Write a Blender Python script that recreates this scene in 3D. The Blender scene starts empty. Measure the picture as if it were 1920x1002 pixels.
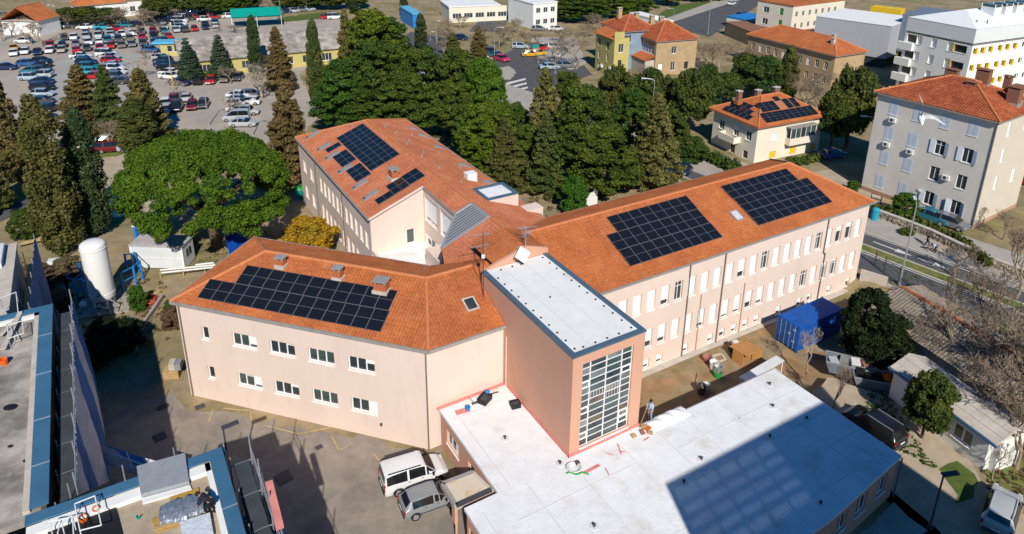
import bpy, math, random
import numpy as np
from mathutils import Vector, Matrix
S = bpy.context.scene
COL = S.collection
R = math.radians
rng = random.Random(7)

# ------------------------------------------------------------------ camera
CAM_H = 39.0
PITCH, ROLL, FPX, PCX, PCY = R(19.53), R(0.59), 1350.0, 960.0, 254.0
W_ = Vector((0, math.cos(PITCH), -math.sin(PITCH)))
R0 = Vector((1, 0, 0)); U0 = R0.cross(W_)
RV = math.cos(ROLL) * R0 + math.sin(ROLL) * U0
UV = -math.sin(ROLL) * R0 + math.cos(ROLL) * U0
cam_d = bpy.data.cameras.new('camera')
cam = bpy.data.objects.new('camera', cam_d); COL.objects.link(cam)
m3 = Matrix((RV, UV, -W_)).transposed()
cam.matrix_world = Matrix.Translation((0, 0, CAM_H)) @ m3.to_4x4()
cam_d.sensor_width = 36.0
cam_d.lens = FPX / 1920 * 36.0
cam_d.shift_x = 0.0
cam_d.shift_y = -(501.0 - PCY) / 1920.0
cam_d.clip_start = 0.5; cam_d.clip_end = 4000
S.camera = cam

# ------------------------------------------------------------------ sky, sun, exposure
SUN_AZ, SUN_EL = 280.0, 39.0
world = bpy.data.worlds.new('World'); S.world = world; world.use_nodes = True
nt = world.node_tree; nt.nodes.clear()
sky = nt.nodes.new('ShaderNodeTexSky'); sky.sky_type = 'NISHITA'; sky.sun_disc = False
sky.sun_elevation = R(SUN_EL)
sky.sun_rotation = R(90.0 - SUN_AZ)
sky.air_density = 1.0; sky.dust_density = 0.1; sky.ozone_density = 5.0
hs = nt.nodes.new('ShaderNodeHueSaturation'); hs.inputs['Saturation'].default_value = 1.45
bg = nt.nodes.new('ShaderNodeBackground'); bg.inputs['Strength'].default_value = 0.075
wo = nt.nodes.new('ShaderNodeOutputWorld')
nt.links.new(sky.outputs[0], hs.inputs['Color']); nt.links.new(hs.outputs[0], bg.inputs[0]); nt.links.new(bg.outputs[0], wo.inputs[0])
sun_d = bpy.data.lights.new('sun', 'SUN'); sun_d.energy = 4.6; sun_d.angle = R(0.53); sun_d.color = (1.0, 0.94, 0.85)
sun = bpy.data.objects.new('sun', sun_d); COL.objects.link(sun)
sdir = Vector((math.cos(R(SUN_AZ)) * math.cos(R(SUN_EL)), math.sin(R(SUN_AZ)) * math.cos(R(SUN_EL)), math.sin(R(SUN_EL))))
sun.rotation_euler = sdir.to_track_quat('Z', 'Y').to_euler()
sun.location = (0, -40, 80)
vs = S.view_settings
vs.view_transform = 'Standard'; vs.look = 'None'; vs.gamma = 1.0; vs.exposure = 0.18
vs.use_curve_mapping = False

# ------------------------------------------------------------------ survey helpers
def gp(px, py, z=0.0):
    """world point at height z seen at photograph pixel (surveyed once, real position)"""
    d = (px - PCX) / FPX * RV - (py - PCY) / FPX * UV + W_
    t = (z - CAM_H) / d.z
    return Vector((0, 0, CAM_H)) + t * d
BA = R(30.69)
E1 = Vector((math.cos(BA), math.sin(BA), 0)); E2 = Vector((-math.sin(BA), math.cos(BA), 0))
def bw(u, v, z=0.0):
    p = E1 * u + E2 * v; return Vector((p.x, p.y, z))
def frame(origin, az):
    return Matrix.Translation(origin) @ Matrix.Rotation(R(az), 4, 'Z')
FB = Matrix.Rotation(BA, 4, 'Z')

# ------------------------------------------------------------------ mesh builder
class MB:
    def __init__(self, M=None):
        self.v = []; self.f = []; self.m = []; self.M = M
    def _a(self, p):
        p = Vector(p)
        if self.M is not None: p = self.M @ p
        self.v.append((p.x, p.y, p.z)); return len(self.v) - 1
    def face(self, pts, m=0):
        self.f.append([self._a(p) for p in pts]); self.m.append(m); return self
    def box(self, c, s, m=0, rz=0.0):
        cx, cy, cz = c; hx, hy, hz = s[0] / 2, s[1] / 2, s[2] / 2
        ca, sa = math.cos(rz), math.sin(rz)
        P = []
        for k in (-1, 1):
            for (i, j) in ((-1, -1), (1, -1), (1, 1), (-1, 1)):
                x, y = i * hx, j * hy
                P.append(self._a((cx + ca * x - sa * y, cy + sa * x + ca * y, cz + k * hz)))
        for q in ((0, 3, 2, 1), (4, 5, 6, 7), (0, 1, 5, 4), (1, 2, 6, 5), (2, 3, 7, 6), (3, 0, 4, 7)):
            self.f.append([P[i] for i in q]); self.m.append(m)
        return self
    def bx(self, x0, x1, y0, y1, z0, z1, m=0):
        return self.box(((x0 + x1) / 2, (y0 + y1) / 2, (z0 + z1) / 2), (x1 - x0, y1 - y0, z1 - z0), m)
    def bar(self, a, b, w, h=None, m=0):
        a, b = Vector(a), Vector(b); h = h or w
        d = (b - a)
        if d.length < 1e-6: return self
        d.normalize()
        up = Vector((0, 0, 1)) if abs(d.z) < 0.95 else Vector((1, 0, 0))
        s = d.cross(up).normalized(); t = s.cross(d)
        P = []
        for o in (a, b):
            for (i, j) in ((-1, -1), (1, -1), (1, 1), (-1, 1)):
                P.append(self._a(o + s * (i * w / 2) + t * (j * h / 2)))
        for q in ((0, 3, 2, 1), (4, 5, 6, 7), (0, 1, 5, 4), (1, 2, 6, 5), (2, 3, 7, 6), (3, 0, 4, 7)):
            self.f.append([P[i] for i in q]); self.m.append(m)
        return self
    def tube(self, a, b, r0, r1=None, n=8, m=0, cap=True):
        a, b = Vector(a), Vector(b); r1 = r0 if r1 is None else r1
        d = (b - a)
        if d.length < 1e-6: return self
        d.normalize()
        up = Vector((0, 0, 1)) if abs(d.z) < 0.95 else Vector((1, 0, 0))
        s = d.cross(up).normalized(); t = s.cross(d)
        A = []; B = []
        for i in range(n):
            an = 2 * math.pi * i / n
            o = s * math.cos(an) + t * math.sin(an)
            A.append(self._a(a + o * r0)); B.append(self._a(b + o * r1))
        for i in range(n):
            j = (i + 1) % n
            self.f.append([A[i], A[j], B[j], B[i]]); self.m.append(m)
        if cap:
            self.f.append(A[::-1]); self.m.append(m); self.f.append(B[:]); self.m.append(m)
        return self
    def path(self, pts, r, n=6, m=0):
        for a, b in zip(pts, pts[1:]): self.tube(a, b, r, r, n, m)
        return self
    def lathe(self, c, prof, n=20, m=0):
        c = Vector(c); rings = []
        for (r, z) in prof:
            rings.append([self._a(c + Vector((r * math.cos(2 * math.pi * i / n), r * math.sin(2 * math.pi * i / n), z))) for i in range(n)])
        for A, B in zip(rings, rings[1:]):
            for i in range(n):
                j = (i + 1) % n
                self.f.append([A[i], A[j], B[j], B[i]]); self.m.append(m)
        self.f.append(rings[0][::-1]); self.m.append(m); self.f.append(rings[-1][:]); self.m.append(m)
        return self
    def prism(self, poly, z0, z1, m=0, mtop=None):
        n = len(poly)
        area = sum(poly[i][0] * poly[(i + 1) % n][1] - poly[(i + 1) % n][0] * poly[i][1] for i in range(n))
        if area < 0: poly = poly[::-1]
        A = [self._a((p[0], p[1], z0)) for p in poly]; B = [self._a((p[0], p[1], z1)) for p in poly]
        for i in range(n):
            j = (i + 1) % n
            self.f.append([A[i], A[j], B[j], B[i]]); self.m.append(m)
        self.f.append(A[::-1]); self.m.append(m)
        self.f.append(B[:]); self.m.append(m if mtop is None else mtop)
        return self
    def sphere(self, c, r, n=10, k=6, m=0, sq=(1, 1, 1)):
        c = Vector(c); rings = []
        for j in range(1, k):
            th = math.pi * j / k
            rings.append([self._a(c + Vector((r * sq[0] * math.sin(th) * math.cos(2 * math.pi * i / n), r * sq[1] * math.sin(th) * math.sin(2 * math.pi * i / n), -r * sq[2] * math.cos(th)))) for i in range(n)])
        b = self._a(c - Vector((0, 0, r * sq[2]))); t = self._a(c + Vector((0, 0, r * sq[2])))
        for i in range(n):
            j = (i + 1) % n
            self.f.append([b, rings[0][j], rings[0][i]]); self.m.append(m)
            self.f.append([t, rings[-1][i], rings[-1][j]]); self.m.append(m)
        for A, B in zip(rings, rings[1:]):
            for i in range(n):
                j = (i + 1) % n
                self.f.append([A[i], A[j], B[j], B[i]]); self.m.append(m)
        return self
    def build(self, name, mats, parent=None, smooth=False, **kw):
        return mkobj(name, self.v, self.f, mats, parent, smooth, self.m, **kw)

def org(o):
    p = Vector((0, 0, 0))
    while o is not None: p += o.location; o = o.parent
    return p
def mkobj(name, v, f, mats, parent=None, smooth=False, mi=None, loc=None, **kw):
    me = bpy.data.meshes.new(name)
    o0 = org(parent) if loc is None else Vector(loc)
    va = np.array(v, dtype=np.float32) if len(v) else np.zeros((0, 3), np.float32)
    va = va - np.array((o0.x, o0.y, o0.z), dtype=np.float32)
    me.from_pydata(va.tolist(), [], f)
    if not isinstance(mats, (list, tuple)): mats = [mats]
    for m in mats: me.materials.append(m)
    if mi is not None and len(mats) > 1:
        me.polygons.foreach_set('material_index', np.array(mi, dtype=np.int32))
    if smooth: me.polygons.foreach_set('use_smooth', np.ones(len(me.polygons), dtype=bool))
    me.update()
    o = bpy.data.objects.new(name, me); COL.objects.link(o)
    if parent is not None: o.parent = parent
    if loc is not None and parent is None: o.location = loc
    for k, x in kw.items(): o[k] = x
    return o
def thing(name, label, cat, loc=(0, 0, 0), group=None, rz=0.0):
    o = bpy.data.objects.new(name, None); COL.objects.link(o)
    o.location = loc; o.rotation_euler = (0, 0, rz); o.empty_display_size = 0.5
    o['label'] = label; o['category'] = cat
    if group: o['group'] = group
    return o
def tag(o, label, cat, group=None):
    o['label'] = label; o['category'] = cat
    if group: o['group'] = group
    return o
def dup(root, loc, rz=0.0, label=None, group=None, sc=None, color=None):
    r = root.copy(); COL.objects.link(r); r.location = loc; r.rotation_euler = (0, 0, rz)
    if sc is not None: r.scale = sc if hasattr(sc, '__len__') else (sc, sc, sc)
    if label: r['label'] = label
    if group: r['group'] = group
    if color is not None: r.color = color
    for ch in root.children:
        c = ch.copy(); COL.objects.link(c); c.parent = r
        if color is not None: c.color = color
        for g in ch.children:
            d = g.copy(); COL.objects.link(d); d.parent = c
    return r

# ------------------------------------------------------------------ materials
def pm(name, col, rough=0.85, var=0.12, scale=1.5, bump=0.0, bscale=20.0, metal=0.0, col2=None, mix_scale=0.4, spec=0.3, island=0.0, objcol=False, coat=0.0, stain=None, stain_scale=0.5, stain_amt=0.6, wave=None, stretch=None):
    m = bpy.data.materials.new(name); m.use_nodes = True
    t = m.node_tree; N = t.nodes; L = t.links
    b = N['Principled BSDF']; b.inputs['Roughness'].default_value = rough; b.inputs['Metallic'].default_value = metal
    b.inputs['Specular IOR Level'].default_value = spec
    if coat: b.inputs['Coat Weight'].default_value = coat; b.inputs['Coat Roughness'].default_value = 0.06
    tc = N.new('ShaderNodeTexCoord'); vec = tc.outputs['Object']
    if stretch:
        mp = N.new('ShaderNodeMapping'); mp.inputs['Scale'].default_value = stretch
        L.new(vec, mp.inputs['Vector']); vec = mp.outputs['Vector']
    def noise(sc, det=5.0, ro=0.6):
        n = N.new('ShaderNodeTexNoise'); n.inputs['Scale'].default_value = sc; n.inputs['Detail'].default_value = det; n.inputs['Roughness'].default_value = ro
        L.new(vec, n.inputs['Vector']); return n.outputs['Fac']
    def mixc(fac, a, bb, mode='MIX'):
        x = N.new('ShaderNodeMix'); x.data_type = 'RGBA'; x.blend_type = mode
        if isinstance(fac, float): x.inputs['Factor'].default_value = fac
        else: L.new(fac, x.inputs['Factor'])
        for s, q in (('A', a), ('B', bb)):
            i = [k for k in x.inputs if k.name == s and k.type == 'RGBA'][0]
            if isinstance(q, tuple): i.default_value = (*q[:3], 1)
            else: L.new(q, i)
        return [k for k in x.outputs if k.type == 'RGBA'][0]
    def ramp(fac, a, bb):
        r = N.new('ShaderNodeMapRange'); r.inputs['From Min'].default_value = a; r.inputs['From Max'].default_value = bb
        L.new(fac, r.inputs['Value']); return r.outputs['Result']
    if objcol:
        oi = N.new('ShaderNodeObjectInfo'); c = oi.outputs['Color']
    else: c = tuple(col)
    if col2 is not None: c = mixc(ramp(noise(mix_scale, 6.0), 0.38, 0.62), c, tuple(col2))
    if var > 0:
        f = noise(scale)
        h = N.new('ShaderNodeHueSaturation')
        r = N.new('ShaderNodeMapRange'); r.inputs['From Min'].default_value = 0.25; r.inputs['From Max'].default_value = 0.75
        r.inputs['To Min'].default_value = 1 - var; r.inputs['To Max'].default_value = 1 + var
        L.new(f, r.inputs['Value']); L.new(r.outputs['Result'], h.inputs['Value'])
        if isinstance(c, tuple): h.inputs['Color'].default_value = (*c[:3], 1)
        else: L.new(c, h.inputs['Color'])
        c = h.outputs['Color']
    if island > 0:
        g = N.new('ShaderNodeNewGeometry'); h = N.new('ShaderNodeHueSaturation')
        r = N.new('ShaderNodeMapRange'); r.inputs['To Min'].default_value = 1 - island; r.inputs['To Max'].default_value = 1 + island
        L.new(g.outputs['Random Per Island'], r.inputs['Value']); L.new(r.outputs['Result'], h.inputs['Value'])
        if isinstance(c, tuple): h.inputs['Color'].default_value = (*c[:3], 1)
        else: L.new(c, h.inputs['Color'])
        c = h.outputs['Color']
    if stain is not None:
        k = N.new('ShaderNodeMath'); k.operation = 'MULTIPLY'; k.inputs[1].default_value = stain_amt
        L.new(ramp(noise(stain_scale, 8.0, 0.7), 0.52, 0.72), k.inputs[0])
        c = mixc(k.outputs[0], c, tuple(stain))
    if isinstance(c, tuple): b.inputs['Base Color'].default_value = (*c[:3], 1)
    else: L.new(c, b.inputs['Base Color'])
    if bump > 0:
        bp = N.new('ShaderNodeBump'); bp.inputs['Strength'].default_value = min(1.0, bump); bp.inputs['Distance'].default_value = 0.05 * max(1.0, bump)
        L.new(noise(bscale, 6.0), bp.inputs['Height']); L.new(bp.outputs[0], b.inputs['Normal'])
    return m
def leafmat(name, col, col2, isl=0.35, trans=0.32, cs=0.35):
    """foliage: two real leaf colours by clump, leaf to leaf variation, some translucency"""
    m = bpy.data.materials.new(name); m.use_nodes = True
    t = m.node_tree; N = t.nodes; L = t.links
    b = N['Principled BSDF']; b.inputs['Roughness'].default_value = 0.65; b.inputs['Specular IOR Level'].default_value = 0.15
    tc = N.new('ShaderNodeTexCoord'); n = N.new('ShaderNodeTexNoise'); n.inputs['Scale'].default_value = cs; n.inputs['Detail'].default_value = 3
    L.new(tc.outputs['Object'], n.inputs['Vector'])
    r = N.new('ShaderNodeMapRange'); r.inputs['From Min'].default_value = 0.4; r.inputs['From Max'].default_value = 0.6; L.new(n.outputs['Fac'], r.inputs['Value'])
    x = N.new('ShaderNodeMix'); x.data_type = 'RGBA'; L.new(r.outputs['Result'], x.inputs['Factor'])
    ia = [k for k in x.inputs if k.type == 'RGBA']; ia[0].default_value = (*col, 1); ia[1].default_value = (*col2, 1)
    xo = [k for k in x.outputs if k.type == 'RGBA'][0]
    g = N.new('ShaderNodeNewGeometry'); h = N.new('ShaderNodeHueSaturation')
    r2 = N.new('ShaderNodeMapRange'); r2.inputs['To Min'].default_value = 1 - isl; r2.inputs['To Max'].default_value = 1 + isl
    L.new(g.outputs['Random Per Island'], r2.inputs['Value']); L.new(r2.outputs['Result'], h.inputs['Value']); L.new(xo, h.inputs['Color'])
    oi = N.new('ShaderNodeObjectInfo'); h2 = N.new('ShaderNodeHueSaturation')
    r3 = N.new('ShaderNodeMapRange'); r3.inputs['To Min'].default_value = 0.47; r3.inputs['To Max'].default_value = 0.53; L.new(oi.outputs['Random'], r3.inputs['Value']); L.new(r3.outputs['Result'], h2.inputs['Hue'])
    L.new(h.outputs['Color'], h2.inputs['Color'])
    L.new(h2.outputs['Color'], b.inputs['Base Color'])
    if trans > 0:
        tr = N.new('ShaderNodeBsdfTranslucent'); L.new(h2.outputs['Color'], tr.inputs['Color'])
        ms = N.new('ShaderNodeMixShader'); ms.inputs[0].default_value = trans
        L.new(b.outputs[0], ms.inputs[1]); L.new(tr.outputs[0], ms.inputs[2])
        L.new(ms.outputs[0], N['Material Output'].inputs['Surface'])
    return m
M = {}
M['wall'] = pm('beige_render', (0.71, 0.575, 0.49), 0.9, 0.06, 0.3, 0.15, 60, stain=(0.53, 0.42, 0.34), stain_scale=0.8, stain_amt=0.32, stretch=(1, 1, 0.3))
M['salmon'] = pm('salmon_render', (0.60, 0.33, 0.225), 0.9, 0.06, 0.3, 0.15, 60, stain=(0.5, 0.27, 0.185), stain_scale=0.8, stain_amt=0.35, stretch=(1, 1, 0.3))
M['white'] = pm('white_pvc', (0.80, 0.80, 0.79), 0.45, 0.03, 2.0)
M['shutter'] = pm('white_roller_blind', (0.82, 0.82, 0.80), 0.6, 0.04, 3.0)
M['sillw'] = pm('white_sill', (0.84, 0.83, 0.81), 0.5, 0.04, 2.0)
M['glass'] = pm('window_glass', (0.035, 0.045, 0.05), 0.08, 0.3, 0.8, spec=0.7)
M['glassg'] = pm('greenish_glass', (0.06, 0.085, 0.08), 0.06, 0.5, 0.7, spec=0.8)
M['tile'] = pm('terracotta_tiles', (0.47, 0.152, 0.052), 0.9, 0.30, 4.5, 0.12, 30, spec=0.12, col2=(0.38, 0.115, 0.042), mix_scale=0.35, stain=(0.62, 0.27, 0.13), stain_scale=0.9, stain_amt=0.35)
M['tilep'] = pm('pinkish_tiles', (0.46, 0.165, 0.085), 0.9, 0.28, 4.5, 0.1, 30, spec=0.12, col2=(0.38, 0.125, 0.06), mix_scale=0.4, stain=(0.52, 0.25, 0.15), stain_scale=1.0, stain_amt=0.35)
M['tileo'] = pm('old_red_tiles', (0.37, 0.10, 0.042), 0.9, 0.45, 3.5, 0.1, 30, spec=0.12, col2=(0.27, 0.065, 0.03), mix_scale=0.8, stain=(0.55, 0.24, 0.12), stain_scale=2.5, stain_amt=0.5)
M['tileg'] = pm('weathered_grey_tiles', (0.27, 0.225, 0.175), 0.95, 0.3, 2.5, 0.2, 25, col2=(0.18, 0.15, 0.12), mix_scale=0.5, stain=(0.30, 0.24, 0.18), stain_scale=1.3, stain_amt=0.5)
M['ridge'] = pm('ridge_tiles', (0.52, 0.19, 0.075), 0.85, 0.2, 3.0)
M['gutter'] = pm('grey_zinc_gutter', (0.36, 0.34, 0.31), 0.5, 0.15, 2.0, metal=0.2)
M['pipe'] = pm('dark_downpipe', (0.17, 0.15, 0.135), 0.5, 0.1, 2.0)
M['pipep'] = pm('beige_downpipe', (0.46, 0.34, 0.26), 0.6, 0.1, 2.0)
M['brick'] = pm('chimney_brick', (0.42, 0.12, 0.05), 0.9, 0.35, 9.0, 0.3, 30)
M['brickb'] = pm('brown_chimney_brick', (0.24, 0.11, 0.07), 0.9, 0.4, 9.0, 0.3, 30)
M['conc'] = pm('concrete', (0.34, 0.31, 0.27), 0.95, 0.2, 1.3, 0.25, 30, stain=(0.20, 0.18, 0.15), stain_scale=0.8, stain_amt=0.5)
M['concl'] = pm('pale_concrete', (0.50, 0.45, 0.39), 0.95, 0.15, 1.0, 0.2, 30, stain=(0.33, 0.28, 0.22), stain_scale=0.6, stain_amt=0.5)
M['membrane'] = pm('white_roof_membrane', (0.75, 0.76, 0.765), 0.7, 0.07, 0.9, 0.6, 3.0, stain=(0.50, 0.42, 0.33), stain_scale=0.4, stain_amt=0.6)
M['seam'] = pm('membrane_weld_seam', (0.66, 0.66, 0.66), 0.6, 0.03, 1.0)
M['deck'] = pm('dark_scaffold_deck', (0.045, 0.055, 0.065), 0.8, 0.25, 1.0)
M['membt'] = pm('towers_pale_membrane', (0.76, 0.76, 0.74), 0.75, 0.07, 0.7, 0.35, 2.0, stain=(0.56, 0.50, 0.42), stain_scale=0.5, stain_amt=0.35)
M['coping'] = pm('blue_grey_coping', (0.11, 0.18, 0.24), 0.45, 0.15, 1.0, metal=0.35)
M['copingb'] = pm('blue_metal_coping', (0.07, 0.19, 0.30), 0.4, 0.12, 0.8, metal=0.3)
M['panel'] = pm('solar_cell', (0.009, 0.011, 0.016), 0.2, 0.25, 6.0, spec=0.5)
M['pframe'] = pm('panel_busbar', (0.24, 0.235, 0.24), 0.4, 0.05, 2.0, metal=0.4)
M['alu'] = pm('aluminium', (0.55, 0.56, 0.57), 0.4, 0.06, 2.0, metal=0.6)
M['steel'] = pm('galvanised_steel', (0.42, 0.44, 0.45), 0.45, 0.12, 2.0, metal=0.5)
M['black'] = pm('black_plastic', (0.015, 0.015, 0.016), 0.5, 0.1, 2.0)
M['dark'] = pm('dark_grey_metal', (0.06, 0.06, 0.065), 0.5, 0.15, 2.0)
M['blue'] = pm('blue_paint', (0.02, 0.20, 0.52), 0.5, 0.15, 1.2)
M['bluec'] = pm('container_blue_paint', (0.008, 0.085, 0.36), 0.55, 0.2, 0.8, stain=(0.05, 0.10, 0.2), stain_scale=0.7, stain_amt=0.4)
M['tarp'] = pm('blue_tarpaulin', (0.006, 0.06, 0.36), 0.45, 0.2, 0.7, 0.5, 1.5)
M['yellow'] = pm('yellow_paint', (0.75, 0.48, 0.02), 0.6, 0.1, 1.0)
M['yelmark'] = pm('worn_yellow_marking', (0.44, 0.33, 0.17), 0.9, 0.3, 3.0)
M['asph'] = pm('asphalt', (0.085, 0.086, 0.09), 0.95, 0.15, 0.5, 0.2, 30, stain=(0.12, 0.115, 0.11), stain_scale=0.2, stain_amt=0.5)
M['yard'] = pm('dusty_yard_asphalt', (0.29, 0.245, 0.20), 0.95, 0.22, 0.9, 0.3, 14, col2=(0.23, 0.20, 0.17), mix_scale=0.2, stain=(0.14, 0.125, 0.11), stain_scale=0.35, stain_amt=0.7)
M['lot'] = pm('pale_gravel_lot', (0.40, 0.345, 0.285), 0.95, 0.16, 0.15, 0.2, 6, col2=(0.34, 0.30, 0.26), mix_scale=0.06, stain=(0.27, 0.23, 0.19), stain_scale=0.25, stain_amt=0.5)
M['lotg'] = pm('grey_tarmac_lane', (0.34, 0.325, 0.30), 0.95, 0.1, 0.1)
M['pave'] = pm('pavement', (0.36, 0.33, 0.29), 0.95, 0.15, 0.6, 0.1, 10)
M['paved'] = pm('dusty_path', (0.40, 0.325, 0.235), 0.95, 0.2, 0.5, 0.2, 8, stain=(0.25, 0.21, 0.14), stain_scale=0.6, stain_amt=0.5)
M['grass'] = pm('grass', (0.10, 0.15, 0.022), 0.95, 0.4, 1.5, 0.6, 8, col2=(0.16, 0.155, 0.05), mix_scale=0.4)
M['grassb'] = pm('bright_grass', (0.08, 0.115, 0.022), 0.95, 0.3, 1.0, 0.4, 8)
M['turf'] = pm('artificial_turf', (0.16, 0.32, 0.06), 0.9, 0.1, 0.3)
M['line'] = pm('white_road_paint', (0.62, 0.62, 0.58), 0.8, 0.15, 2.0)
M['creamw'] = pm('cream_wall', (0.72, 0.66, 0.53), 0.9, 0.06, 0.5, 0.1, 40)
M['greyw'] = pm('grey_render', (0.63, 0.585, 0.52), 0.9, 0.06, 0.5, 0.15, 40, stain=(0.52, 0.47, 0.41), stain_scale=0.3, stain_amt=0.4)
M['creamr'] = pm('cream_render', (0.60, 0.53, 0.43), 0.9, 0.05, 0.5, 0.15, 40)
M['whitew'] = pm('white_wall', (0.76, 0.75, 0.71), 0.9, 0.05, 0.5, 0.1, 40, stain=(0.55, 0.52, 0.46), stain_scale=0.4, stain_amt=0.25)
M['yellw'] = pm('yellow_render', (0.50, 0.43, 0.15), 0.9, 0.12, 0.5, 0.2, 30, stain=(0.35, 0.29, 0.14), stain_scale=0.5, stain_amt=0.5)
M['tanw'] = pm('tan_render', (0.42, 0.30, 0.17), 0.95, 0.18, 0.6, 0.3, 20, stain=(0.30, 0.22, 0.14), stain_scale=0.5, stain_amt=0.6)
M['bluew'] = pm('bluish_glazed_porch', (0.22, 0.30, 0.40), 0.6, 0.2, 0.8)
M['bshut'] = pm('pale_blue_shutter', (0.50, 0.55, 0.62), 0.7, 0.08, 4.0)
M['stone'] = pm('rubble_stone', (0.36, 0.29, 0.215), 0.95, 0.35, 3.0, 0.4, 15, island=0.35)
M['felt'] = pm('grey_roof_felt', (0.20, 0.18, 0.155), 0.95, 0.45, 0.7, 0.5, 3.5, col2=(0.38, 0.345, 0.30), mix_scale=0.45, stain=(0.46, 0.42, 0.37), stain_scale=1.1, stain_amt=0.5)
M['feltt'] = pm('tan_roof_screed', (0.40, 0.32, 0.23), 0.95, 0.25, 0.8, 0.4, 5, stain=(0.25, 0.20, 0.15), stain_scale=1.0, stain_amt=0.6)
M['wood'] = pm('bare_timber', (0.45, 0.30, 0.14), 0.8, 0.2, 3.0)
M['ochre'] = pm('ochre_board', (0.40, 0.24, 0.05), 0.85, 0.2, 1.5)
M['card'] = pm('brown_cardboard', (0.38, 0.19, 0.06), 0.9, 0.12, 1.5)
M['foil'] = pm('crinkled_silver_foil', (0.30, 0.33, 0.38), 0.35, 0.3, 4.0, 1.2, 5.0, metal=0.5)
M['poly'] = pm('clear_plastic_wrap', (0.56, 0.60, 0.64), 0.35, 0.15, 3.0, 1.0, 5.0)
M['tank'] = pm('white_tank_paint', (0.74, 0.74, 0.72), 0.45, 0.04, 0.6)
M['cabin'] = pm('white_cabin_panel', (0.62, 0.64, 0.65), 0.6, 0.06, 0.8)
M['net'] = pm('blue_scaffold_net', (0.012, 0.10, 0.30), 0.7, 0.3, 0.5, 0.4, 3)
M['netw'] = pm('white_scaffold_sheet', (0.42, 0.43, 0.46), 0.7, 0.25, 0.9, 0.5, 3)
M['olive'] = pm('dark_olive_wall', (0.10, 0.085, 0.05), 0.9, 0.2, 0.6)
M['orange'] = pm('orange_plastic', (0.75, 0.12, 0.01), 0.5, 0.1, 1.0)
M['pink'] = pm('pink_foam_strip', (0.62, 0.22, 0.19), 0.8, 0.2, 2.0)
M['red'] = pm('red_paint', (0.45, 0.02, 0.015), 0.4, 0.1, 1.0)
M['green'] = pm('green_plastic', (0.02, 0.30, 0.06), 0.5, 0.1, 1.0)
M['teal'] = pm('teal_sheet', (0.0, 0.28, 0.22), 0.6, 0.12, 0.5)
M['cyanb'] = pm('sky_blue_fascia', (0.12, 0.42, 0.62), 0.5, 0.1, 0.5)
M['cladw'] = pm('pale_metal_cladding', (0.44, 0.45, 0.48), 0.55, 0.07, 0.6, metal=0.1, stretch=(6, 6, 0.2))
M['cladb'] = pm('blue_grey_paint_and_shade', (0.17, 0.205, 0.25), 0.55, 0.12, 0.7, metal=0.1, stretch=(6, 6, 0.2))  # hall shade put into a colour; also the skips' own paint
M['trunk'] = pm('bark', (0.11, 0.075, 0.05), 0.95, 0.3, 2.0, 0.5, 12)
M['bare'] = pm('bare_branch', (0.27, 0.205, 0.145), 0.95, 0.25, 2.0)
M['barep'] = pm('pale_bare_branch', (0.40, 0.33, 0.25), 0.95, 0.25, 2.0)
M['tyre'] = pm('tyre_rubber', (0.02, 0.02, 0.02), 0.8, 0.1, 3.0)
M['rim'] = pm('alloy_rim', (0.42, 0.42, 0.42), 0.35, 0.1, 2.0, metal=0.6)
M['cglass'] = pm('car_glass', (0.012, 0.014, 0.016), 0.05, 0.1, 1.0, spec=0.8)
M['paint'] = pm('car_paint', (1, 1, 1), 0.28, 0.03, 0.5, objcol=True, coat=0.6, spec=0.5)
M['tail'] = pm('red_tail_light', (0.35, 0.01, 0.015), 0.15, 0.1, 3.0, spec=0.6)
M['lamp'] = pm('headlight_lens', (0.55, 0.56, 0.56), 0.1, 0.1, 3.0, spec=0.7)
M['skin'] = pm('skin', (0.40, 0.22, 0.15), 0.6, 0.05, 3.0)
M['hair'] = pm('dark_hair', (0.015, 0.011, 0.009), 0.6, 0.1, 3.0)
M['shirtb'] = pm('pale_blue_shirt', (0.42, 0.54, 0.72), 0.8, 0.1, 4.0, 0.3, 12)
M['trous'] = pm('grey_trousers', (0.23, 0.25, 0.30), 0.85, 0.1, 4.0, 0.3, 12)
M['navy'] = pm('navy_workwear', (0.016, 0.018, 0.026), 0.85, 0.15, 4.0, 0.3, 12)
M['blackw'] = pm('black_clothing', (0.012, 0.011, 0.012), 0.85, 0.15, 4.0)
M['whitec'] = pm('white_cloth', (0.70, 0.70, 0.68), 0.85, 0.1, 4.0)
# foliage
M['l_pine'] = leafmat('umbrella_pine_needles', (0.0805, 0.1357, 0.0115), (0.1208, 0.1783, 0.0138), 0.3)
M['l_alep'] = leafmat('aleppo_pine_needles', (0.0547, 0.0997, 0.0170), (0.0972, 0.1398, 0.0195), 0.35)
M['l_alepb'] = leafmat('bright_pine_needles', (0.0875, 0.1438, 0.0125), (0.1187, 0.1750, 0.0175), 0.3)
M['l_cyp'] = leafmat('cypress_scales', (0.0819, 0.1057, 0.0292), (0.1458, 0.1494, 0.0401), 0.4)
M['l_cypd'] = leafmat('dark_cypress_scales', (0.0456, 0.0807, 0.0316), (0.0807, 0.1158, 0.0386), 0.35)
M['l_ced'] = leafmat('olive_brown_cypress', (0.1436, 0.1318, 0.0406), (0.2113, 0.1656, 0.0575), 0.35)
M['l_spr'] = leafmat('blue_green_spruce', (0.0568, 0.0940, 0.0551), (0.0940, 0.1296, 0.0680), 0.3)
M['l_oak'] = leafmat('dark_broadleaf', (0.0486, 0.0810, 0.0194), (0.1054, 0.1328, 0.0259), 0.4)
M['l_dark'] = leafmat('very_dark_laurel', (0.014, 0.028, 0.010), (0.030, 0.046, 0.012), 0.4)
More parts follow.
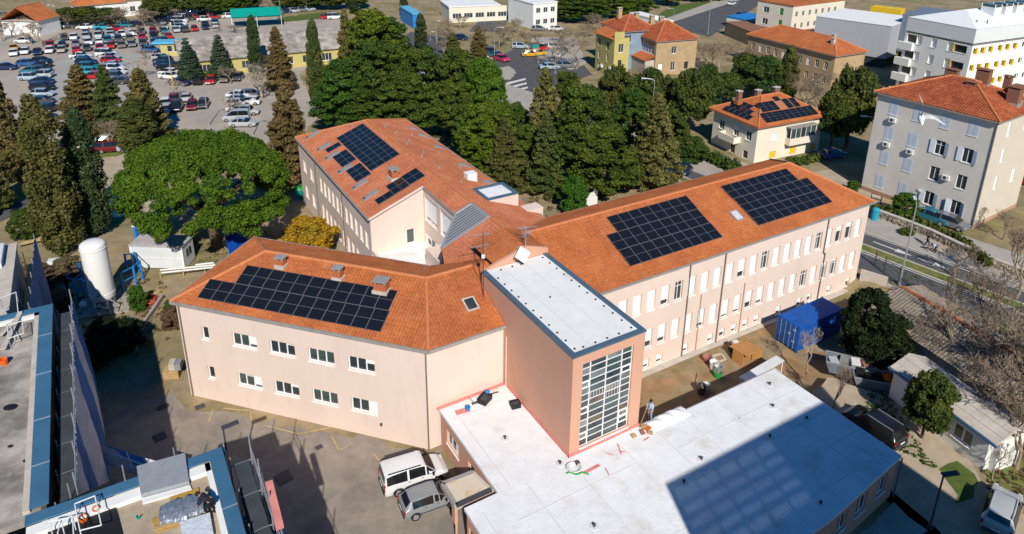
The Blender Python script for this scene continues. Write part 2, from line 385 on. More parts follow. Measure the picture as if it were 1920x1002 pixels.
M['l_hedge'] = leafmat('hedge_leaves', (0.0575, 0.0978, 0.0161), (0.0920, 0.1265, 0.0230), 0.35)
M['l_bush'] = leafmat('bright_bush_leaves', (0.06, 0.125, 0.014), (0.09, 0.15, 0.016), 0.35)
M['l_yel'] = leafmat('autumn_yellow_leaves', (0.46, 0.28, 0.016), (0.34, 0.24, 0.022), 0.4)
M['l_mag'] = leafmat('brown_scrub', (0.1440, 0.1020, 0.0540), (0.1920, 0.1380, 0.0720), 0.35)
# ------------------------------------------------------------------ shared builders: walls with openings, windows, tiled roofs
def wall(Mx, L, z0, z1, holes, depth=0.22, mats=None, name='wall', parent=None, top=None, x0=0.0):
    """vertical wall, local x along it, y inward; holes (xa, xb, za, zb) get real reveals. top: optional f(x) for gables"""
    b = MB(Mx)
    xs = sorted({x0, L, *[h[0] for h in holes], *[h[1] for h in holes]}); zs = sorted({z0, z1, *[h[2] for h in holes], *[h[3] for h in holes]})
    def inh(x, z): return any(h[0] < x < h[1] and h[2] < z < h[3] for h in holes)
    for i in range(len(xs) - 1):
        k = 0
        while k < len(zs) - 1:
            if inh((xs[i] + xs[i + 1]) / 2, (zs[k] + zs[k + 1]) / 2): k += 1; continue
            j = k
            while j + 1 < len(zs) - 1 and not inh((xs[i] + xs[i + 1]) / 2, (zs[j + 1] + zs[j + 2]) / 2): j += 1
            b.face([(xs[i], 0, zs[k]), (xs[i + 1], 0, zs[k]), (xs[i + 1], 0, zs[j + 1]), (xs[i], 0, zs[j + 1])])
            k = j + 1
    for (a, c, e, g) in holes:
        d = depth
        b.face([(a, 0, e), (a, 0, g), (a, d, g), (a, d, e)]); b.face([(c, 0, g), (c, 0, e), (c, d, e), (c, d, g)])
        b.face([(a, 0, g), (c, 0, g), (c, d, g), (a, d, g)]); b.face([(a, 0, e), (a, d, e), (c, d, e), (c, 0, e)])
    if top: b.face(top)
    return b.build(name, mats or M['wall'], parent)
MESH = {}
def shared(key, fn):
    if key not in MESH: MESH[key] = fn()
    return MESH[key]
def meshof(b, name, mats):
    me = bpy.data.meshes.new(name); me.from_pydata(b.v, [], b.f)
    mats = mats if isinstance(mats, (list, tuple)) else [mats]
    for m in mats: me.materials.append(m)
    if len(mats) > 1: me.polygons.foreach_set('material_index', np.array(b.m, dtype=np.int32))
    me.update(); return me
def put(name, me, parent, pos=(0, 0, 0), az=0.0, rot=None, **kw):
    o = bpy.data.objects.new(name, me); COL.objects.link(o)
    if parent is not None: o.parent = parent
    o.location = Vector(pos)
    o.rotation_euler = rot if rot is not None else (0, 0, R(az))
    for k, x in kw.items(): o[k] = x
    return o
def win(parent, pos, az, w, h, panes=1, blind=0.0, depth=0.2, sill=True, frame='white', glass='glass', blindmat='shutter', name='window', blinds=None, fr=0.055, transom=None, shut=False, sillout=0.07):
    """window: frame > pane(s), sill, roller_blind; pos = lower left corner of the opening on the wall face"""
    pos = Vector(pos) - org(parent)
    def mkf():
        b = MB(); y0, y1 = depth - 0.07, depth
        b.bx(0, fr, y0, y1, 0, h); b.bx(w - fr, w, y0, y1, 0, h); b.bx(fr, w - fr, y0, y1, 0, fr); b.bx(fr, w - fr, y0, y1, h - fr, h)
        for i in range(1, panes):
            x = w * i / panes; b.bx(x - fr * 0.6, x + fr * 0.6, y0 - 0.003, y1, fr, h - fr)
        if transom: b.bx(fr, w - fr, y0 - 0.004, y1, h * transom - fr / 2, h * transom + fr / 2)
        return meshof(b, 'window_frame', M[frame])
    f = put(name, shared(('f', w, h, panes, depth, frame, transom, fr), mkf), parent, pos, az)
    def mkp():
        b = MB(); pw = w / panes; b.bx(fr * 0.5, pw - fr * 0.5, depth - 0.045, depth - 0.025, fr * 0.5, h - fr * 0.5); return meshof(b, 'pane', M[glass])
    for i in range(panes): put('pane', shared(('p', w, h, panes, depth, glass, fr), mkp), f, (w * i / panes, 0, 0))
    if sill:
        def mks():
            b = MB(); a = 0.02
            b.bx(-a, w + a, -sillout, depth - 0.075, -0.06, -0.004); return meshof(b, 'sill', M['sillw'])
        put('sill', shared(('s', w, depth, sillout), mks), f)
    bl = blinds if blinds is not None else [blind] * panes
    for i, q in enumerate(bl):
        if q <= 0: continue
        q = round(q, 2)
        def mkb():
            b = MB(); pw = w / panes; b.bx(fr * 0.6, pw - fr * 0.6, depth - 0.068, depth - 0.05, h - fr - (h - 2 * fr) * q, h - fr)
            n = max(3, int(h * q / 0.12))
            for k in range(n):
                z = h - fr - (h - 2 * fr) * q * (k + 0.5) / n; b.bx(fr * 0.6, pw - fr * 0.6, depth - 0.074, depth - 0.068, z - 0.045, z + 0.045)
            return meshof(b, 'roller_blind', M[blindmat])
        put('roller_blind', shared(('b', w, h, panes, depth, q, blindmat, fr), mkb), f, (w * i / panes, 0, 0))
    return f

def roof_plane(poly, parent, mat='tile', pitch=0.25, course=0.36, thick=0.10, amp=0.055, name='roof', drop=0.035, tiles=True, rows_only=False):
    """planar roof polygon (3d points): deck slab (part) + barrel tile relief (stuff sub-part)"""
    P = [Vector(p) for p in poly]
    n = Vector((0, 0, 0))
    for i in range(len(P)): n += P[i].cross(P[(i + 1) % len(P)])
    n.normalize()
    if n.z < 0: P = P[::-1]; n = -n
    b = MB()
    A = [b._a(p - n * 0.012) for p in P]; B = [b._a(p - n * (thick + 0.012)) for p in P]
    b.f.append(A[:]); b.m.append(0); b.f.append(B[::-1]); b.m.append(0)
    for i in range(len(P)):
        j = (i + 1) % len(P); b.f.append([A[i], B[i], B[j], A[j]]); b.m.append(0)
    deck = b.build(name, M[mat], parent)
    if not tiles: return deck
    up = Vector((0, 0, 1)); c = up.cross(n).normalized(); t = n.cross(c).normalized()   # c along contour, t upslope
    o = P[0]
    Q = [((p - o).dot(c), (p - o).dot(t)) for p in P]
    s0, s1 = min(q[0] for q in Q), max(q[0] for q in Q); t0, t1 = min(q[1] for q in Q), max(q[1] for q in Q)
    ns = max(2, int(math.ceil((s1 - s0) / (pitch / 3.0)))); S_ = np.linspace(s0 + 1e-4, s1 - 1e-4, ns + 1)
    lo = np.full(ns + 1, 1e9); hi = np.full(ns + 1, -1e9)
    for i in range(len(Q)):
        (a, ta), (bb, tb) = Q[i], Q[(i + 1) % len(Q)]
        if abs(a - bb) < 1e-9: continue
        m_ = (S_ >= min(a, bb)) & (S_ <= max(a, bb)); tt = ta + (tb - ta) * (S_ - a) / (bb - a)
        lo = np.where(m_, np.minimum(lo, tt), lo); hi = np.where(m_, np.maximum(hi, tt), hi)
    nc = max(1, int(math.ceil((t1 - t0) / course))); T = t0 + course * np.arange(nc + 1)
    hw = amp * 0.5 * (1 + np.cos((S_ - s0) * 2 * math.pi / pitch))
    if rows_only: hw = hw * 0.15
    rs = np.random.RandomState(len(poly) * 13 + int(abs(s1 - s0) * 10))
    V = []; F = []
    cx = np.array(c); tx = np.array(t); nx = np.array(n); ox = np.array(o)
    def ring(tv, h):
        tq = np.clip(tv, lo, hi)
        return ox + S_[:, None] * cx + tq[:, None] * tx + (hw + h)[:, None] * nx
    rings = []
    for k in range(nc):
        j = rs.rand(ns + 1) * 0.012
        rings.append(ring(T[k], drop + j)); rings.append(ring(T[k + 1], j * 0.3))
    V = np.concatenate(rings); N1 = ns + 1
    ar = np.arange(ns)
    for r in range(len(rings) - 1):
        if r % 2 == 0:
            k = r // 2; ok = (np.minimum(hi[:-1], T[k + 1]) > np.maximum(lo[:-1], T[k])) | (np.minimum(hi[1:], T[k + 1]) > np.maximum(lo[1:], T[k]))
        else:
            k = (r + 1) // 2; ok = ((T[k] < hi[:-1]) & (T[k] > lo[:-1])) | ((T[k] < hi[1:]) & (T[k] > lo[1:]))
        i = ar[ok]; F.append(np.stack([r * N1 + i, r * N1 + i + 1, (r + 1) * N1 + i + 1, (r + 1) * N1 + i], 1))
    F = np.concatenate(F)
    o2 = quickmesh(name + '_tiles', V, F, M[mat], deck); o2['kind'] = 'stuff'
    return deck
def quickmesh(name, V, F, mat, parent=None, smooth=False, loc=None):
    """numpy vertices + quads (or tris) to one mesh object"""
    o0 = org(parent) if loc is None else Vector(loc)
    V = np.asarray(V, dtype=np.float32) - np.array(o0, dtype=np.float32)
    F = np.asarray(F, dtype=np.int32); k = F.shape[1]
    me = bpy.data.meshes.new(name); me.vertices.add(len(V)); me.vertices.foreach_set('co', V.ravel())
    me.loops.add(F.size); me.loops.foreach_set('vertex_index', F.ravel())
    me.polygons.add(len(F)); me.polygons.foreach_set('loop_start', np.arange(0, F.size, k, dtype=np.int32)); me.polygons.foreach_set('loop_total', np.full(len(F), k, dtype=np.int32))
    me.polygons.foreach_set('use_smooth', np.full(len(F), bool(smooth)))
    mats = mat if isinstance(mat, (list, tuple)) else [mat]
    for m in mats: me.materials.append(m)
    me.update(calc_edges=True)
    o = bpy.data.objects.new(name, me); COL.objects.link(o)
    if parent is not None: o.parent = parent
    elif loc is not None: o.location = loc
    return o
def ridge(a, b, parent, r=0.13, mat='ridge', name='ridge_cap'):
    a, b = Vector(a), Vector(b); n = max(1, int((b - a).length / 0.42)); m_ = MB()
    for i in range(n):
        p = a + (b - a) * (i / n); q = a + (b - a) * ((i + 1.12) / n); m_.tube(p, q, r * 1.08, r * 0.92, 7, 0, True)
    return m_.build(name, M[mat], parent)
def gutter(a, b, parent, mat='gutter', w=0.16, h=0.13):
    return MB().bar(a, b, w, h).build('gutter', M[mat], parent)
def chimney(p, w, d, h, az, parent, mat='brick', pad='concl', cap='gutter', capover=0.09):
    Mx = frame(p, az)
    b = MB(Mx); b.bx(-w / 2, w / 2, -d / 2, d / 2, 0, h); o = b.build('chimney', M[mat], parent)
    # open smoke slots under the cap slab
    c = MB(Mx)
    for (i, j) in ((-1, -1), (1, -1), (1, 1), (-1, 1)): c.box((i * (w / 2 - 0.08), j * (d / 2 - 0.08), h + 0.1), (0.14, 0.14, 0.2))
    c.bx(-w / 2 - capover, w / 2 + capover, -d / 2 - capover, d / 2 + capover, h + 0.2, h + 0.28); c.build('cap', M[cap], o)
    MB(Mx).bx(-w / 2 - 0.12, w / 2 + 0.12, -d / 2 - 0.12, d / 2 + 0.12, -0.35, 0.22).build('base_flashing', M[pad], o)
    return o

# ------------------------------------------------------------------ the hospital building
ZE, ZR = 8.64, 11.5
K = (ZR - ZE) / (27.1 - 19.78)
HB = thing('hospital_building', 'long beige rendered building with three tiled wings and rows of solar panels', 'building', bw(28, 45, 0))
def B3(u, v, z): return bw(u, v, z)
# near-left wing corners in the building frame
NA, NB, NC, ND = (1.88, 53.67), (16.33, 38.4), (9.61, 61.21), (20.9, 49.05)
R1, R2 = (9.19, 53.76), (18.62, 43.69); ZN = 10.86
AZN = -15.9
RB = 30.69
# --- walls
WT = ZE - 0.12
# right wing front wall
u0 = 28.0; oRW = bw(u0, 38.72); holes = []; wspec = []
ups = [35.6 + 1.517 * i for i in range(-1, 20)]
for i, ur in enumerate(ups):
    a = ur - 0.92 - u0; holes.append((a, a + 0.92, 5.1, 7.02)); wspec.append((a, 5.1, 0.92, 1.92, 'u', i))
    if i > 0: a2 = a + 0.02; holes.append((a2, a2 + 0.90, 1.38, 3.28)); wspec.append((a2, 1.38, 0.90, 1.90, 'l', i))
    if i > 0 and i not in (4, 6, 12, 14, 17, 19): a3 = a + 0.1; holes.append((a3, a3 + 0.72, -0.72, 0.17)); wspec.append((a3, -0.72, 0.72, 0.89, 'b', i))
wall(frame(oRW, RB), 65.3 - u0, -1.6, WT, holes, 0.25, M['wall'], 'wall', HB)
openu = {3: 0.78, 4: 0.0, 9: 0.72, 11: 0.0, 16: 0.0, 18: 0.35, 19: 0.3}
openl = {1: 0.4, 2: 0.72, 3: 0.8, 6: 0.84, 8: 0.9, 9: 0.88, 10: 0.7, 11: 0.85, 15: 0.0, 17: 0.2, 18: 0.15}
for (x, z, w, h, k, i) in wspec:
    p = frame(oRW, RB) @ Vector((x, 0, z))
    if k == 'b': win(HB, p, RB, w, h, 1, 0.72 if i % 4 else 0.5, 0.25)
    else:
        q = (openu if k == 'u' else openl).get(i, 0.985)
        win(HB, p, RB, w, h, 2 if q < 0.3 else 1, q, 0.25, transom=0.72 if q < 0.3 else None)
# plinth ledge in front of the right wing
MB(FB).bx(28.3, 65.3, 38.15, 38.70, -1.9, -0.92).build('plinth', M['concl'], HB)
wall(frame(bw(65.3, 38.72), RB + 90), 51.4 - 38.72, -1.6, WT, [], 0.2, M['wall'], 'wall', HB)
wall(frame(bw(65.3, 51.4), RB + 180), 65.3 - 34.2, -1.6, WT, [], 0.2, M['wall'], 'wall', HB)
# near-left wing front wall
oN = bw(*NA); Mn = frame(oN, AZN); Ln = (bw(*NB) - bw(*NA)).length
ins = 0.16
oN2 = Mn @ Vector((0.35, ins, 0)); Mn2 = frame(oN2, AZN); Lw = Ln - 0.62
holes = []; sp = []
for r, (za, zb) in enumerate(((5.68, 6.82), (2.08, 3.22))):
    a = 1.98; holes.append((a, a + 0.62, za, zb)); sp.append((a, za, 0.62, zb - za, 1, r, 0))
    for i in range(4):
        a = 4.68 + 3.22 * i; holes.append((a, a + 2.12, za, zb)); sp.append((a, za, 2.12, zb - za, 3, r, i + 1))
wall(Mn2, Lw, -1.2, WT, holes, 0.2, M['wall'], 'wall', HB)
bl3 = {(0, 1): [0, 0, 0.75], (0, 2): [0, 0, 0.12], (0, 3): [0, 0, 0], (0, 4): [0, 0, 0.35], (1, 1): [0, 0.12, 0.8], (1, 2): [0, 0, 0.25], (1, 3): [0, 0, 0], (1, 4): [0, 0, 0.985]}
for (x, z, w, h, n, r, i) in sp:
    win(HB, Mn2 @ Vector((x, 0, z)), AZN, w, h, n, 0, 0.2, blinds=bl3.get((r, i)), glass='glassg' if i % 2 else 'glass', fr=0.085, sillout=0.1)
# facet wall (continues to the stair tower)
pB = Mn2 @ Vector((Lw, 0, 0)); vF = pB.dot(E2); uF = pB.dot(E1)
wall(frame(pB, RB), 22.42 - uF, -0.6, WT, [], 0.2, M['wall'], 'wall', HB)
# left end and back walls of near-left wing
pC = bw(*NC); pD = bw(*ND)
pe = Mn2 @ Vector((0, 0, 0)); d2 = Vector((-math.sin(R(AZN)), math.cos(R(AZN)), 0)); d1 = Vector((math.cos(R(AZN)), math.sin(R(AZN)), 0))
pc2 = pe + d2 * 10.5
wall(frame(pc2, AZN - 90), 10.5, -1.2, WT, [], 0.2, M['wall'], 'wall', HB)
wall(frame(pc2 + d1 * 16.2, AZN + 180), 16.2, -1.2, WT, [], 0.2, M['wall'], 'wall', HB)
# west wing: left wall, gable, inner wall, right and far walls
vL0, vL1 = 59.82, 85.6; oL = bw(19.95, vL1); holes = []; sp = []
for r, (za, zb) in enumerate(((5.0, 6.72), (1.55, 3.3))):
    for i in range(11):
        vv = 61.1 + 1.52 * i; a = vL1 - vv - 0.45; holes.append((a, a + 0.86, za, zb)); sp.append((a, za, 0.86, zb - za))
    for vv in (80.3, 83.3):
        a = vL1 - vv - 0.5; holes.append((a, a + 1.3, za, zb - 0.3)); sp.append((a, za, 1.3, zb - za - 0.3))
wall(frame(oL, RB - 90), vL1 - vL0, -1.0, WT, holes, 0.22, M['wall'], 'wall', HB)
for k, (x, z, w, h) in enumerate(sp): win(HB, frame(oL, RB - 90) @ Vector((x, 0, z)), RB - 90, w, h, 1, (0.985, 0.95, 0.9)[k % 3], 0.22)
oG = bw(19.95, vL0); gz = lambda u: ZE + K * (u - 19.78) - 0.16
gw_ = 25.45 - 19.95
wall(frame(oG, RB), gw_, -1.0, gz(19.95), [(3.62, 4.52, 4.9, 6.5)], 0.22, M['wall'], 'wall', HB, top=[(0, 0, gz(19.95)), (gw_, 0, gz(19.95)), (gw_, 0, gz(25.45))])
win(HB, frame(oG, RB) @ Vector((3.62, 0, 4.9)), RB, 0.9, 1.6, 1, 0, 0.22, glass='glassg', fr=0.09)
oI = bw(25.45, vL0); Mi = frame(oI, RB - 90); Li = vL0 - 52.0
holes = [(0.35, 3.2, 7.4, 9.95), (3.95, 6.6, 7.4, 9.95), (0.35, 3.2, 4.7, 6.05), (3.95, 6.6, 4.7, 6.05)]
wall(Mi, Li, -0.5, gz(25.45) - 0.06, holes, 0.25, M['wall'], 'wall', HB)
for (a, c, z, g) in holes: win(HB, Mi @ Vector((a, 0, z)), RB - 90, c - a, g - z, 3, 0, 0.25, blinds=[0.9, 0.93, 0.9] if g > 7 else [0.5, 0.3, 0.6], fr=0.08)
# diagonal end wall under the louvre
pa, pb = bw(25.5, 52.35), bw(22.42, 49.1)
b = MB(); b.face([pb, pa, pa + Vector((0, 0, gz(25.4))), pb + Vector((0, 0, gz(22.4)))]); b.build('wall', M['wall'], HB)
MB(FB).bx(34.12, 34.2, 51.4, 85.6, -1.0, WT).build('wall', M['wall'], HB)
MB(FB).bx(19.95, 34.2, 85.5, 85.6, -1.0, WT).build('wall', M['wall'], HB)
# flat white terrace in the light well
MB(FB).prism([(19.9, 59.8), (25.44, 59.8), (25.44, 52.3), (22.4, 49.0), (18.5, 53.0)], 4.5, 4.75).build('terrace_slab', M['membrane'], HB)
MB(FB).bx(19.95, 20.2, 54.2, 59.78, -0.5, 5.2).build('wall', M['wall'], HB)
MB(FB).bx(23.6, 25.44, 52.2, 55.3, 4.75, 6.6).build('roof_shaft', M['wall'], HB)
# --- roofs
def e3(p, z): return bw(p[0], p[1], z)
roof_plane([e3(NA, ZE), e3(NB, ZE), e3(R2, ZN), e3(R1, ZN)], HB)
roof_plane([e3(NC, ZE), e3(NA, ZE), e3(R1, ZN)], HB)
roof_plane([e3(ND, ZE), e3(NC, ZE), e3(R1, ZN), e3(R2, ZN)], HB)
roof_plane([e3(NB, ZE), bw(22.42, 38.4, ZE), bw(22.42, 43.69, ZN), e3(R2, ZN)], HB)
roof_plane([bw(22.42, 42.0, ZN - 0.71), bw(26.2, 42.0, ZN - 0.71), bw(26.2, 43.69, ZN), bw(22.42, 43.69, ZN)], HB)
roof_plane([e3(R2, ZN), bw(25.6, 43.69, ZN), bw(19.75, 49.05, ZE), e3(ND, ZE)], HB)
roof_plane([bw(27.4, 38.45, ZE), bw(65.6, 38.45, ZE), bw(60.4, 45.23, ZR), bw(27.1, 45.23, ZR)], HB)
roof_plane([bw(65.6, 38.45, ZE), bw(65.6, 51.7, ZE), bw(60.4, 45.23, ZR)], HB)
roof_plane([bw(65.6, 51.7, ZE), bw(34.6, 51.7, ZE), bw(27.1, 45.23, ZR), bw(60.4, 45.23, ZR)], HB)
roof_plane([bw(19.78, 85.9, ZE), bw(19.78, 59.62, ZE), bw(27.1, 59.62, ZR), bw(27.1, 79.75, ZR)], HB, 'tilep')
roof_plane([bw(25.4, 59.62, ZE + K * 5.62), bw(25.4, 52.4, ZE + K * 5.62), bw(27.1, 52.4, ZR), bw(27.1, 59.62, ZR)], HB, 'tilep')
roof_plane([bw(25.4, 52.4, ZE + K * 5.62), bw(22.4, 49.0, ZE + K * 2.62), bw(21.0, 45.23, ZE + K * 1.22), bw(27.1, 45.23, ZR), bw(27.1, 52.4, ZR)], HB, 'tilep')
roof_plane([bw(34.45, 51.7, ZE), bw(34.45, 85.9, ZE), bw(27.1, 79.75, ZR), bw(27.1, 45.23, ZR)], HB, 'tilep')
roof_plane([bw(34.45, 85.9, ZE), bw(19.78, 85.9, ZE), bw(27.1, 79.75, ZR)], HB, 'tilep')
up6 = Vector((0, 0, 0.05))
for a, c in ((e3(R1, ZN), e3(R2, ZN)), (e3(NA, ZE), e3(R1, ZN)), (e3(NC, ZE), e3(R1, ZN)), (e3(R2, ZN), bw(22.4, 43.69, ZN)), (e3(NB, ZE), e3(R2, ZN)), (bw(27.1, 45.23, ZR), bw(60.4, 45.23, ZR)), (bw(65.6, 38.45, ZE), bw(60.4, 45.23, ZR)), (bw(65.6, 51.7, ZE), bw(60.4, 45.23, ZR)), (bw(27.1, 45.23, ZR), bw(27.1, 79.75, ZR)), (bw(19.78, 85.9, ZE), bw(27.1, 79.75, ZR)), (bw(34.45, 85.9, ZE), bw(27.1, 79.75, ZR))):
    ridge(a + up6, c + up6, HB)
# valleys in zinc
MB().bar(e3(R2, ZN + 0.02), e3(ND, ZE + 0.06), 0.4, 0.03).build('valley_flashing', M['gutter'], HB)
MB().bar(bw(27.3, 45.4, ZR - 0.02), bw(34.5, 51.65, ZE + 0.06), 0.35, 0.03).build('valley_flashing', M['gutter'], HB)
for a, c in ((NA, NB), (NB, (22.4, 38.4)), (NC, NA), (NC, ND)):
    gutter(e3(a, ZE - 0.06), e3(c, ZE - 0.06), HB, w=0.26, h=0.2)
for a, c in (((28.2, 38.42), (65.7, 38.42)), ((65.68, 38.45), (65.68, 51.7)), ((19.7, 85.9), (19.7, 59.6)), ((34.6, 51.8), (65.6, 51.8)), ((34.55, 51.7), (34.55, 85.9))):
    gutter(bw(*a, ZE - 0.06), bw(*c, ZE - 0.06), HB)
gutter(bw(25.38, 59.6, ZE + K * 5.6 - 0.05), bw(25.38, 52.4, ZE + K * 5.6 - 0.05), HB)
MB().bar(bw(19.75, 59.6, ZE + 0.0), bw(25.4, 59.6, ZE + K * 5.62), 0.14, 0.16).build('verge', M['wall'], HB)
# downpipes
def pipe(u, v, z0, z1, mat='pipe', r=0.055): MB().tube(bw(u, v, z0), bw(u, v, z1), r, r, 8).build('downpipe', M[mat], HB)
for u in (40.75, 44.95): pipe(u, 38.62, -0.95, 8.45)
MB().path([bw(58.85, 38.62, 8.45), bw(58.85, 38.62, 4.6), bw(59.15, 38.62, 4.4), bw(59.15, 38.62, -0.95)], 0.055, 8).build('downpipe', M['pipe'], HB)
for u, zt in ((42.45, 4.9), (47.95, 4.4)): pipe(u, 38.64, -0.9, zt, 'pipep', 0.045)
pp = Mn2 @ Vector((0.25, -0.09, 0)); MB().tube(pp + Vector((0, 0, -0.5)), pp + Vector((0, 0, 8.4)), 0.055, 0.055, 8).build('downpipe', M['pipe'], HB)
pp = pB + Vector((0, -0.1, 0)); MB().tube(pp, pp + Vector((0, 0, 8.4)), 0.055, 0.055, 8).build('downpipe', M['pipe'], HB)
for v in (78.2, 68.3): pipe(19.85, v, 0, 8.45)
pipe(22.36, 38.2, 3.5, 7.8, 'wall', 0.04)
# roof furniture
def onN(x, y):   # point on near-left front slope, x along eave, y up slope in plan
    p = Mn @ Vector((x, y, 0)); return Vector((p.x, p.y, ZE + (ZN - ZE) / 5.4 * y))
for (x, y, w, h) in ((7.0, 4.35, 0.62, 0.62), (12.05, 4.15, 0.62, 0.75), (15.85, 3.75, 0.95, 0.75)):
    chimney(onN(x, y), w, w * 0.8, h, AZN, HB)
chimney(bw(24.1, 64.0, ZE + K * 4.32), 0.75, 0.95, 0.85, RB, HB)
def on_plane_obj(b, parent, name, mats): return b.build(name, mats, parent)
def slope_frame(o, xdir, n):
    n = Vector(n).normalized(); x = Vector(xdir).normalized(); y = n.cross(x)
    m_ = Matrix((x, y, n)).transposed().to_4x4(); return Matrix.Translation(o) @ m_
nF = (E2 * -1 * (ZR - ZE) + Vector((0, 0, 1)) * (45.23 - 38.45)).normalized()
def onF(u, v): return bw(u, v, ZE + (ZR - ZE) / (45.23 - 38.45) * (v - 38.45))
nW = (E1 * -1 * K + Vector((0, 0, 1))).normalized()
def onWL(u, v): return bw(u, v, ZE + K * (u - 19.78))
def onWR(u, v): return bw(u, v, ZR - K * (u - 27.1))
nWR = (E1 * K + Vector((0, 0, 1))).normalized()
nNn = (d2 * -1 * (ZN - ZE) + Vector((0, 0, 5.4))).normalized()
def skylight(o, xd, n, w, h, parent, frame_='gutter', glass='glass', rise=0.12):
    Mx = slope_frame(o, xd, n); b = MB(Mx); t = 0.1
    b.bx(-w / 2, -w / 2 + t, -h / 2, h / 2, 0, rise); b.bx(w / 2 - t, w / 2, -h / 2, h / 2, 0, rise); b.bx(-w / 2 + t, w / 2 - t, -h / 2, -h / 2 + t, 0, rise); b.bx(-w / 2 + t, w / 2 - t, h / 2 - t, h / 2, 0, rise)
    o_ = b.build('skylight', M[frame_], parent)
    MB(Mx).bx(-w / 2 + t, w / 2 - t, -h / 2 + t, h / 2 - t, 0.02, rise - 0.03).build('pane', M[glass], o_); return o_
skylight(onF(48.75, 41.3) + nF * 0.06, E1, nF, 0.95, 1.2, HB, 'alu', 'lamp')
pf = pB.dot(E2); 
nFa = (E2 * -1 * (ZN - ZE) + Vector((0, 0, 5.29))).normalized()
skylight(bw(20.75, 40.7, ZE + (ZN - ZE) / 5.29 * 2.3) + nFa * 0.06, E1, nFa, 0.95, 1.15, HB, 'concl')
def hood(o, n, updir, parent, L=1.85, w=0.5):
    """wedge shaped roof light hood, opening up the slope"""
    y = Vector(updir); n = Vector(n); x = y.cross(n); Mx = Matrix.Translation(o) @ Matrix((x, y, n)).transposed().to_4x4()
    b = MB(Mx)
    P = [(-w / 2, -L / 2, 0.05), (w / 2, -L / 2, 0.05), (w / 2, L / 2, 0.05), (-w / 2, L / 2, 0.05), (-w / 2, -L / 2, 0.16), (w / 2, -L / 2, 0.16), (w / 2, L / 2 - 0.15, 0.34), (-w / 2, L / 2 - 0.15, 0.34)]
    for q in ((0, 3, 2, 1), (4, 5, 6, 7), (0, 1, 5, 4), (1, 2, 6, 5), (2, 3, 7, 6), (3, 0, 4, 7)): b.face([P[i] for i in q])
    o_ = b.build('roof_light', M['steel'], parent)
    MB(Mx).bx(-w / 2 + 0.05, w / 2 - 0.05, -L / 2 + 0.1, -L / 2 + 0.4, 0.165, 0.2).build('pane', M['glassg'], o_)
upW = (E1 + Vector((0, 0, K))).normalized(); upWR = (E1 * -1 + Vector((0, 0, K))).normalized()
for v in (83.7, 79.0, 75.75, 71.15, 66.35, 63.3): hood(onWL(21.35, v), nW, upW, HB)
for v in (80.2, 77.2, 72.5, 66.1, 60.6): hood(onWR(33.2, v), nWR, upWR, HB, 1.6, 0.42)
b = MB()
for (u, v) in ((28.6, 78), (29.0, 75.5), (29.6, 73), (28.3, 66.5), (31.3, 76.3), (29.4, 68.5), (31.8, 69.6), (28.6, 62.8), (31.9, 64.6), (28.4, 70.8), (25.4, 80.6), (29.2, 58.9)):
    p = onWR(u, v) if u > 27.1 else onWL(u, v); MB().tube(p - Vector((0, 0, 0.1)), p + Vector((0, 0, 0.32)), 0.12, 0.1, 8).build('vent_pipe', M['alu'], HB)
# small white dormer hatch and box dormer with blue coping on the west wing
MB(FB).bx(30.6, 31.7, 60.3, 61.2, 9.0, 10.75).build('hatch', M['white'], HB)
q = MB(FB); q.bx(29.5, 32.93, 54.15, 57.2, 8.0, 10.55); dm = q.build('dormer', M['wall'], HB)
q = MB(FB); q.bx(29.5, 29.85, 54.15, 57.2, 10.55, 10.68); q.bx(32.58, 32.93, 54.15, 57.2, 10.55, 10.68); q.bx(29.85, 32.58, 54.15, 54.5, 10.55, 10.68); q.bx(29.85, 32.58, 56.85, 57.2, 10.55, 10.68); q.build('coping', M['coping'], dm)
MB(FB).bx(29.86, 32.57, 54.51, 56.84, 10.5, 10.56).build('membrane', M['membt'], dm)
MB(FB).bx(32.95, 35.0, 52.9, 54.2, 7.6, 9.2).build('parapet', M['wall'], HB)
# louvred glazing on the inner slope: each slat its own piece
Ml = slope_frame(onWL(25.45, 52.4) , (E2 * -1), nW)
lt, lb = 0.0, 3.15
fr_ = MB()
LQ = [onWL(27.0, 52.3), onWL(27.0, 49.2), onWL(22.45, 49.1), onWL(25.42, 52.3)]
for i in range(4): fr_.bar(LQ[i] + nW * 0.2, LQ[(i + 1) % 4] + nW * 0.2, 0.2, 0.16)
lv = fr_.build('louvre', M['alu'], HB)
dk = MB(); dk.face([p + nW * 0.11 for p in LQ]); dk.build('pane', M['black'], lv)
for k in range(9):
    f = (k + 0.5) / 9.0
    a = LQ[3].lerp(LQ[2], f) if True else None
    # slats run up the slope from the diagonal edge to the ridge edge
    c = LQ[0].lerp(LQ[1], f)
    MB().bar(a + nW * 0.22, c + nW * 0.22, 0.16, 0.08).build('slat', M['alu'], lv)
# gable upstand behind the tower
gp_ = [(22.6, 11.1), (23.6, 11.45), (26.45, 12.25), (28.42, 11.62), (28.42, 10.6), (22.6, 10.6)]
b = MB(FB); b.face([(u, 42.1, z) for u, z in gp_]); b.face([(u, 42.35, z) for u, z in gp_][::-1])
for i in range(len(gp_)):
    j = (i + 1) % len(gp_); (a, za), (c, zc) = gp_[i], gp_[j]; b.face([(c, 42.1, zc), (a, 42.1, za), (a, 42.35, za), (c, 42.35, zc)])
b.build('gable_upstand', M['salmon'], HB)
roof_plane([bw(23.6, 42.3, 11.38), bw(26.45, 42.3, 12.18), bw(26.45, 45.9, 12.18), bw(23.6, 45.9, 11.38)], HB, tiles=False)
roof_plane([bw(26.45, 42.3, 12.18), bw(28.42, 42.3, 11.55), bw(28.42, 45.9, 11.55), bw(26.45, 45.9, 12.18)], HB, tiles=False)
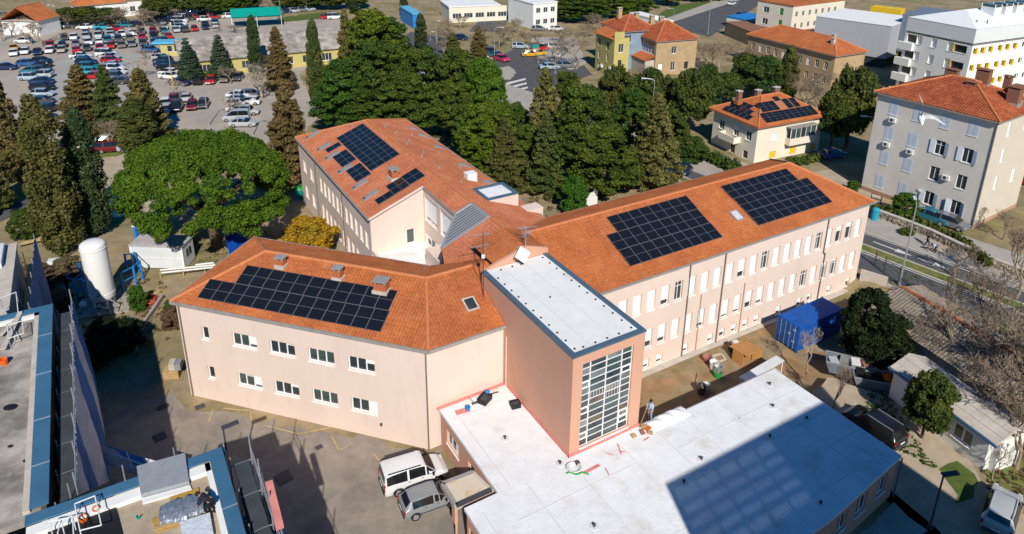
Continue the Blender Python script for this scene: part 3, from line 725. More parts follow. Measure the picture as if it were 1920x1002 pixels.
# wall lamp on the near facade
MB(Mn2).box((16.7, -0.06, 1.35), (0.16, 0.12, 0.2)).build('wall_socket', M['dark'], HB)

# ------------------------------------------------------------------ solar arrays: every panel a part
PW, PH = 1.145, 1.76
def mkpanel():
    b = MB(); b.bx(0, PW, 0, PH, 0.0, 0.03, 0)
    b.bx(0.02, PW - 0.02, 0.02, PH / 2 - 0.014, 0.03, 0.036, 1); b.bx(0.02, PW - 0.02, PH / 2 + 0.014, PH - 0.02, 0.03, 0.036, 1)
    return meshof(b, 'solar_panel', [M['pframe'], M['panel']])
panel_mesh = mkpanel()
def array(label, origin, xdir, n, cells, pw=1.165, ph=1.785, mesh=None, scale=1.0, sy=None):
    """cells: (column, row) positions; origin is the lower left corner on the roof plane"""
    Mx = slope_frame(origin + Vector(n) * 0.14, xdir, n)
    t = thing('solar_array', label, 'solar panels', origin, 'solar arrays on the tiled roofs')
    e = Mx.to_euler(); rows = {}
    for (cx, cy) in cells:
        p = Mx @ Vector((cx * pw, cy * ph, 0)) - Vector(origin)
        o = put('solar_panel', mesh or panel_mesh, t, p, rot=e); o.scale = (scale, sy or scale, scale)
        rows.setdefault(cy, []).append(cx)
    for cy, l in rows.items():
        for f in (0.25, 0.75):
            a = Mx @ Vector((min(l) * pw, (cy + f) * ph, -0.05)); c = Mx @ Vector(((max(l) + 1) * pw, (cy + f) * ph, -0.05)); MB().bar(a, c, 0.05, 0.07).build('rail', M['alu'], t)
    return t
array('wide array of dark panels in two long rows on the near left wing roof', onN(2.05, 0.62), d1, nNn, [(i, 0) for i in range(13)] + [(i + 1.92, 1) for i in range(11)])
array('left of the two big arrays on the right wing, stepped at its upper left corner', onF(34.95, 39.72), E1, nF, [(i, 0) for i in range(9)] + [(i - 0.05, 1) for i in range(9)] + [(i + 1.0, 2) for i in range(8)])
array('right hand array on the right wing roof, stepped at its upper right corner', onF(50.0, 39.72), E1, nF, [(i, 0) for i in range(9)] + [(i, 1) for i in range(9)] + [(i - 0.1, 2) for i in range(8)])
xW = E2 * -1
array('large two row array below the ridge of the back wing', onWL(23.05, 79.35), xW, nW, [(i, j) for i in range(10) for j in range(2)])
array('single panel beside the hooded roof lights of the back wing', onWL(21.25, 78.1), xW, nW, [(0, 0)])
array('three panels between roof lights, farther block on the lower slope of the back wing', onWL(21.25, 75.35), xW, nW, [(0, 0), (1, 0), (2, 0)])
array('three panels between roof lights, nearer block on the lower slope of the back wing', onWL(21.25, 70.65), xW, nW, [(0, 0), (1, 0), (2, 0)])
array('stepped group of five panels beside the gable of the back wing', onWL(21.3, 62.0), xW, nW, [(0, 0), (-1.05, 1), (-0.05, 1), (-1.1, 2.02), (-0.1, 2.02)])

# ------------------------------------------------------------------ stair tower
ST = thing('stair_tower', 'salmon stair tower with a tall window grid and white flat roof', 'building', bw(25.3, 36, 3.4))
TU0, TU1, TV0, TV1, TZ0, TZ1 = 22.44, 28.24, 30.1, 42.05, 3.0, 11.12
wall(frame(bw(TU0, TV0), RB), TU1 - TU0, TZ0, TZ1, [(0.78, 4.87, 3.82, 10.42)], 0.25, M['salmon'], 'wall', ST)
wall(frame(bw(TU0, TV1), RB - 90), TV1 - TV0, TZ0 - 3.2, TZ1, [], 0.2, M['salmon'], 'wall', ST)
wall(frame(bw(TU1, TV0), RB + 90), TV1 - TV0, -1.6, TZ1, [], 0.2, M['salmon'], 'wall', ST)
wall(frame(bw(TU1, TV1), RB + 180), TU1 - TU0, -1.6, TZ1, [], 0.2, M['salmon'], 'wall', ST)
b = MB(FB); w_ = 0.34; o_ = 0.04
b.bx(TU0 - o_, TU0 + w_, TV0 - o_, TV1, TZ1, TZ1 + 0.14); b.bx(TU1 - w_, TU1 + o_, TV0 - o_, TV1, TZ1, TZ1 + 0.14); b.bx(TU0 + w_, TU1 - w_, TV0 - o_, TV0 + w_, TZ1, TZ1 + 0.14)
b.build('coping', M['coping'], ST)
MB(FB).bx(TU0 + w_, TU1 - w_, TV0 + w_, TV1, TZ1 - 0.15, TZ1 + 0.05).build('membrane', M['membt'], ST)
for uu in (24.1, 25.9): MB(FB).bx(uu, uu + 0.07, TV0 + w_, TV1 - 0.1, TZ1 + 0.05, TZ1 + 0.058).build('weld_seam', M['seam'], ST)
sp_ = [(TU0 + 0.62, TV0 + 0.75 + 0.98 * i) for i in range(11)] + [(TU1 - 0.62, TV0 + 0.75 + 0.98 * i) for i in range(12)] + [(TU0 + 1.2 + 0.95 * i, TV0 + 0.62) for i in range(4)] + [(TU0 + 1.4 + 1.0 * i, TV1 - 0.45) for i in range(3)] + [(25.0, 36.6)]
for (u, v) in sp_:
    MB(FB).lathe((u, v, TZ1 + 0.05), [(0.08, 0), (0.08, 0.03), (0.04, 0.05), (0.035, 0.08)], 8).build('membrane_anchor', M['black'], ST)
# stair glazing: mullion grid, panes one by one
us = [0.78, 1.48, 2.77, 4.03, 4.87]; nr = 13; z0, z1 = 3.82, 10.42; rh = (z1 - z0) / nr
Mt = frame(bw(TU0, TV0), RB); b = MB(Mt)
for i, x in enumerate(us): b.bx(x - 0.035 if i else x, x + 0.035 if i < 4 else x, 0.12, 0.25, z0, z1)
for k in range(nr + 1):
    z = z0 + rh * k; b.bx(us[0], us[-1], 0.135, 0.24, max(z0, z - 0.02), min(z1, z + 0.02))
sw = b.build('stair_window', M['white'], ST)
MB(Mt).bx(us[0] - 0.02, us[-1] + 0.02, -0.06, 0.12, z0 - 0.1, z0 - 0.005).build('sill', M['sillw'], sw)
glm = [M['glassg'], M['glass'], pm('pane_over_stair', (0.16, 0.17, 0.15), 0.12, 0.6, 1.2, spec=0.7), pm('pane_over_brown_rail', (0.10, 0.075, 0.05), 0.1, 0.6, 1.5, spec=0.7), pm('pane_over_blind', (0.20, 0.215, 0.21), 0.12, 0.4, 1.0, spec=0.6)]
rr = random.Random(5)
for i in range(4):
    for k in range(nr):
        a, c = us[i] + 0.045, us[i + 1] - 0.045; z = z0 + rh * k + 0.03; g = z0 + rh * (k + 1) - 0.03
        q = MB(Mt); sash = (i == 0 and k in (1, 9)) or (i == 3 and k in (2, 9, 1)) or (i == 0 and k == 5)
        if sash:
            t = 0.06; q.bx(a, a + t, 0.13, 0.2, z, g); q.bx(c - t, c, 0.13, 0.2, z, g); q.bx(a + t, c - t, 0.13, 0.2, z, z + t); q.bx(a + t, c - t, 0.13, 0.2, g - t, g); q.build('sash', M['white'], sw)
            q = MB(Mt); q.bx(a + t, c - t, 0.16, 0.19, z + t, g - t)
        else: q.bx(a, c, 0.17, 0.19, z, g)
        gi = rr.choice([0, 0, 0, 1, 1, 2, 3, 4]) if k < 10 else rr.choice([0, 0, 1, 4])
        q.build('pane', glm[gi], sw)
        if k in (7, 6) and i in (1, 2) and (k + i) in (8, 9):
            q = MB(Mt)
            for s in range(5):
                x = a + (c - a) * (s + 0.5) / 5; q.bx(x - 0.03, x + 0.03, 0.16, 0.168, z + 0.03, g - 0.03)
            q.build('stair_baluster', M['concl'], sw)
# pink wet band at the foot of the walls
b = MB(FB); b.bx(TU0 - 0.07, TU0 - 0.005, TV0 - 0.07, 38.3, 3.47, 3.7); b.bx(TU0 - 0.07, TU1 + 0.05, TV0 - 0.07, TV0 - 0.005, 3.47, 3.68); b.build('base_strip', M['pink'], ST)

# ------------------------------------------------------------------ single storey annex with white membrane roof
AX = thing('annex_building', 'low salmon annex whose wide white membrane roof is half in shade', 'building', bw(28, 25, 0))
AZ_ = 3.47
APOLY = [(17.0, 38.5), (22.4, 38.5), (22.4, 30.14), (28.3, 30.14), (28.3, 29.62), (41.45, 29.62), (41.55, 19.25), (33.0, 18.3), (14.67, 17.9), (14.67, 29.9), (17.0, 29.9)]
MB(FB).prism(APOLY, AZ_ - 0.22, AZ_).build('roof_membrane', M['membrane'], AX)
ia = [(17.12, 38.4), (22.4, 38.4), (22.4, 30.3), (28.3, 30.3), (28.3, 29.5), (41.33, 29.5), (41.43, 19.35), (33.0, 18.42), (14.79, 18.02), (14.79, 29.78), (17.12, 29.78)]
# visible walls with windows
oA = bw(17.12, 38.38); Ma = frame(oA, RB - 90)
hl = [(0.9, 2.85, 1.25, 2.45), (4.2, 5.1, 0.05, 2.4)]
wall(Ma, 8.6, -0.3, AZ_ - 0.2, hl, 0.2, M['salmon'], 'wall', AX)
win(AX, Ma @ Vector((0.9, 0, 1.25)), RB - 90, 1.95, 1.2, 3, 0, 0.2, fr=0.1, blinds=[0.2, 0.2, 0.9])
win(AX, Ma @ Vector((4.2, 0, 0.05)), RB - 90, 0.9, 2.35, 1, 0, 0.2, sill=False, fr=0.12, name='door')
wall(frame(bw(14.79, 29.78), RB - 90), 11.7, -0.3, AZ_ - 0.2, [(0.25, 1.15, 0.05, 2.3)], 0.2, M['salmon'], 'wall', AX)
win(AX, frame(bw(14.79, 29.78), RB - 90) @ Vector((0.25, 0, 0.05)), RB - 90, 0.9, 2.25, 1, 0, 0.2, sill=False, frame='dark', name='door')
MB(FB).bx(14.79, 17.12, 29.7, 29.78, -0.3, AZ_ - 0.2).build('wall', M['salmon'], AX)
azf = RB + math.degrees(math.atan2(19.35 - 18.42, 41.43 - 33.0)); Lf = math.hypot(41.43 - 33.0, 19.35 - 18.42)
Mf = frame(bw(33.0, 18.42), azf)
hf = [(1.4, 2.55, 1.2, 2.6), (3.6, 4.9, 1.2, 2.7), (6.2, 7.4, 1.2, 2.7)]
wall(Mf, Lf, -0.3, AZ_ - 0.2, hf, 0.2, M['salmon'], 'wall', AX)
for (a, c, z, g) in hf: win(AX, Mf @ Vector((a, 0, z)), azf, c - a, g - z, 2, 0, 0.2, fr=0.1)
wall(frame(bw(14.79, 18.02), RB + math.degrees(math.atan2(0.4, 18.2))), 18.22, -0.3, AZ_ - 0.2, [], 0.2, M['salmon'], 'wall', AX)
wall(frame(bw(41.43, 19.35), RB + 90), 10.2, -0.3, AZ_ - 0.2, [], 0.2, M['salmon'], 'wall', AX)
wall(frame(bw(41.33, 29.5), RB + 180), 13.0, -1.4, AZ_ - 0.2, [], 0.2, M['salmon'], 'wall', AX)
MB().tube(bw(41.6, 19.2, 0), bw(41.6, 19.2, 3.3), 0.05, 0.05, 8).build('downpipe', M['pipe'], AX)
MB(FB).bx(28.4, 41.5, 29.63, 29.72, AZ_ - 0.12, AZ_ - 0.02).build('gutter', M['gutter'], AX)
# overlapping membrane sheets: raised edge strips
seams = [((17.3 + 0.02, 37.0), (22.3, 37.0)), ((17.9, 38.3), (17.9, 30.0)), ((15.5, 29.0), (15.5, 18.2)), ((29.0, 27.1), (41.3, 27.1)), ((28.0, 24.6), (41.3, 24.6)), ((24, 22.2), (41.3, 22.2)), ((20, 20.0), (41.2, 20.0)), ((31.6, 29.4), (31.6, 18.6)), ((34.9, 29.4), (34.9, 18.8)), ((38.2, 29.4), (38.2, 19.2)), ((22.3, 29.6), (22.3, 18.3)), ((18.9, 29.6), (18.9, 18.2)), ((26.0, 29.6), (26.0, 18.3)), ((17.0, 27.5), (26, 27.5)), ((29.0, 29.5), (29.0, 18.5))]
for i, (a, c) in enumerate(seams): MB(FB).bar((*a, AZ_ + 0.002 + 0.0013 * (i % 5)), (*c, AZ_ + 0.002 + 0.0013 * (i % 5)), 0.09, 0.012).build('weld_seam', M['seam'], AX)
b = MB(FB); b.bx(uF + 0.6, 22.36, 38.36, 38.42, AZ_, AZ_ + 0.22); b.build('base_strip', M['pink'], AX)
# loose fold of membrane at the back edge
rs = np.random.RandomState(3); V = []; F = []
nu, nv = 26, 9
for i in range(nu):
    for j in range(nv):
        u = 28.6 + 3.6 * i / (nu - 1); v = 29.0 + 1.15 * j / (nv - 1)
        h = 0.42 * math.sin(math.pi * j / (nv - 1)) ** 0.8 * math.sin(math.pi * (i + 0.3) / (nu - 0.4)) ** 0.5 * (1 + 0.25 * math.sin(i * 0.9 + j)) if 0 < j < nv - 1 else -0.02
        V.append(tuple(bw(u, v, AZ_ + 0.005 + h)))
for i in range(nu - 1):
    for j in range(nv - 1): F.append((i * nv + j, (i + 1) * nv + j, (i + 1) * nv + j + 1, i * nv + j + 1))
tag(quickmesh('membrane_roll', V, F, M['membrane'], None, True, loc=bw(30.4, 29.5, AZ_)), 'loose roll of white roofing membrane on the back edge of the annex roof', 'membrane roll')
# entrance canopy on the annex left side
pc = [gp(826, 908, 3.05), gp(889, 884, 3.05), gp(926, 920, 3.05), gp(853, 953, 3.05)]
ctr = sum(pc, Vector()) / 4
CN = thing('entrance_canopy', 'small flat canopy with grey edge and rust stained top by the annex door', 'canopy', Vector((ctr.x, ctr.y, 3.0)))
b = MB(); pl = [(p.x, p.y) for p in pc]; b.prism(pl, 2.82, 3.08); b.build('slab', M['concl'], CN)
MB().prism([(ctr.x + (x - ctr.x) * 0.84, ctr.y + (y - ctr.y) * 0.84) for x, y in pl], 3.081, 3.09).build('membrane', pm('stained_canopy_top', (0.62, 0.54, 0.42), 0.9, 0.1, 1.0, stain=(0.42, 0.24, 0.07), stain_scale=0.9, stain_amt=0.9), CN)
for i, mt in ((0, 'gutter'), (2, 'dark'), (3, 'gutter')):
    a, c = pc[i], pc[(i + 1) % 4]; a = Vector((a.x, a.y, 3.1)); c = Vector((c.x, c.y, 3.1)); a2 = a.lerp(Vector((ctr.x, ctr.y, 3.1)), 0.09); c2 = c.lerp(Vector((ctr.x, ctr.y, 3.1)), 0.09)
    MB().bar(a2, c2, 0.26, 0.16).build('edge_trim', M[mt], CN)
qa, qb = pc[3].lerp(ctr_ := Vector((ctr.x, ctr.y, 3.0)), 0.1), pc[0].lerp(ctr_, 0.1)
MB().bar((qa.x, qa.y, 2.2), (qa.lerp(qb, .22).x, qa.lerp(qb, .22).y, 2.2), 0.2, 1.2).build('side_wall', M['salmon'], CN)
MB().tube((qa.x, qa.y, 0), (qa.x, qa.y, 1.7), 0.08, 0.08, 8).build('post', M['salmon'], CN)
# ------------------------------------------------------------------ ground and flat sheets
def lin(a, b, n): return list(np.linspace(a, b, n, endpoint=False))
gx = lin(-1500, -200, 8) + lin(-200, -40, 16) + lin(-40, 100, 94) + lin(100, 300, 14) + list(np.linspace(300, 1500, 8))
gy = lin(-600, 0, 6) + lin(0, 110, 74) + lin(110, 400, 24) + list(np.linspace(400, 2500, 10))
def gh(x, y):
    u = x * E1.x + y * E1.y; v = x * E2.x + y * E2.y
    def ss(a, b, t): t = min(1, max(0, (t - a) / (b - a))); return t * t * (3 - 2 * t)
    m_ = ss(26.5, 30.0, u) * (1 - ss(63.5, 66.0, u)) * (1 - ss(41.0, 44.0, v))
    m_ *= ss(26.0, 30.5, v) if u > 41.6 else ss(27.0, 29.3, v)
    return -1.0 * m_ + (0.05 * math.sin(x * 1.3) * math.sin(y * 1.7) if m_ > 0.3 else 0)
V = []; F = []; nx, ny = len(gx), len(gy)
for y in gy:
    for x in gx: V.append((x, y, gh(x, y)))
soil = pm('orange_brown_soil', (0.30, 0.175, 0.085), 0.95, 0.3, 0.8, 0.6, 6, col2=(0.25, 0.20, 0.12), mix_scale=0.5, stain=(0.12, 0.13, 0.03), stain_scale=0.7, stain_amt=0.6)
earth = pm('dry_earth', (0.33, 0.25, 0.155), 0.95, 0.28, 0.5, 0.5, 5, col2=(0.20, 0.17, 0.075), mix_scale=0.12, stain=(0.12, 0.10, 0.05), stain_scale=0.9, stain_amt=0.6)
mi = []
for j in range(ny - 1):
    for i in range(nx - 1):
        F.append((j * nx + i, j * nx + i + 1, (j + 1) * nx + i + 1, (j + 1) * nx + i))
        x, y = (gx[i] + gx[i + 1]) / 2, (gy[j] + gy[j + 1]) / 2; u = x * E1.x + y * E1.y; v = x * E2.x + y * E2.y
        mi.append(1 if 27 < u < 52 and 28.5 < v < 40 else 0)
g = mkobj('ground', V, F, [earth, soil], None, True, mi, kind='structure')
_lev = [0]
def sheet(name, poly, mat, z=None):
    _lev[0] += 1
    if z is None: z = 0.004 * (_lev[0] % 13 + 1)
    if name in ('yard', 'car_park', 'path', 'verge', 'lawn', 'drive', 'park_lawn', 'dirt_track', 'meadow', 'back_road', 'far_street', 'villa_lane', 'access_road', 'annex_apron', 'parking_bay', 'traffic_island'):
        amp = 0.5 if name in ('lawn', 'verge', 'yard', 'drive', 'path', 'dirt_track', 'meadow') else 0.2; q = []; k_ = random.Random(_lev[0])
        for i in range(len(poly)):
            a, c = Vector((poly[i][0], poly[i][1])), Vector((poly[(i + 1) % len(poly)][0], poly[(i + 1) % len(poly)][1])); n_ = max(1, min(60, int((c - a).length / 0.9)))
            for j in range(n_): p = a.lerp(c, j / n_); q.append((p.x + (k_.uniform(-amp, amp) if j else 0), p.y + (k_.uniform(-amp, amp) if j else 0)))
        poly = q
    return mkobj(name, [(p[0], p[1], z) for p in poly], [list(range(len(poly)))] if _ccw(poly) else [list(range(len(poly)))[::-1]], M[mat], None, False, kind='structure')
def _ccw(poly): return sum(poly[i][0] * poly[(i + 1) % len(poly)][1] - poly[(i + 1) % len(poly)][0] * poly[i][1] for i in range(len(poly))) > 0
def pp_(l): return [gp(*q) for q in l]
sheet('yard', [bw(1.5, 52.5), bw(1.0, 54.5), (-29.5, 46.5), (-31.5, 41), (-31, 12), (14, 4), bw(14.6, 17.5), bw(17.05, 38.3), bw(16.33, 38.4)], 'yard')
sheet('car_park', [gp(-500, 70), gp(60, 60), gp(240, 52), gp(430, 34), gp(640, 30), gp(660, 60), gp(560, 140), gp(600, 215), gp(560, 262), gp(330, 290), gp(165, 292), gp(-300, 340)], 'lot')
sheet('car_park_lane', pp_([(40, 122), (130, 112), (262, 100), (232, 200), (205, 290), (140, 292), (120, 210)]), 'lotg')
# kerbs line the strip between lot and lower road
sheet('path', pp_([(165, 300), (280, 285), (320, 300), (330, 420), (140, 360), (120, 320)]), 'paved')
sheet('verge', pp_([(166, 289), (290, 270), (286, 284), (168, 301)]), 'grass')
sheet('access_road', pp_([(-300, 470), (0, 385), (60, 372), (140, 345), (140, 368), (50, 398), (-300, 520)]), 'asph')
sheet('lawn', pp_([(-200, 385), (0, 362), (120, 338), (120, 348), (40, 374), (-200, 425)]), 'grass')
# street to the right of the building: lanes, planted median, pavement
s0, s1 = gp(1622, 437), gp(1920, 545)
sd = (s1 - s0); sd.z = 0; sd.normalize(); sn = Vector((-sd.y, sd.x, 0))
if sn.y < 0: sn = -sn
def st(a, n): p = s0 + sd * a + sn * n; return (p.x, p.y)
def band(n0, n1, a0=-140, a1=80): return [st(a0, n0), st(a1, n0), st(a1, n1), st(a0, n1)]
nm = (gp(1617, 459) - s0).dot(sn); nb = (gp(1615, 470) - s0).dot(sn); nl = (gp(1610, 493) - s0).dot(sn); nw = (gp(1640, 400) - s0).dot(sn)
sheet('street', band(nl - 1.2, 0.0), 'asph')
sheet('street_median', band(nb, nm), 'grass')
sheet('pavement', band(0.16, nw + 2.0), 'pave')
for (n_, w_) in ((0.08, 0.16), (nm + 0.1, 0.18), (nb - 0.1, 0.18)):
    b = MB(); a, c = st(-140, n_), st(80, n_); b.bar((*a, 0.05), (*c, 0.05), w_, 0.14); b.build('kerb', M['concl'], None, kind='structure')
sheet('road_marking', band(-0.32, -0.2), 'line'); sheet('road_marking', band(nb - 0.55, nb - 0.42), 'line')
# arrow on the upper lane
ca = (gp(1640, 452) - s0).dot(sd); cn = nm / 2
za = 0.062
def arr(pts): return [(*st(ca + a, cn + n), za) for a, n in pts]
mkobj('road_marking', arr([(0, -0.1), (0, 0.1), (2.6, 0.1), (2.6, 0.45), (4.4, 0), (2.6, -0.45), (2.6, -0.1)]), [list(range(7))], M['line'], None, False, kind='structure')
mkobj('road_marking', arr([(4.9, -0.1), (4.9, 0.1), (6.6, 0.1), (6.6, 0.5), (8.2, 0), (6.6, -0.5), (6.6, -0.1)]), [list(range(7))], M['line'], None, False, kind='structure')
# lane in front of the villa, roads of the background
sheet('villa_lane', pp_([(1262, 290), (1300, 287), (1385, 322), (1500, 345), (1580, 352), (1600, 368), (1480, 372), (1330, 335)]), 'pave')
sheet('villa_road', pp_([(1200, 322), (1262, 300), (1335, 332), (1300, 350), (1240, 345)]), 'asph')
sheet('verge', pp_([(1230, 330), (1268, 322), (1290, 335), (1260, 345)]), 'grassb')
sheet('dirt_track', pp_([(1500, 330), (1560, 318), (1640, 360), (1640, 372), (1560, 350)]), 'paved')
sheet('roundabout_road', pp_([(915, 150), (905, 120), (980, 85), (1080, 105), (1110, 140), (1060, 160), (1000, 165), (1000, 215), (985, 240), (955, 240)]), 'asph')
sheet('traffic_island', pp_([(925, 130), (955, 124), (968, 136), (958, 150), (930, 150)]), 'pave')
for k in range(4): sheet('zebra_stripe', pp_([(948 + k * 2, 156 + k * 8), (985 + k * 2, 147 + k * 8), (986 + k * 2, 150 + k * 8), (949 + k * 2, 160 + k * 8)]), 'line')
sheet('parking_bay', pp_([(1000, 70), (1080, 72), (1100, 120), (1070, 132), (985, 100)]), 'pave')
sheet('upper_road', pp_([(1215, 78), (1300, 62), (1330, 70), (1420, 12), (1480, -12), (1390, -14), (1300, 30), (1205, 60)]), 'asph')
sheet('upper_pavement', pp_([(1200, 62), (1395, -2), (1405, -12), (1380, -12), (1190, 56)]), 'pave')
sheet('park_lawn', pp_([(1195, 58), (1260, 10), (1330, 2), (1345, 10), (1250, 44)]), 'grassb')
sheet('playing_field', pp_([(968, 36), (985, 22), (1018, 22), (1016, 38), (990, 42)]), 'turf')
sheet('back_road', pp_([(880, 60), (905, 30), (945, 18), (960, 25), (940, 60)]), 'asph')
sheet('lawn', pp_([(885, 22), (915, 20), (900, 32), (886, 34)]), 'grass')
sheet('far_street', pp_([(770, 60), (830, 70), (880, 110), (910, 150), (870, 150), (800, 100), (750, 75)]), 'asph')
sheet('meadow', pp_([(520, 34), (620, 22), (650, 26), (600, 36), (530, 42)]), 'grassb')
# drive to the right of the annex
sheet('drive', [bw(41.6, 16), bw(41.6, 24.5), bw(44, 28.6), bw(48.5, 29.5), bw(51.0, 24), bw(50.5, 20.5), bw(48.0, 15.5), bw(48.0, 3), bw(38.0, 3), bw(36.0, 15.5), bw(41.3, 17.5)], 'paved')
sheet('lawn', pp_([(1760, 880), (1795, 865), (1835, 905), (1825, 935), (1790, 945)]), 'grassb')
sheet('lawn', pp_([(1850, 870), (1930, 850), (1990, 900), (1930, 940), (1860, 915)]), 'grass')
sheet('annex_apron', [bw(30, 15.8), bw(41.0, 16.4), bw(41.2, 18.9), bw(33, 18.2), bw(29, 18.0)], 'pave')
# worn yellow bay marks in the yard
zy = 0.062
def ymark(a, c, w=0.11):
    a = gp(*a); c = gp(*c); d = (c - a).normalized(); s = Vector((-d.y, d.x, 0)) * w / 2
    mkobj('bay_marking', [(p.x, p.y, zy) for p in (a - s, c - s, c + s, a + s)], [[0, 1, 2, 3]], M['yelmark'], None, False, kind='structure')
for a, c in (((560, 815), (622, 803)), ((622, 820), (636, 846)), ((636, 846), (652, 838)), ((418, 767), (470, 772)), ((470, 772), (472, 795)), ((700, 852), (712, 866)), ((712, 866), (722, 858)), ((400, 768), (392, 792)), ((500, 800), (560, 815))): ymark(a, c)
_lev[0] += 1
b = MB()
for (x, y, w, h) in ((532, 896, 1.0, 1.0), (375, 764, 0.7, 0.5), (598, 840, 0.5, 0.4), (306, 764, 0.8, 0.5), (300, 820, 0.8, 0.8)):
    p = gp(x, y); MB().box((p.x, p.y, 0.066), (w, h, 0.016), 0, R(40)).build('manhole_cover', M['dark'], None, kind='structure')
# retaining wall at the corner of the right wing
RWL = thing('retaining_wall', 'stained concrete retaining wall beside the far corner of the right wing', 'wall', bw(66, 38, 0))
wa, wb, wc = bw(65.5, 38.4), bw(66.4, 36.0), bw(66.6, 33.0)
MB().bar((wa.x, wa.y, -0.2), (wb.x, wb.y, -0.2), 0.25, 2.3).build('wall_panel', M['concl'], RWL)
MB().bar((wb.x, wb.y, -0.55), (wc.x, wc.y, -0.55), 0.25, 1.6).build('wall_panel', M['concl'], RWL)
# ------------------------------------------------------------------ other buildings
def hip_roof(H, c, az, L, W, ze, rise, over=0.5, mat='tileo', left_hip=True, right_hip=True, pitch=0.3, course=0.4, rl=None, rr=None, gut='gutter', tiles=True):
    """hip or gable roof over a rectangle: c nearest left corner, x along az (length L), y depth W"""
    Mx = frame(c, az); w2 = W / 2 + over; k = rise / (W / 2 + over)
    a0, a1, b0, b1 = -over, L + over, -over, W + over
    zt = ze + rise
    rx0 = (w2 - over) if left_hip else -over
    rx1 = (L - (w2 - over)) if right_hip else L + over
    if rl is not None: rx0 = rl
    if rr is not None: rx1 = rr
    if rx0 > rx1: rx0 = rx1 = (rx0 + rx1) / 2
    g = lambda x, y, z: Mx @ Vector((x, y, z)) if True else None
    q = lambda x, y, z: g(x, y, z - c[2]) if False else Mx @ Vector((x, y, z - Vector(c).z))
    ym = W / 2
    P = dict(A=q(a0, b0, ze), B=q(a1, b0, ze), C=q(a1, b1, ze), D=q(a0, b1, ze), E=q(rx0, ym, zt), F=q(rx1, ym, zt))
    same = (P['E'] - P['F']).length < 0.05
    def rp(l): roof_plane(l, H, mat, pitch, course, name='roof', tiles=tiles)
    rp([P['A'], P['B'], P['F']] if same else [P['A'], P['B'], P['F'], P['E']])
    rp([P['C'], P['D'], P['E']] if same else [P['C'], P['D'], P['E'], P['F']])
    if right_hip: rp([P['B'], P['C'], P['F']])
    if left_hip: rp([P['D'], P['A'], P['E']])
    u = Vector((0, 0, 0.05))
    if not same: ridge(P['E'] + u, P['F'] + u, H)
    if right_hip: ridge(P['B'] + u, P['F'] + u, H); ridge(P['C'] + u, P['F'] + u, H)
    if left_hip: ridge(P['A'] + u, P['E'] + u, H); ridge(P['D'] + u, P['E'] + u, H)
    dz = Vector((0, 0, -0.1))
    for a, b_ in (('A', 'B'), ('B', 'C'), ('C', 'D'), ('D', 'A')): gutter(P[a] + dz, P[b_] + dz, H, gut, 0.12, 0.1)
    # soffit
    s = MB(Mx); z = ze - Vector(c).z - 0.14; s.face([(a0, b0, z), (a0, b1, z), (a1, b1, z), (a1, b0, z)]); s.build('soffit', M['concl'], H)
    return P
def box_walls(H, c, az, L, W, z1, mat, front=(), right=(), left=(), back=(), depth=0.18, z0=-0.4):
    """four walls; window specs (x, z, w, h, kwargs) per face, x from the left end as seen from outside"""
    Mx = frame(c, az); cz = Vector(c).z
    for (o, a, l, sp) in (((0, 0), az, L, front), ((L, 0), az + 90, W, right), ((L, W), az + 180, L, back), ((0, W), az - 90, W, left)):
        p = Mx @ Vector((*o, 0)); holes = [(s[0], s[0] + s[2], s[1], s[1] + s[3]) for s in sp]
        wall(frame((p.x, p.y, 0), a), l, z0, z1, holes, depth, M[mat], 'wall', H)
        for s in sp:
            kw = dict(s[4]) if len(s) > 4 else {}
            q = frame((p.x, p.y, 0), a) @ Vector((s[0], 0, s[1])); win(H, q, a, s[2], s[3], depth=depth, **kw)
def shutters(H, o, az, x, z, w, h, mat='bshut', open_=True, ang=0.0):
    """pair of louvred leaves; closed leaves fill the opening, open ones swing out"""
    Mx = frame(o, az)
    def leaf():
        b = MB(); lw = w / 2 - 0.01; b.bx(0, lw, -0.04, 0, 0, h)
        n = int(h / 0.16)
        for k in range(n): b.bx(0.06, lw - 0.06, -0.055, -0.04, 0.06 + k * (h - 0.12) / n, 0.06 + (k + 0.6) * (h - 0.12) / n)
        return meshof(b, 'shutter', M[mat])
    me = shared(('leaf', w, h, mat), leaf)
    p1 = Mx @ Vector((x, 0.02 if not open_ else -0.01, z)); p2 = Mx @ Vector((x + w, 0.02 if not open_ else -0.01, z))
    if open_:
        put('shutter', me, H, p1 - org(H), az - 180 + ang); put('shutter', me, H, p2 - org(H), az - ang)
    else:
        put('shutter', me, H, p1 - org(H), az); put('shutter', me, H, (Mx @ Vector((x + w / 2 + 0.01, 0.02, z))) - org(H), az)

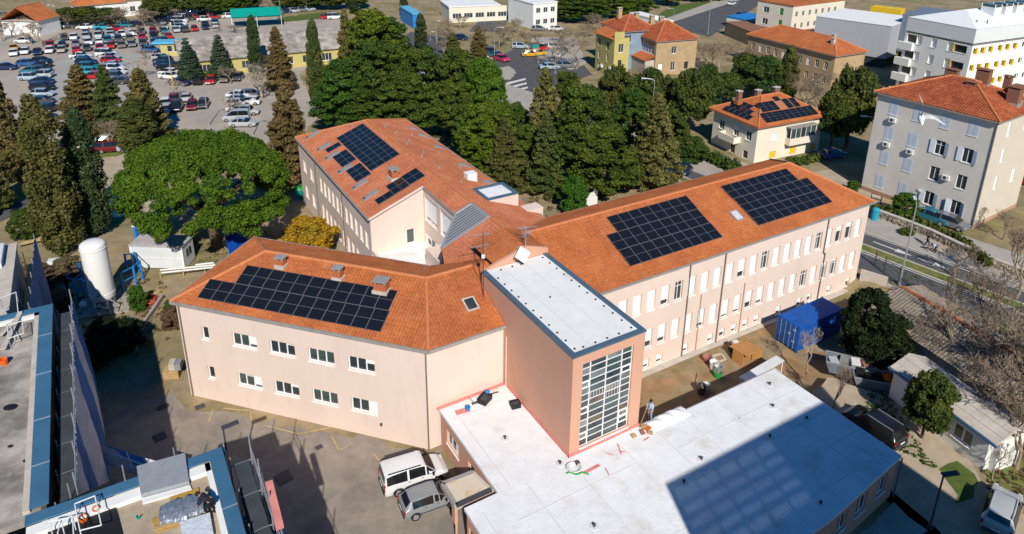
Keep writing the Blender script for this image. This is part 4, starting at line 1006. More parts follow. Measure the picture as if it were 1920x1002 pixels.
# --- grey apartment building on the right
GC = Vector((55.27, 77.93, 0)); GAZ = -55.8; gd = Vector((math.cos(R(GAZ)), math.sin(R(GAZ)), 0)); GL, GW, GZ = 14.15, 11.6, 13.7
G0 = GC - gd * GL
GB = thing('apartment_building', 'tall plain grey and cream apartment block with old red tiled hip roof and blue shutters', 'building', G0 + Vector((6, 4, 0)))
cols = (1.7, 4.78, 8.1, 11.3); rowz = (11.2, 7.82, 4.42, 1.1)
fr_ = []
for r, z in enumerate(rowz):
    for c_, x in enumerate(cols):
        opn = (r, c_) in ((1, 2), (1, 3), (2, 2), (2, 3), (3, 2), (3, 3))
        fr_.append((x, z, 1.16, 1.78 if r < 3 else 1.75, dict(panes=2, blind=0.0, frame='white', transom=0.7 if (r, c_) == (1, 2) else None)))
sd_ = [(3.2, 11.2, 0.7, 1.7, dict(blind=0.985)), (3.2, 7.9, 0.7, 1.7, dict(blind=0.985)), (3.2, 4.4, 0.7, 1.7, dict(blind=0.985)), (7.6, 11.2, 0.9, 1.7, dict(blind=0.985)), (7.6, 4.4, 0.9, 1.7, dict(blind=0.985))]
MG = frame(G0, GAZ)
holes = [(s[0], s[0] + s[2], s[1], s[1] + s[3]) for s in fr_]
wall(MG, GL, 0.55, GZ - 0.1, holes, 0.18, M['greyw'], 'wall', GB)
MB(MG).bx(-0.02, GL + 0.02, -0.03, 0.2, -0.3, 0.55).build('plinth', pm('reddish_plinth', (0.36, 0.20, 0.13), 0.9, 0.15, 1.0), GB)
for s in fr_: win(GB, MG @ Vector((s[0], 0, s[1])), GAZ, s[2], s[3], depth=0.18, **s[4])
MGs = frame(GC, GAZ + 90)
wall(MGs, GW, 0.5, GZ - 0.1, [(s[0], s[0] + s[2], s[1], s[1] + s[3]) for s in sd_], 0.15, M['creamr'], 'wall', GB)
MB(MGs).bx(0, GW, -0.03, 0.2, -0.3, 0.5).build('plinth', pm('pink_plinth', (0.45, 0.27, 0.18), 0.9, 0.15, 1.0), GB)
for s in sd_: win(GB, MGs @ Vector((s[0], 0, s[1])), GAZ + 90, s[2], s[3], depth=0.15, **s[4])
wall(frame(MG @ Vector((GL, GW, 0)), GAZ + 180), GL, -0.3, GZ - 0.1, [], 0.1, M['greyw'], 'wall', GB)
wall(frame(MG @ Vector((0, GW, 0)), GAZ - 90), GW, -0.3, GZ - 0.1, [], 0.1, M['greyw'], 'wall', GB)
for r, z in enumerate(rowz):
    for c_, x in enumerate(cols):
        if (r, c_) in ((1, 2), (1, 3), (3, 2), (3, 3)): shutters(GB, G0, GAZ, x, z, 1.16, 1.78 if r < 3 else 1.75, open_=True, ang=28 if c_ == 3 and r == 3 else 12)
        elif (r, c_) in ((2, 2), (2, 3)): pass
        else: shutters(GB, G0, GAZ, x, z, 1.16, 1.78 if r < 3 else 1.75, open_=False)
P = hip_roof(GB, G0, GAZ, GL, GW, GZ, 2.6, 0.45, 'tileo', rl=5.7, rr=8.4, pitch=0.32, course=0.42)
def gpt(x, y, z): return MG @ Vector((x, y, z))
for (x, y, w, d, h, z) in ((4.6, 8.2, 1.5, 0.8, 1.5, 15.0), (8.9, 6.8, 1.5, 0.9, 1.7, 15.9), (8.6, 4.9, 1.1, 0.7, 0.5, 15.7), (11.0, 8.5, 0.8, 0.6, 2.2, 14.8), (12.9, 6.2, 1.3, 1.0, 1.9, 14.5), (12.6, 7.8, 1.0, 0.8, 1.8, 14.5)):
    chimney(gpt(x, y, z - 0.15), w, d, h, GAZ, GB, 'brickb', 'gutter', 'brickb')
MB().tube(gpt(GL + 0.07, -0.07, 0.3), gpt(GL + 0.07, -0.07, GZ - 0.2), 0.07, 0.07, 8).build('downpipe', M['pipe'], GB)
for (x, z) in ((2.55, 10.6), (2.35, 7.25), (5.45, 7.2), (10.2, 5.35)):
    b = MB(MG); b.bx(x - 0.42, x + 0.42, -0.42, -0.1, z - 0.3, z + 0.3); b.bx(x - 0.35, x - 0.3, -0.1, 0, z - 0.3, z - 0.22); b.bx(x + 0.3, x + 0.35, -0.1, 0, z - 0.3, z - 0.22)
    a = b.build('air_conditioner', M['whitec'], GB)
    Mq = frame(MG @ Vector((x - 0.08, -0.425, z)), GAZ); q = MB(Mq)
    for i in range(14): q.face([(0, 0, 0), (0.22 * math.cos(i * math.pi / 7), 0, 0.22 * math.sin(i * math.pi / 7)), (0.22 * math.cos((i + 1) * math.pi / 7), 0, 0.22 * math.sin((i + 1) * math.pi / 7))])
    q.build('fan_grille', M['dark'], a)
def dish(c, az, r, parent=None, tilt=30):
    Mx = frame(c, az) @ Matrix.Rotation(R(-90 + tilt), 4, 'X') @ Matrix.Scale(1, 4)
    b = MB(Mx); b.lathe((0, 0, 0), [(0.02, 0.0), (r * 0.5, 0.03), (r * 0.8, 0.08), (r, 0.14), (r * 0.98, 0.15), (r * 0.5, 0.045), (0.02, 0.015)], 16)
    b.bar((0, -r, 0.1), (0, -0.02, 0.5), 0.03); b.box((0, 0, 0.5), (0.08, 0.08, 0.12)); return b
dish(MG @ Vector((7.55, -0.5, 2.5)), GAZ, 0.42).build('satellite_dish', M['whitec'], GB)

# --- villa with panels
VB_ = gp(1413, 306); VAZ = 26.1
VL, VW, VZ = 13.1, 9.4, 5.75
VIL = thing('villa', 'cream two storey villa with red hip roof, solar panels and a glazed bay', 'building', VB_ + Vector((4, 8, 0)))
fr_ = [(2.9, 0.2, 1.25, 1.1, dict(frame='ochre', blind=0.985, blindmat='yellow')), (7.0, 0.2, 1.25, 1.1, dict(frame='ochre', blind=0.985, blindmat='yellow')), (11.2, 0.2, 1.25, 1.1, dict(frame='ochre', blind=0.985, blindmat='yellow')), (2.9, 3.0, 1.1, 1.3, dict(panes=2, blind=0.985)), (11.5, 3.0, 1.1, 1.3, dict(panes=2, blind=0.985))]
lf_ = [(1.4, 3.0, 1.1, 1.4, dict(panes=2)), (4.6, 2.9, 1.1, 1.5, dict(panes=2, blind=0.4)), (7.2, 3.0, 1.1, 1.4, dict(panes=2)), (7.0, 0.1, 1.0, 1.2, dict(frame='brickb', glass='glass')), (4.3, 0.05, 1.0, 1.9, dict(frame='dark', sill=False))]
box_walls(VIL, VB_, VAZ, VL, VW, VZ - 0.1, 'creamw', front=fr_, left=lf_)
hip_roof(VIL, VB_, VAZ, VL, VW, VZ, 2.75, 0.6, pm('bright_red_tiles', (0.46, 0.125, 0.05), 0.85, 0.2, 2.0, 0.1, 30) and 'tile', pitch=0.32, course=0.42, gut='brick')
MV = frame(VB_, VAZ)
b = MB(MV); b.bx(5.7, 10.9, -1.0, 0, 2.1, 2.25); b.bx(5.7, 10.9, -1.0, -0.92, 2.25, 3.2); b.bx(5.7, 5.8, -0.92, 0, 2.25, 3.2); b.bx(10.8, 10.9, -0.92, 0, 2.25, 3.2); bay = b.build('bay_balcony', M['creamw'], VIL)
b = MB(MV)
for x in (5.7, 6.7, 7.7, 8.7, 9.7, 10.82): b.bx(x, x + 0.08, -0.98, -0.9, 3.2, 4.75)
b.bx(5.7, 10.9, -0.99, -0.89, 4.7, 4.8); b.build('bay_frame', M['white'], bay)
for i, x in enumerate((5.78, 6.78, 7.78, 8.78, 9.78)): MB(MV).bx(x, x + 0.92, -0.96, -0.94, 3.2, 4.7).build('pane', (M['glassg'], M['glassg'], M['glass'], M['glassg'], M['glassg'])[i], bay)
b = MB(MV); b.bx(5.6, 11.0, -1.1, -0.005, 4.8, 4.9); b.build('bay_roof', M['gutter'], bay)
b = MB(MV); b.bx(-1.3, 0, 3.2, 6.6, 2.05, 2.2); b.bx(-1.3, -1.2, 3.2, 6.6, 2.2, 3.05); b.bx(-1.2, 0, 3.2, 3.3, 2.2, 3.05); b.bx(-1.2, 0, 6.5, 6.6, 2.2, 3.05); b.build('side_balcony', M['creamw'], VIL)
vk = 2.75 / (VW / 2 + 0.6)
def onV(x, y): p = MV @ Vector((x, y, 0)); return Vector((p.x, p.y, VZ + vk * (y + 0.6)))
vx = Vector((math.cos(R(VAZ)), math.sin(R(VAZ)), 0)); vy = Vector((-vx.y, vx.x, 0))
nV = (vy * -vk + Vector((0, 0, 1))).normalized(); nVl = (vx * -vk + Vector((0, 0, 1))).normalized()
array('villa roof front panels in stepped rows around a small roof window', onV(1.35, -0.15), vx, nV, [(i, j) for i in range(9) for j in (0, 1)] + [(i + 0.8, j) for i in range(3) for j in (2.15, 3.15)] + [(5.2, 2.15), (5.2, 3.15), (6.4, 2.15), (6.4, 3.15), (4.1, 3.9)], pw=1.16, ph=0.98, scale=0.98, sy=0.54)
def onVl(x, y): p = MV @ Vector((x, y, 0)); return Vector((p.x, p.y, VZ + vk * (x + 0.6)))
array('villa roof side panels stepped above the shaded wall', onVl(-0.1, 7.6), vy * -1, nVl, [(i, 0) for i in range(5)] + [(i + 0.3, 1) for i in range(4)] + [(i + 1.4, 2) for i in range(2)], pw=1.16, ph=0.98, scale=0.98, sy=0.54)
for (x, y, w) in ((1.6, 6.2, 0.75), (4.6, 5.4, 0.8), (8.4, 5.5, 0.9)): chimney(MV @ Vector((x, y, VZ + 1.75)), w, 0.65, 1.5, VAZ, VIL, 'brickb', 'tile', 'concl')

# --- white hospital block, upper right
HF = gp(1831, 55.4, 14.7); HAZ = 26.0
H0 = thing('ward_block', 'big white block with white hip roof and yellow window reveals', 'building', Vector((HF.x, HF.y, 0)))
c = Vector((HF.x, HF.y, 0)); HL, HW, HZ = 26.0, 13.4, 14.7
fr_ = []; lf_ = []
for r in range(4):
    z = 10.0 - 3.1 * r
    for x in (0.5, 2.6, 4.9, 7.7, 9.9, 12.2, 15, 17.4, 20): fr_.append((x, z, 1.25, 1.15, dict(panes=1, fr=0.12)))
    lf_ += [(0.5, z, 2.0, 1.5, dict(panes=2, frame='dark')), (2.6, z - 0.1, 1.1, 1.7, dict(blind=0.97)), (5.6, z - 0.1, 1.1, 1.7, dict(blind=0.97)), (8.8, z - 0.1, 1.1, 1.7, dict(blind=0.97)), (10.1, z, 2.4, 1.4, dict(panes=2, frame='dark'))]
box_walls(H0, c, HAZ, HL, HW, HZ - 3.0, 'whitew', front=fr_, left=lf_, depth=0.35)
MH = frame(c, HAZ)
b = MB(MH); b.bx(0.25, HL, 0.25, HW - 0.2, HZ - 3.0, HZ - 2.6); b.build('recess_band', M['gutter'], H0)
b = MB(MH); b.bx(-0.05, HL, -0.05, HW + 0.05, HZ - 2.6, HZ); b.build('attic_storey', pm('pale_metal_attic', (0.66, 0.68, 0.68), 0.6, 0.04, 0.5), H0)
hr = MB(MH); w2 = HW / 2
A, B_, C_, D_ = (-0.1, -0.1, HZ), (HL, -0.1, HZ), (HL, HW + 0.1, HZ), (-0.1, HW + 0.1, HZ); E_, F_ = (w2, w2, HZ + 2.1), (HL, w2, HZ + 2.1)
hr.face([A, B_, F_, E_]); hr.face([C_, D_, E_, F_]); hr.face([D_, A, E_]); hr.face([B_, C_, F_]); hr.face([A, D_, C_, B_]); hr.build('roof', pm('white_standing_seam', (0.74, 0.76, 0.75), 0.5, 0.03, 0.5), H0)
for (x, y) in ((3.2, 2.2), (5.0, 1.4), (5.6, 6.0)): MB(MH).tube((x, y, HZ + 0.4), (x, y, HZ + 1.1), 0.09, 0.09, 8).build('vent_pipe', M['dark'], H0)
for i in range(4):
    b = MB(MH); b.bx(9.5 + i * 3.4, 11.6 + i * 3.4, 3.2, 5.8, HZ, HZ + 2.7); bo = b.build('rooflight', pm('rooflight_wall_%d' % i, (0.7, 0.71, 0.70), 0.6, 0.03, 0.5), H0)
    MB(MH).bx(9.6 + i * 3.4, 11.5 + i * 3.4, 3.3, 5.7, HZ + 2.7, HZ + 3.2).build('pane', M['glassg'], bo)
    q = MB(MH)
    for (x, y) in ((9.55, 3.25), (11.55, 3.25), (9.55, 5.75), (11.55, 5.75)): q.bx(x + i * 3.4 - 0.06, x + i * 3.4 + 0.06, y - 0.06, y + 0.06, HZ + 2.7, HZ + 3.25)
    q.build('frame', M['white'], bo)
for r in range(4):
    z = 10.0 - 3.1 * r
    for x in (0.5, 2.6, 4.9, 7.7, 9.9, 12.2): MB(MH).bx(x + 0.85, x + 1.3, -0.06, 0.3, z - 0.02, z + 1.17).build('window_reveal', M['yellow'], H0)
    MB(frame(MH @ Vector((0, HW, 0)), HAZ - 90)).bx(9.85, 10.1, -0.05, 0.3, z, z + 1.4).build('window_reveal', M['yellow'], H0)
    b = MB(frame(MH @ Vector((0, HW, 0)), HAZ - 90)); b.bx(-0.9, 2.3, -0.7, -0.004, z - 1.55, z - 0.1); b.build('balcony', M['whitew'], H0)

# --- metal clad hall behind it
ca_ = gp(1531, 31, 9.5); cb_ = gp(1672, 50, 9.5); dd = cb_ - ca_; CAZ = math.degrees(math.atan2(dd.y, dd.x)); CLn = dd.length
CH = thing('metal_clad_hall', 'windowless metal clad hall, pale in front, shaded blue grey beside the white block', 'building', Vector((ca_.x, ca_.y, 0)))
c0 = Vector((ca_.x, ca_.y, 0)); Mc = frame(c0, CAZ)
b = MB(Mc); b.bx(0, CLn, 0, 16, 2.2, 9.5); b.build('cladding', M['cladw'], CH)
b = MB(Mc); b.bx(0.3, CLn - 0.3, 0.3, 15.5, -0.2, 2.2); b.build('base', M['glass'], CH)
MB(Mc).bx(-0.1, CLn + 0.1, -0.1, 16.1, 9.5, 9.62).build('roof_edge', M['membt'], CH)
MB(Mc).bx(CLn + 0.05, CLn + 22, 6.0, 20, 3.2, 11.6).build('upper_volume', M['cladb'], CH)  # darker bluer copy of the cladding, its shade painted in
MB(Mc).bx(CLn + 0.05, CLn + 22, 6.6, 18, -0.2, 3.2).build('base', M['yellow'], CH)
MB(Mc).bx(CLn + 0.4, CLn + 7, 6.5, 6.58, 0.2, 3.0).build('glazed_front', M['glass'], CH)
MB(Mc).bx(5, 12, 20, 23, 9, 10.3).build('upper_volume', M['yellow'], CH)

# --- long low building with bright red hip roof
LF_ = gp(1567, 105, 6.5); LAZ = -61.9; ld = Vector((math.cos(R(LAZ)), math.sin(R(LAZ)), 0)); l0 = LF_ - ld * 23.4; l0.z = 0
LB = thing('long_house', 'long old house with plain red hip roof behind bare trees', 'building', l0 + ld * 10)
fr_ = [(1.2 + 2.2 * i, 3.2, 0.9, 1.6, dict(panes=2, blind=(0.0, 0.985)[i % 3 == 1])) for i in range(10)] + [(1.2 + 2.2 * i, 0.4, 0.9, 1.5, dict(panes=2)) for i in range(10)]
box_walls(LB, l0, LAZ, 23.4, 9.0, 6.4, 'tanw', front=fr_, right=[(3.5, 3.2, 1.0, 1.5)])
hip_roof(LB, l0, LAZ, 23.4, 9.0, 6.5, 2.5, 0.4, 'tile', pitch=0.5, course=0.6)
ML = frame(l0, LAZ); chimney(ML @ Vector((20.3, 2.6, 7.4)), 0.7, 0.6, 1.6, LAZ, LB, 'concl', 'concl', 'concl'); chimney(ML @ Vector((18.2, 5.2, 8.4)), 0.7, 0.6, 0.8, LAZ, LB, 'concl', 'concl', 'concl')

# --- tan villa and its yellow tower
TF_ = gp(1231.7, 78, 7.5); TAZ = 21.0; t0 = Vector((TF_.x, TF_.y, 0))
TB = thing('tan_townhouse', 'tan stone townhouse with many gabled red roofs and chimneys', 'building', t0 + Vector((4, 6, 0)))
box_walls(TB, t0, TAZ, 10.0, 9.5, 7.4, 'tanw', front=[(3.8, 4.6, 1.2, 1.5, dict(panes=2)), (0.8, 1.0, 1.0, 1.6, dict(blind=0.985)), (3.9, 0.9, 1.0, 1.9, dict(panes=2)), (7.2, 1.0, 1.0, 1.6, dict(frame='dark', glass='glass'))], left=[(0.6, 4.4, 8.0, 1.7, dict(panes=7, glass='bluew', fr=0.1))])
hip_roof(TB, t0, TAZ, 10.0, 9.5, 7.5, 3.3, 0.3, 'tileo', pitch=0.45, course=0.55)
MT = frame(t0, TAZ)
t1 = MT @ Vector((-4.5, 6.0, 0))
box_walls(TB, t1, TAZ, 8.0, 10.0, 8.6, 'bluew', left=[(1.0, 6.6, 1.0, 1.4), (5.0, 6.6, 1.0, 1.4)], front=[(0.5, 6.2, 1.4, 1.6, dict(panes=2))])
hip_roof(TB, t1, TAZ, 8.0, 10.0, 8.7, 2.6, 0.4, 'tileo', pitch=0.45, course=0.55)
roof_plane([MT @ Vector((-2.4, 0.2, 3.4)), MT @ Vector((-2.4, 7.6, 3.4)), MT @ Vector((0, 7.6, 4.3)), MT @ Vector((0, 0.2, 4.3))], TB, 'tile', 0.45, 0.55)
MB(MT).bx(-2.2, -0.02, 0.4, 7.4, -0.2, 3.35).build('lean_to_wall', M['concl'], TB)
for (x, y, z, h) in ((-2.2, 12.5, 10.6, 1.8), (1.0, 10.5, 10.3, 1.2), (3.4, 8.0, 9.9, 1.3), (5.5, 7.6, 9.6, 1.3)): chimney(MT @ Vector((x, y, z)), 0.9, 0.8, h, TAZ, TB, 'tanw', 'tanw', 'concl')
YF = gp(1153, 73, 8.4); YAZ = -68; yd = Vector((math.cos(R(YAZ)), math.sin(R(YAZ)), 0)); y0 = Vector((YF.x, YF.y, 0)) - yd * 8.0
YB = thing('yellow_house', 'narrow faded yellow house front with a small tiled lean-to roof', 'building', y0)
box_walls(YB, y0, YAZ, 8.0, 3.5, 8.4, 'yellw', front=[(1.2, 5.6, 0.9, 1.6, dict(glass='glass', frame='dark')), (4.8, 5.4, 0.9, 1.8, dict(frame='dark')), (1.2, 2.9, 0.9, 1.7, dict(blind=0.985, blindmat='concl')), (4.8, 2.9, 0.9, 1.7, dict(blind=0.985, blindmat='concl')), (1.3, 0.1, 1.0, 1.8, dict(panes=2)), (4.9, 0.1, 1.0, 1.8, dict(panes=2))], right=[(1.0, 5.4, 1.2, 1.8, dict(panes=2)), (1.0, 2.2, 1.0, 1.6)])
MY = frame(y0, YAZ)
roof_plane([MY @ Vector((-0.3, -0.5, 8.2)), MY @ Vector((8.0, -0.5, 8.2)), MY @ Vector((8.0, 2.2, 9.4)), MY @ Vector((-0.3, 2.2, 9.4))], YB, 'tile', 0.45, 0.55)
MB(MY).bx(7.8, 8.05, -0.1, 2.2, 8.4, 9.7).build('party_wall', M['yellw'], YB)
for (x, z) in ((3.2, 1.6), (6.9, 1.9)): b = MB(MY); b.box((x, -0.2, z), (0.8, 0.35, 0.6)); b.build('air_conditioner', M['whitec'], YB)

# --- small far buildings
def simple(name, label, l, f, r, h, mat, roof='flat', rise=2.0, rm='tile', wf=(), wl=(), cat='building', az=None, W=None, tiles=False):
    a, b_, c_ = gp(*l, h), gp(*f, h), gp(*r, h); d = c_ - b_; az = math.degrees(math.atan2(d.y, d.x)) if az is None else az; L = d.length; W = W or (b_ - a).length
    o = Vector((b_.x, b_.y, 0)); H = thing(name, label, cat, o)
    box_walls(H, o, az, L, W, h - 0.1, mat, front=wf, left=wl)
    Mx = frame(o, az)
    if roof == 'flat': MB(Mx).bx(-0.15, L + 0.15, -0.15, W + 0.15, h - 0.1, h + 0.2).build('roof', M[rm], H)
    else: hip_roof(H, o, az, L, W, h, rise, 0.3, rm, pitch=0.6, course=0.8, left_hip=roof == 'hip', right_hip=roof == 'hip', tiles=tiles)
    return H, Mx, L, W
simple('apartment_block', 'cream apartment block with rows of small windows at the top edge', (1428, 0), (1488, 12), (1585, 0), 10.0, 'creamw', wf=[(1.2 + 2.6 * i, z, 1.0, 1.3, dict(panes=2)) for i in range(7) for z in (1.2, 4.2, 7.2)], wl=[(2, z, 1.8, 1.5, dict(panes=2)) for z in (1.2, 4.2, 7.2)] + [(7, z, 1.2, 1.8, dict(panes=1, blind=0.9, blindmat='green')) for z in (1.2, 4.2, 7.2)])
simple('low_shop', 'low flat roofed annex with a dark red roof edge and blue fascia', (1375, 42), (1420, 66), (1545, 62), 3.4, 'tanw', rm='brickb', wf=[(2 + 3 * i, 0.9, 1.8, 1.4, dict(panes=2)) for i in range(5)])
simple('shop_kiosk', 'small low hut with a blue canopy beside the upper road', (1382, 30), (1398, 38), (1442, 32), 2.8, 'whitew', rm='blue')
simple('garden_house', 'red roofed house with a white gable in the far left corner', (52, 30), (70, 40), (110, 30), 3.8, 'whitew', 'gable', 3.4, 'tile')
simple('garden_house', 'long red roofed house behind the trees at the top left edge', (136, 6), (140, 12), (235, 4), 4.2, 'whitew', 'hip', 2.4, 'tile', wf=[(2 + 4 * i, 1.2, 1.4, 1.6, dict(panes=2)) for i in range(5)])
simple('garden_house', 'low tiled shed beside the white gabled house', (88, 36), (92, 42), (112, 38), 2.4, 'tanw', 'gable', 1.2, 'tile')
simple('blue_pavilion', 'blue clad pavilion at the top edge behind the pines', (772, 12), (774, 27), (790, 26), 4.0, 'blue', rm='cyanb')
simple('school_building', 'long pale flat roofed school at the top edge', (832, 2), (842, 14), (938, 10), 4.5, 'creamw', rm='membt', wf=[(1 + 3.4 * i, 1.2, 2.6, 1.4, dict(panes=3)) for i in range(5)])
simple('white_school_block', 'white building behind the small green playing field', (996, -6), (1000, 8), (1045, 4), 7.0, 'whitew', rm='membt', wf=[(1 + 2.4 * i, z, 1.4, 1.4, dict(panes=2)) for i in range(3) for z in (1.2, 4.4)])
simple('shed', 'white flat roofed hut behind the tan townhouse', (1213, 24), (1218, 34), (1237, 32), 3.5, 'whitew', rm='membt')
simple('shed', 'lower pale hut right of the white flat roofed hut', (1236, 30), (1240, 42), (1262, 40), 3.0, 'concl', rm='membt')
# grey roofed hall beside the car park
HA = 27.5; hc = gp(341, 116, 3.6); hc0 = Vector((hc.x, hc.y, 0))
HH = thing('market_hall', 'long yellow hall with a plain grey roof beside the car park', 'building', hc0)
wf_ = [(3 + 4.2 * i, 0.9, 2.2, 1.6, dict(panes=3)) for i in range(10)]
box_walls(HH, hc0, HA, 46, 15.5, 3.6, 'yellw', front=wf_, left=[(6.5, 0.05, 2.2, 2.4, dict(panes=2))])
Mh = frame(hc0, HA)
for s in (1,):
    q = lambda x, y, z: Mh @ Vector((x, y, z))
    roof_plane([q(-0.5, -0.5, 3.5), q(46.5, -0.5, 3.5), q(46.5, 7.75, 6.6), q(-0.5, 7.75, 6.6)], HH, 'felt', tiles=False, thick=0.2)
    roof_plane([q(46.5, 16, 3.5), q(-0.5, 16, 3.5), q(-0.5, 7.75, 6.6), q(46.5, 7.75, 6.6)], HH, 'felt', tiles=False, thick=0.2)
b = MB(Mh); b.face([(-0.02, 0, 3.4), (-0.02, 7.75, 6.45), (-0.02, 15.5, 3.4)]); b.build('gable', M['whitew'], HH)
b = MB(Mh)
for i in range(24): b.bar((-0.4 + 2 * i, -0.45, 3.56), (-0.4 + 2 * i, 7.7, 6.62), 0.06, 0.04)
b.build('roof_batten', M['conc'], HH)
kc = gp(303, 106, 0); KI = thing('gatehouse', 'small yellow gatehouse with a sky blue roof edge at the end of the hall', 'kiosk', kc)
box_walls(KI, kc, 10, 5.2, 3.0, 2.9, 'yellw', front=[(1.4, 1.0, 1.1, 1.4, dict(panes=1)), (2.9, 1.0, 1.1, 1.4, dict(panes=1))])
MB(frame(kc, 10)).bx(-1.6, 5.4, -0.4, 3.4, 2.9, 3.3).build('roof', M['cyanb'], KI)
tc_ = gp(436, 56, 0); TE = thing('market_tent', 'teal roofed market tent behind the hall', 'tent', tc_)
b = MB(frame(tc_, 22)); b.face([(0, 0, 3.2), (13, 0, 3.2), (13, 4, 5), (0, 4, 5)]); b.face([(0, 8, 3.2), (0, 4, 5), (13, 4, 5), (13, 8, 3.2)]); b.face([(0, 0, 3.2), (0, 4, 5), (0, 8, 3.2)]); b.face([(13, 0, 3.2), (13, 8, 3.2), (13, 4, 5)]); b.face([(0, 0, 3.0), (0, 8, 3.0), (13, 8, 3.0), (13, 0, 3.0)]); b.build('roof', M['teal'], TE)
for (x, y) in ((0.1, 0.1), (12.9, 0.1), (6.5, 0.1), (0.1, 7.9), (12.9, 7.9)): MB(frame(tc_, 22)).tube((x, y, -0.1), (x, y, 3.2), 0.08, 0.08, 6).build('post', M['whitec'], TE)

# --- two old houses at the right edge
def gz_roof(p, z): return gp(*p, z)
OH = thing('old_tiled_house', 'old low house with weathered grey tiles and a red ridge under bare trees', 'building', (41, 56, 0))
# ridge from (1690,545) to lower right, front slope facing the courtyard
ra, rb_ = gp(1692, 541, 4.6), gp(1905, 668, 4.6)
ea, eb = gp(1649, 590, 3.2), gp(1826, 775, 3.2)
ridge_d = (rb_ - ra).normalized(); OAZ = math.degrees(math.atan2(ridge_d.y, ridge_d.x)); on = Vector((-ridge_d.y, ridge_d.x, 0))
wfr = abs((ea - ra).dot(on))
wfr = max(wfr, 3.6)
def OP(x, y, z): p = ra + ridge_d * x + on * y; return Vector((p.x, p.y, z))
OLn = 17.5
roof_plane([OP(-1.6, -wfr, 3.05), OP(OLn, -wfr, 3.05), OP(OLn, 0, 4.7), OP(0, 0, 4.7)], OH, 'tileg', 0.30, 0.42, amp=0.07, drop=0.012)
roof_plane([OP(OLn, 4.6, 3.05), OP(-1.6, 4.6, 3.05), OP(0, 0, 4.7), OP(OLn, 0, 4.7)], OH, 'tileg', 0.30, 0.42, amp=0.07, drop=0.012)
roof_plane([OP(-1.6, 4.6, 3.05), OP(-1.6, -wfr, 3.05), OP(0, 0, 4.7)], OH, 'tileg', 0.30, 0.42, amp=0.07, drop=0.012)
ridge(OP(0, 0, 4.75), OP(OLn, 0, 4.75), OH, 0.15, 'brick')
for (x0, x1, y0, y1) in ((-1.1, OLn - 0.3, -wfr + 0.5, -wfr + 0.7), (-1.1, OLn - 0.3, 4.0, 4.2)):
    MB().bar(OP(x0, (y0 + y1) / 2, 1.4), OP(x1, (y0 + y1) / 2, 1.4), 0.2, 3.2).build('wall', M['concl'], OH)
MB().bar(OP(-1.1, -wfr + 0.7, 1.4), OP(-1.1, 4.0, 1.4), 0.2, 3.2).build('wall', M['concl'], OH)
MB().bar(OP(OLn - 0.4, -wfr + 0.7, 1.4), OP(OLn - 0.4, 4.0, 1.4), 0.2, 3.2).build('wall', M['concl'], OH)
# white cottage
WH = thing('white_cottage', 'small white cottage with pale slab roof beside the drive', 'building', (33, 44, 0))
wa_, wb_ = gp(1673, 690, 2.9), gp(1838, 812, 2.9)   # front eave line
wd = (wb_ - wa_).normalized(); WAZ = math.degrees(math.atan2(wd.y, wd.x)); wn = Vector((-wd.y, wd.x, 0)); WLn = (wb_ - wa_).length
wo = Vector((wa_.x, wa_.y, 0))
bk = gp(1890, 772, 3.4); WWd = abs((bk - wo).dot(wn)); WWd = min(max(WWd, 3.2), 6.5)
box_walls(WH, wo + wn * 0.3, WAZ, WLn + 0.6, WWd, 2.8, 'whitew', front=[(WLn - 2.1, 0.9, 1.6, 1.25, dict(panes=2, fr=0.12)), (1.5, 0.9, 1.2, 1.2, dict(panes=2))])
Mw = frame(wo, WAZ)
roof_plane([Mw @ Vector((-0.2, 0, 2.85)), Mw @ Vector((WLn + 1.2, 0, 2.85)), Mw @ Vector((WLn + 1.2, WWd * 0.55, 3.7)), Mw @ Vector((-0.2, WWd * 0.55, 3.7))], WH, pm('pale_slate_roof', (0.44, 0.41, 0.38), 0.9, 0.3, 2.0, 0.4, 8, stain=(0.25, 0.22, 0.2), stain_scale=1.5, stain_amt=0.5) and 'concl', tiles=True, pitch=0.6, course=0.7, rows_only=True)
roof_plane([Mw @ Vector((WLn + 1.2, WWd + 0.5, 2.85)), Mw @ Vector((-0.2, WWd + 0.5, 2.85)), Mw @ Vector((-0.2, WWd * 0.55, 3.7)), Mw @ Vector((WLn + 1.2, WWd * 0.55, 3.7))], WH, 'concl', tiles=True, pitch=0.6, course=0.7, rows_only=True)
MB(Mw).bx(-0.3, WLn + 1.3, -0.12, 0.02, 2.68, 2.84).build('fascia', M['copingb'], WH)
MB(Mw).bx(WLn + 0.2, WLn + 1.0, 0.8, WWd, -0.3, 2.7).build('end_wall', M['whitew'], WH)
# tall block behind the camera that throws the big shadow over the annex roof (stands where its shadow says)
TW = thing('ward_tower', 'tall hospital tower standing south of the annex', 'building', bw(25, -6, 0))
TWu0, TWu1, TWv, TWz = 17.2, 36.4, 0.9, 19.6
tc0 = bw(TWu0, -14.0)
fr_ = [(1.4 + 2.5 * i, 1.0 + 3.1 * k, 1.5, 1.5, dict(panes=2)) for i in range(6) for k in range(6)]
box_walls(TW, bw(TWu0, -14), RB, TWu1 - TWu0, TWv + 14, TWz, 'concl', back=fr_)
MB(FB).bx(TWu0, TWu1, -14, TWv, TWz, TWz + 0.3).build('roof_slab', M['conc'], TW)
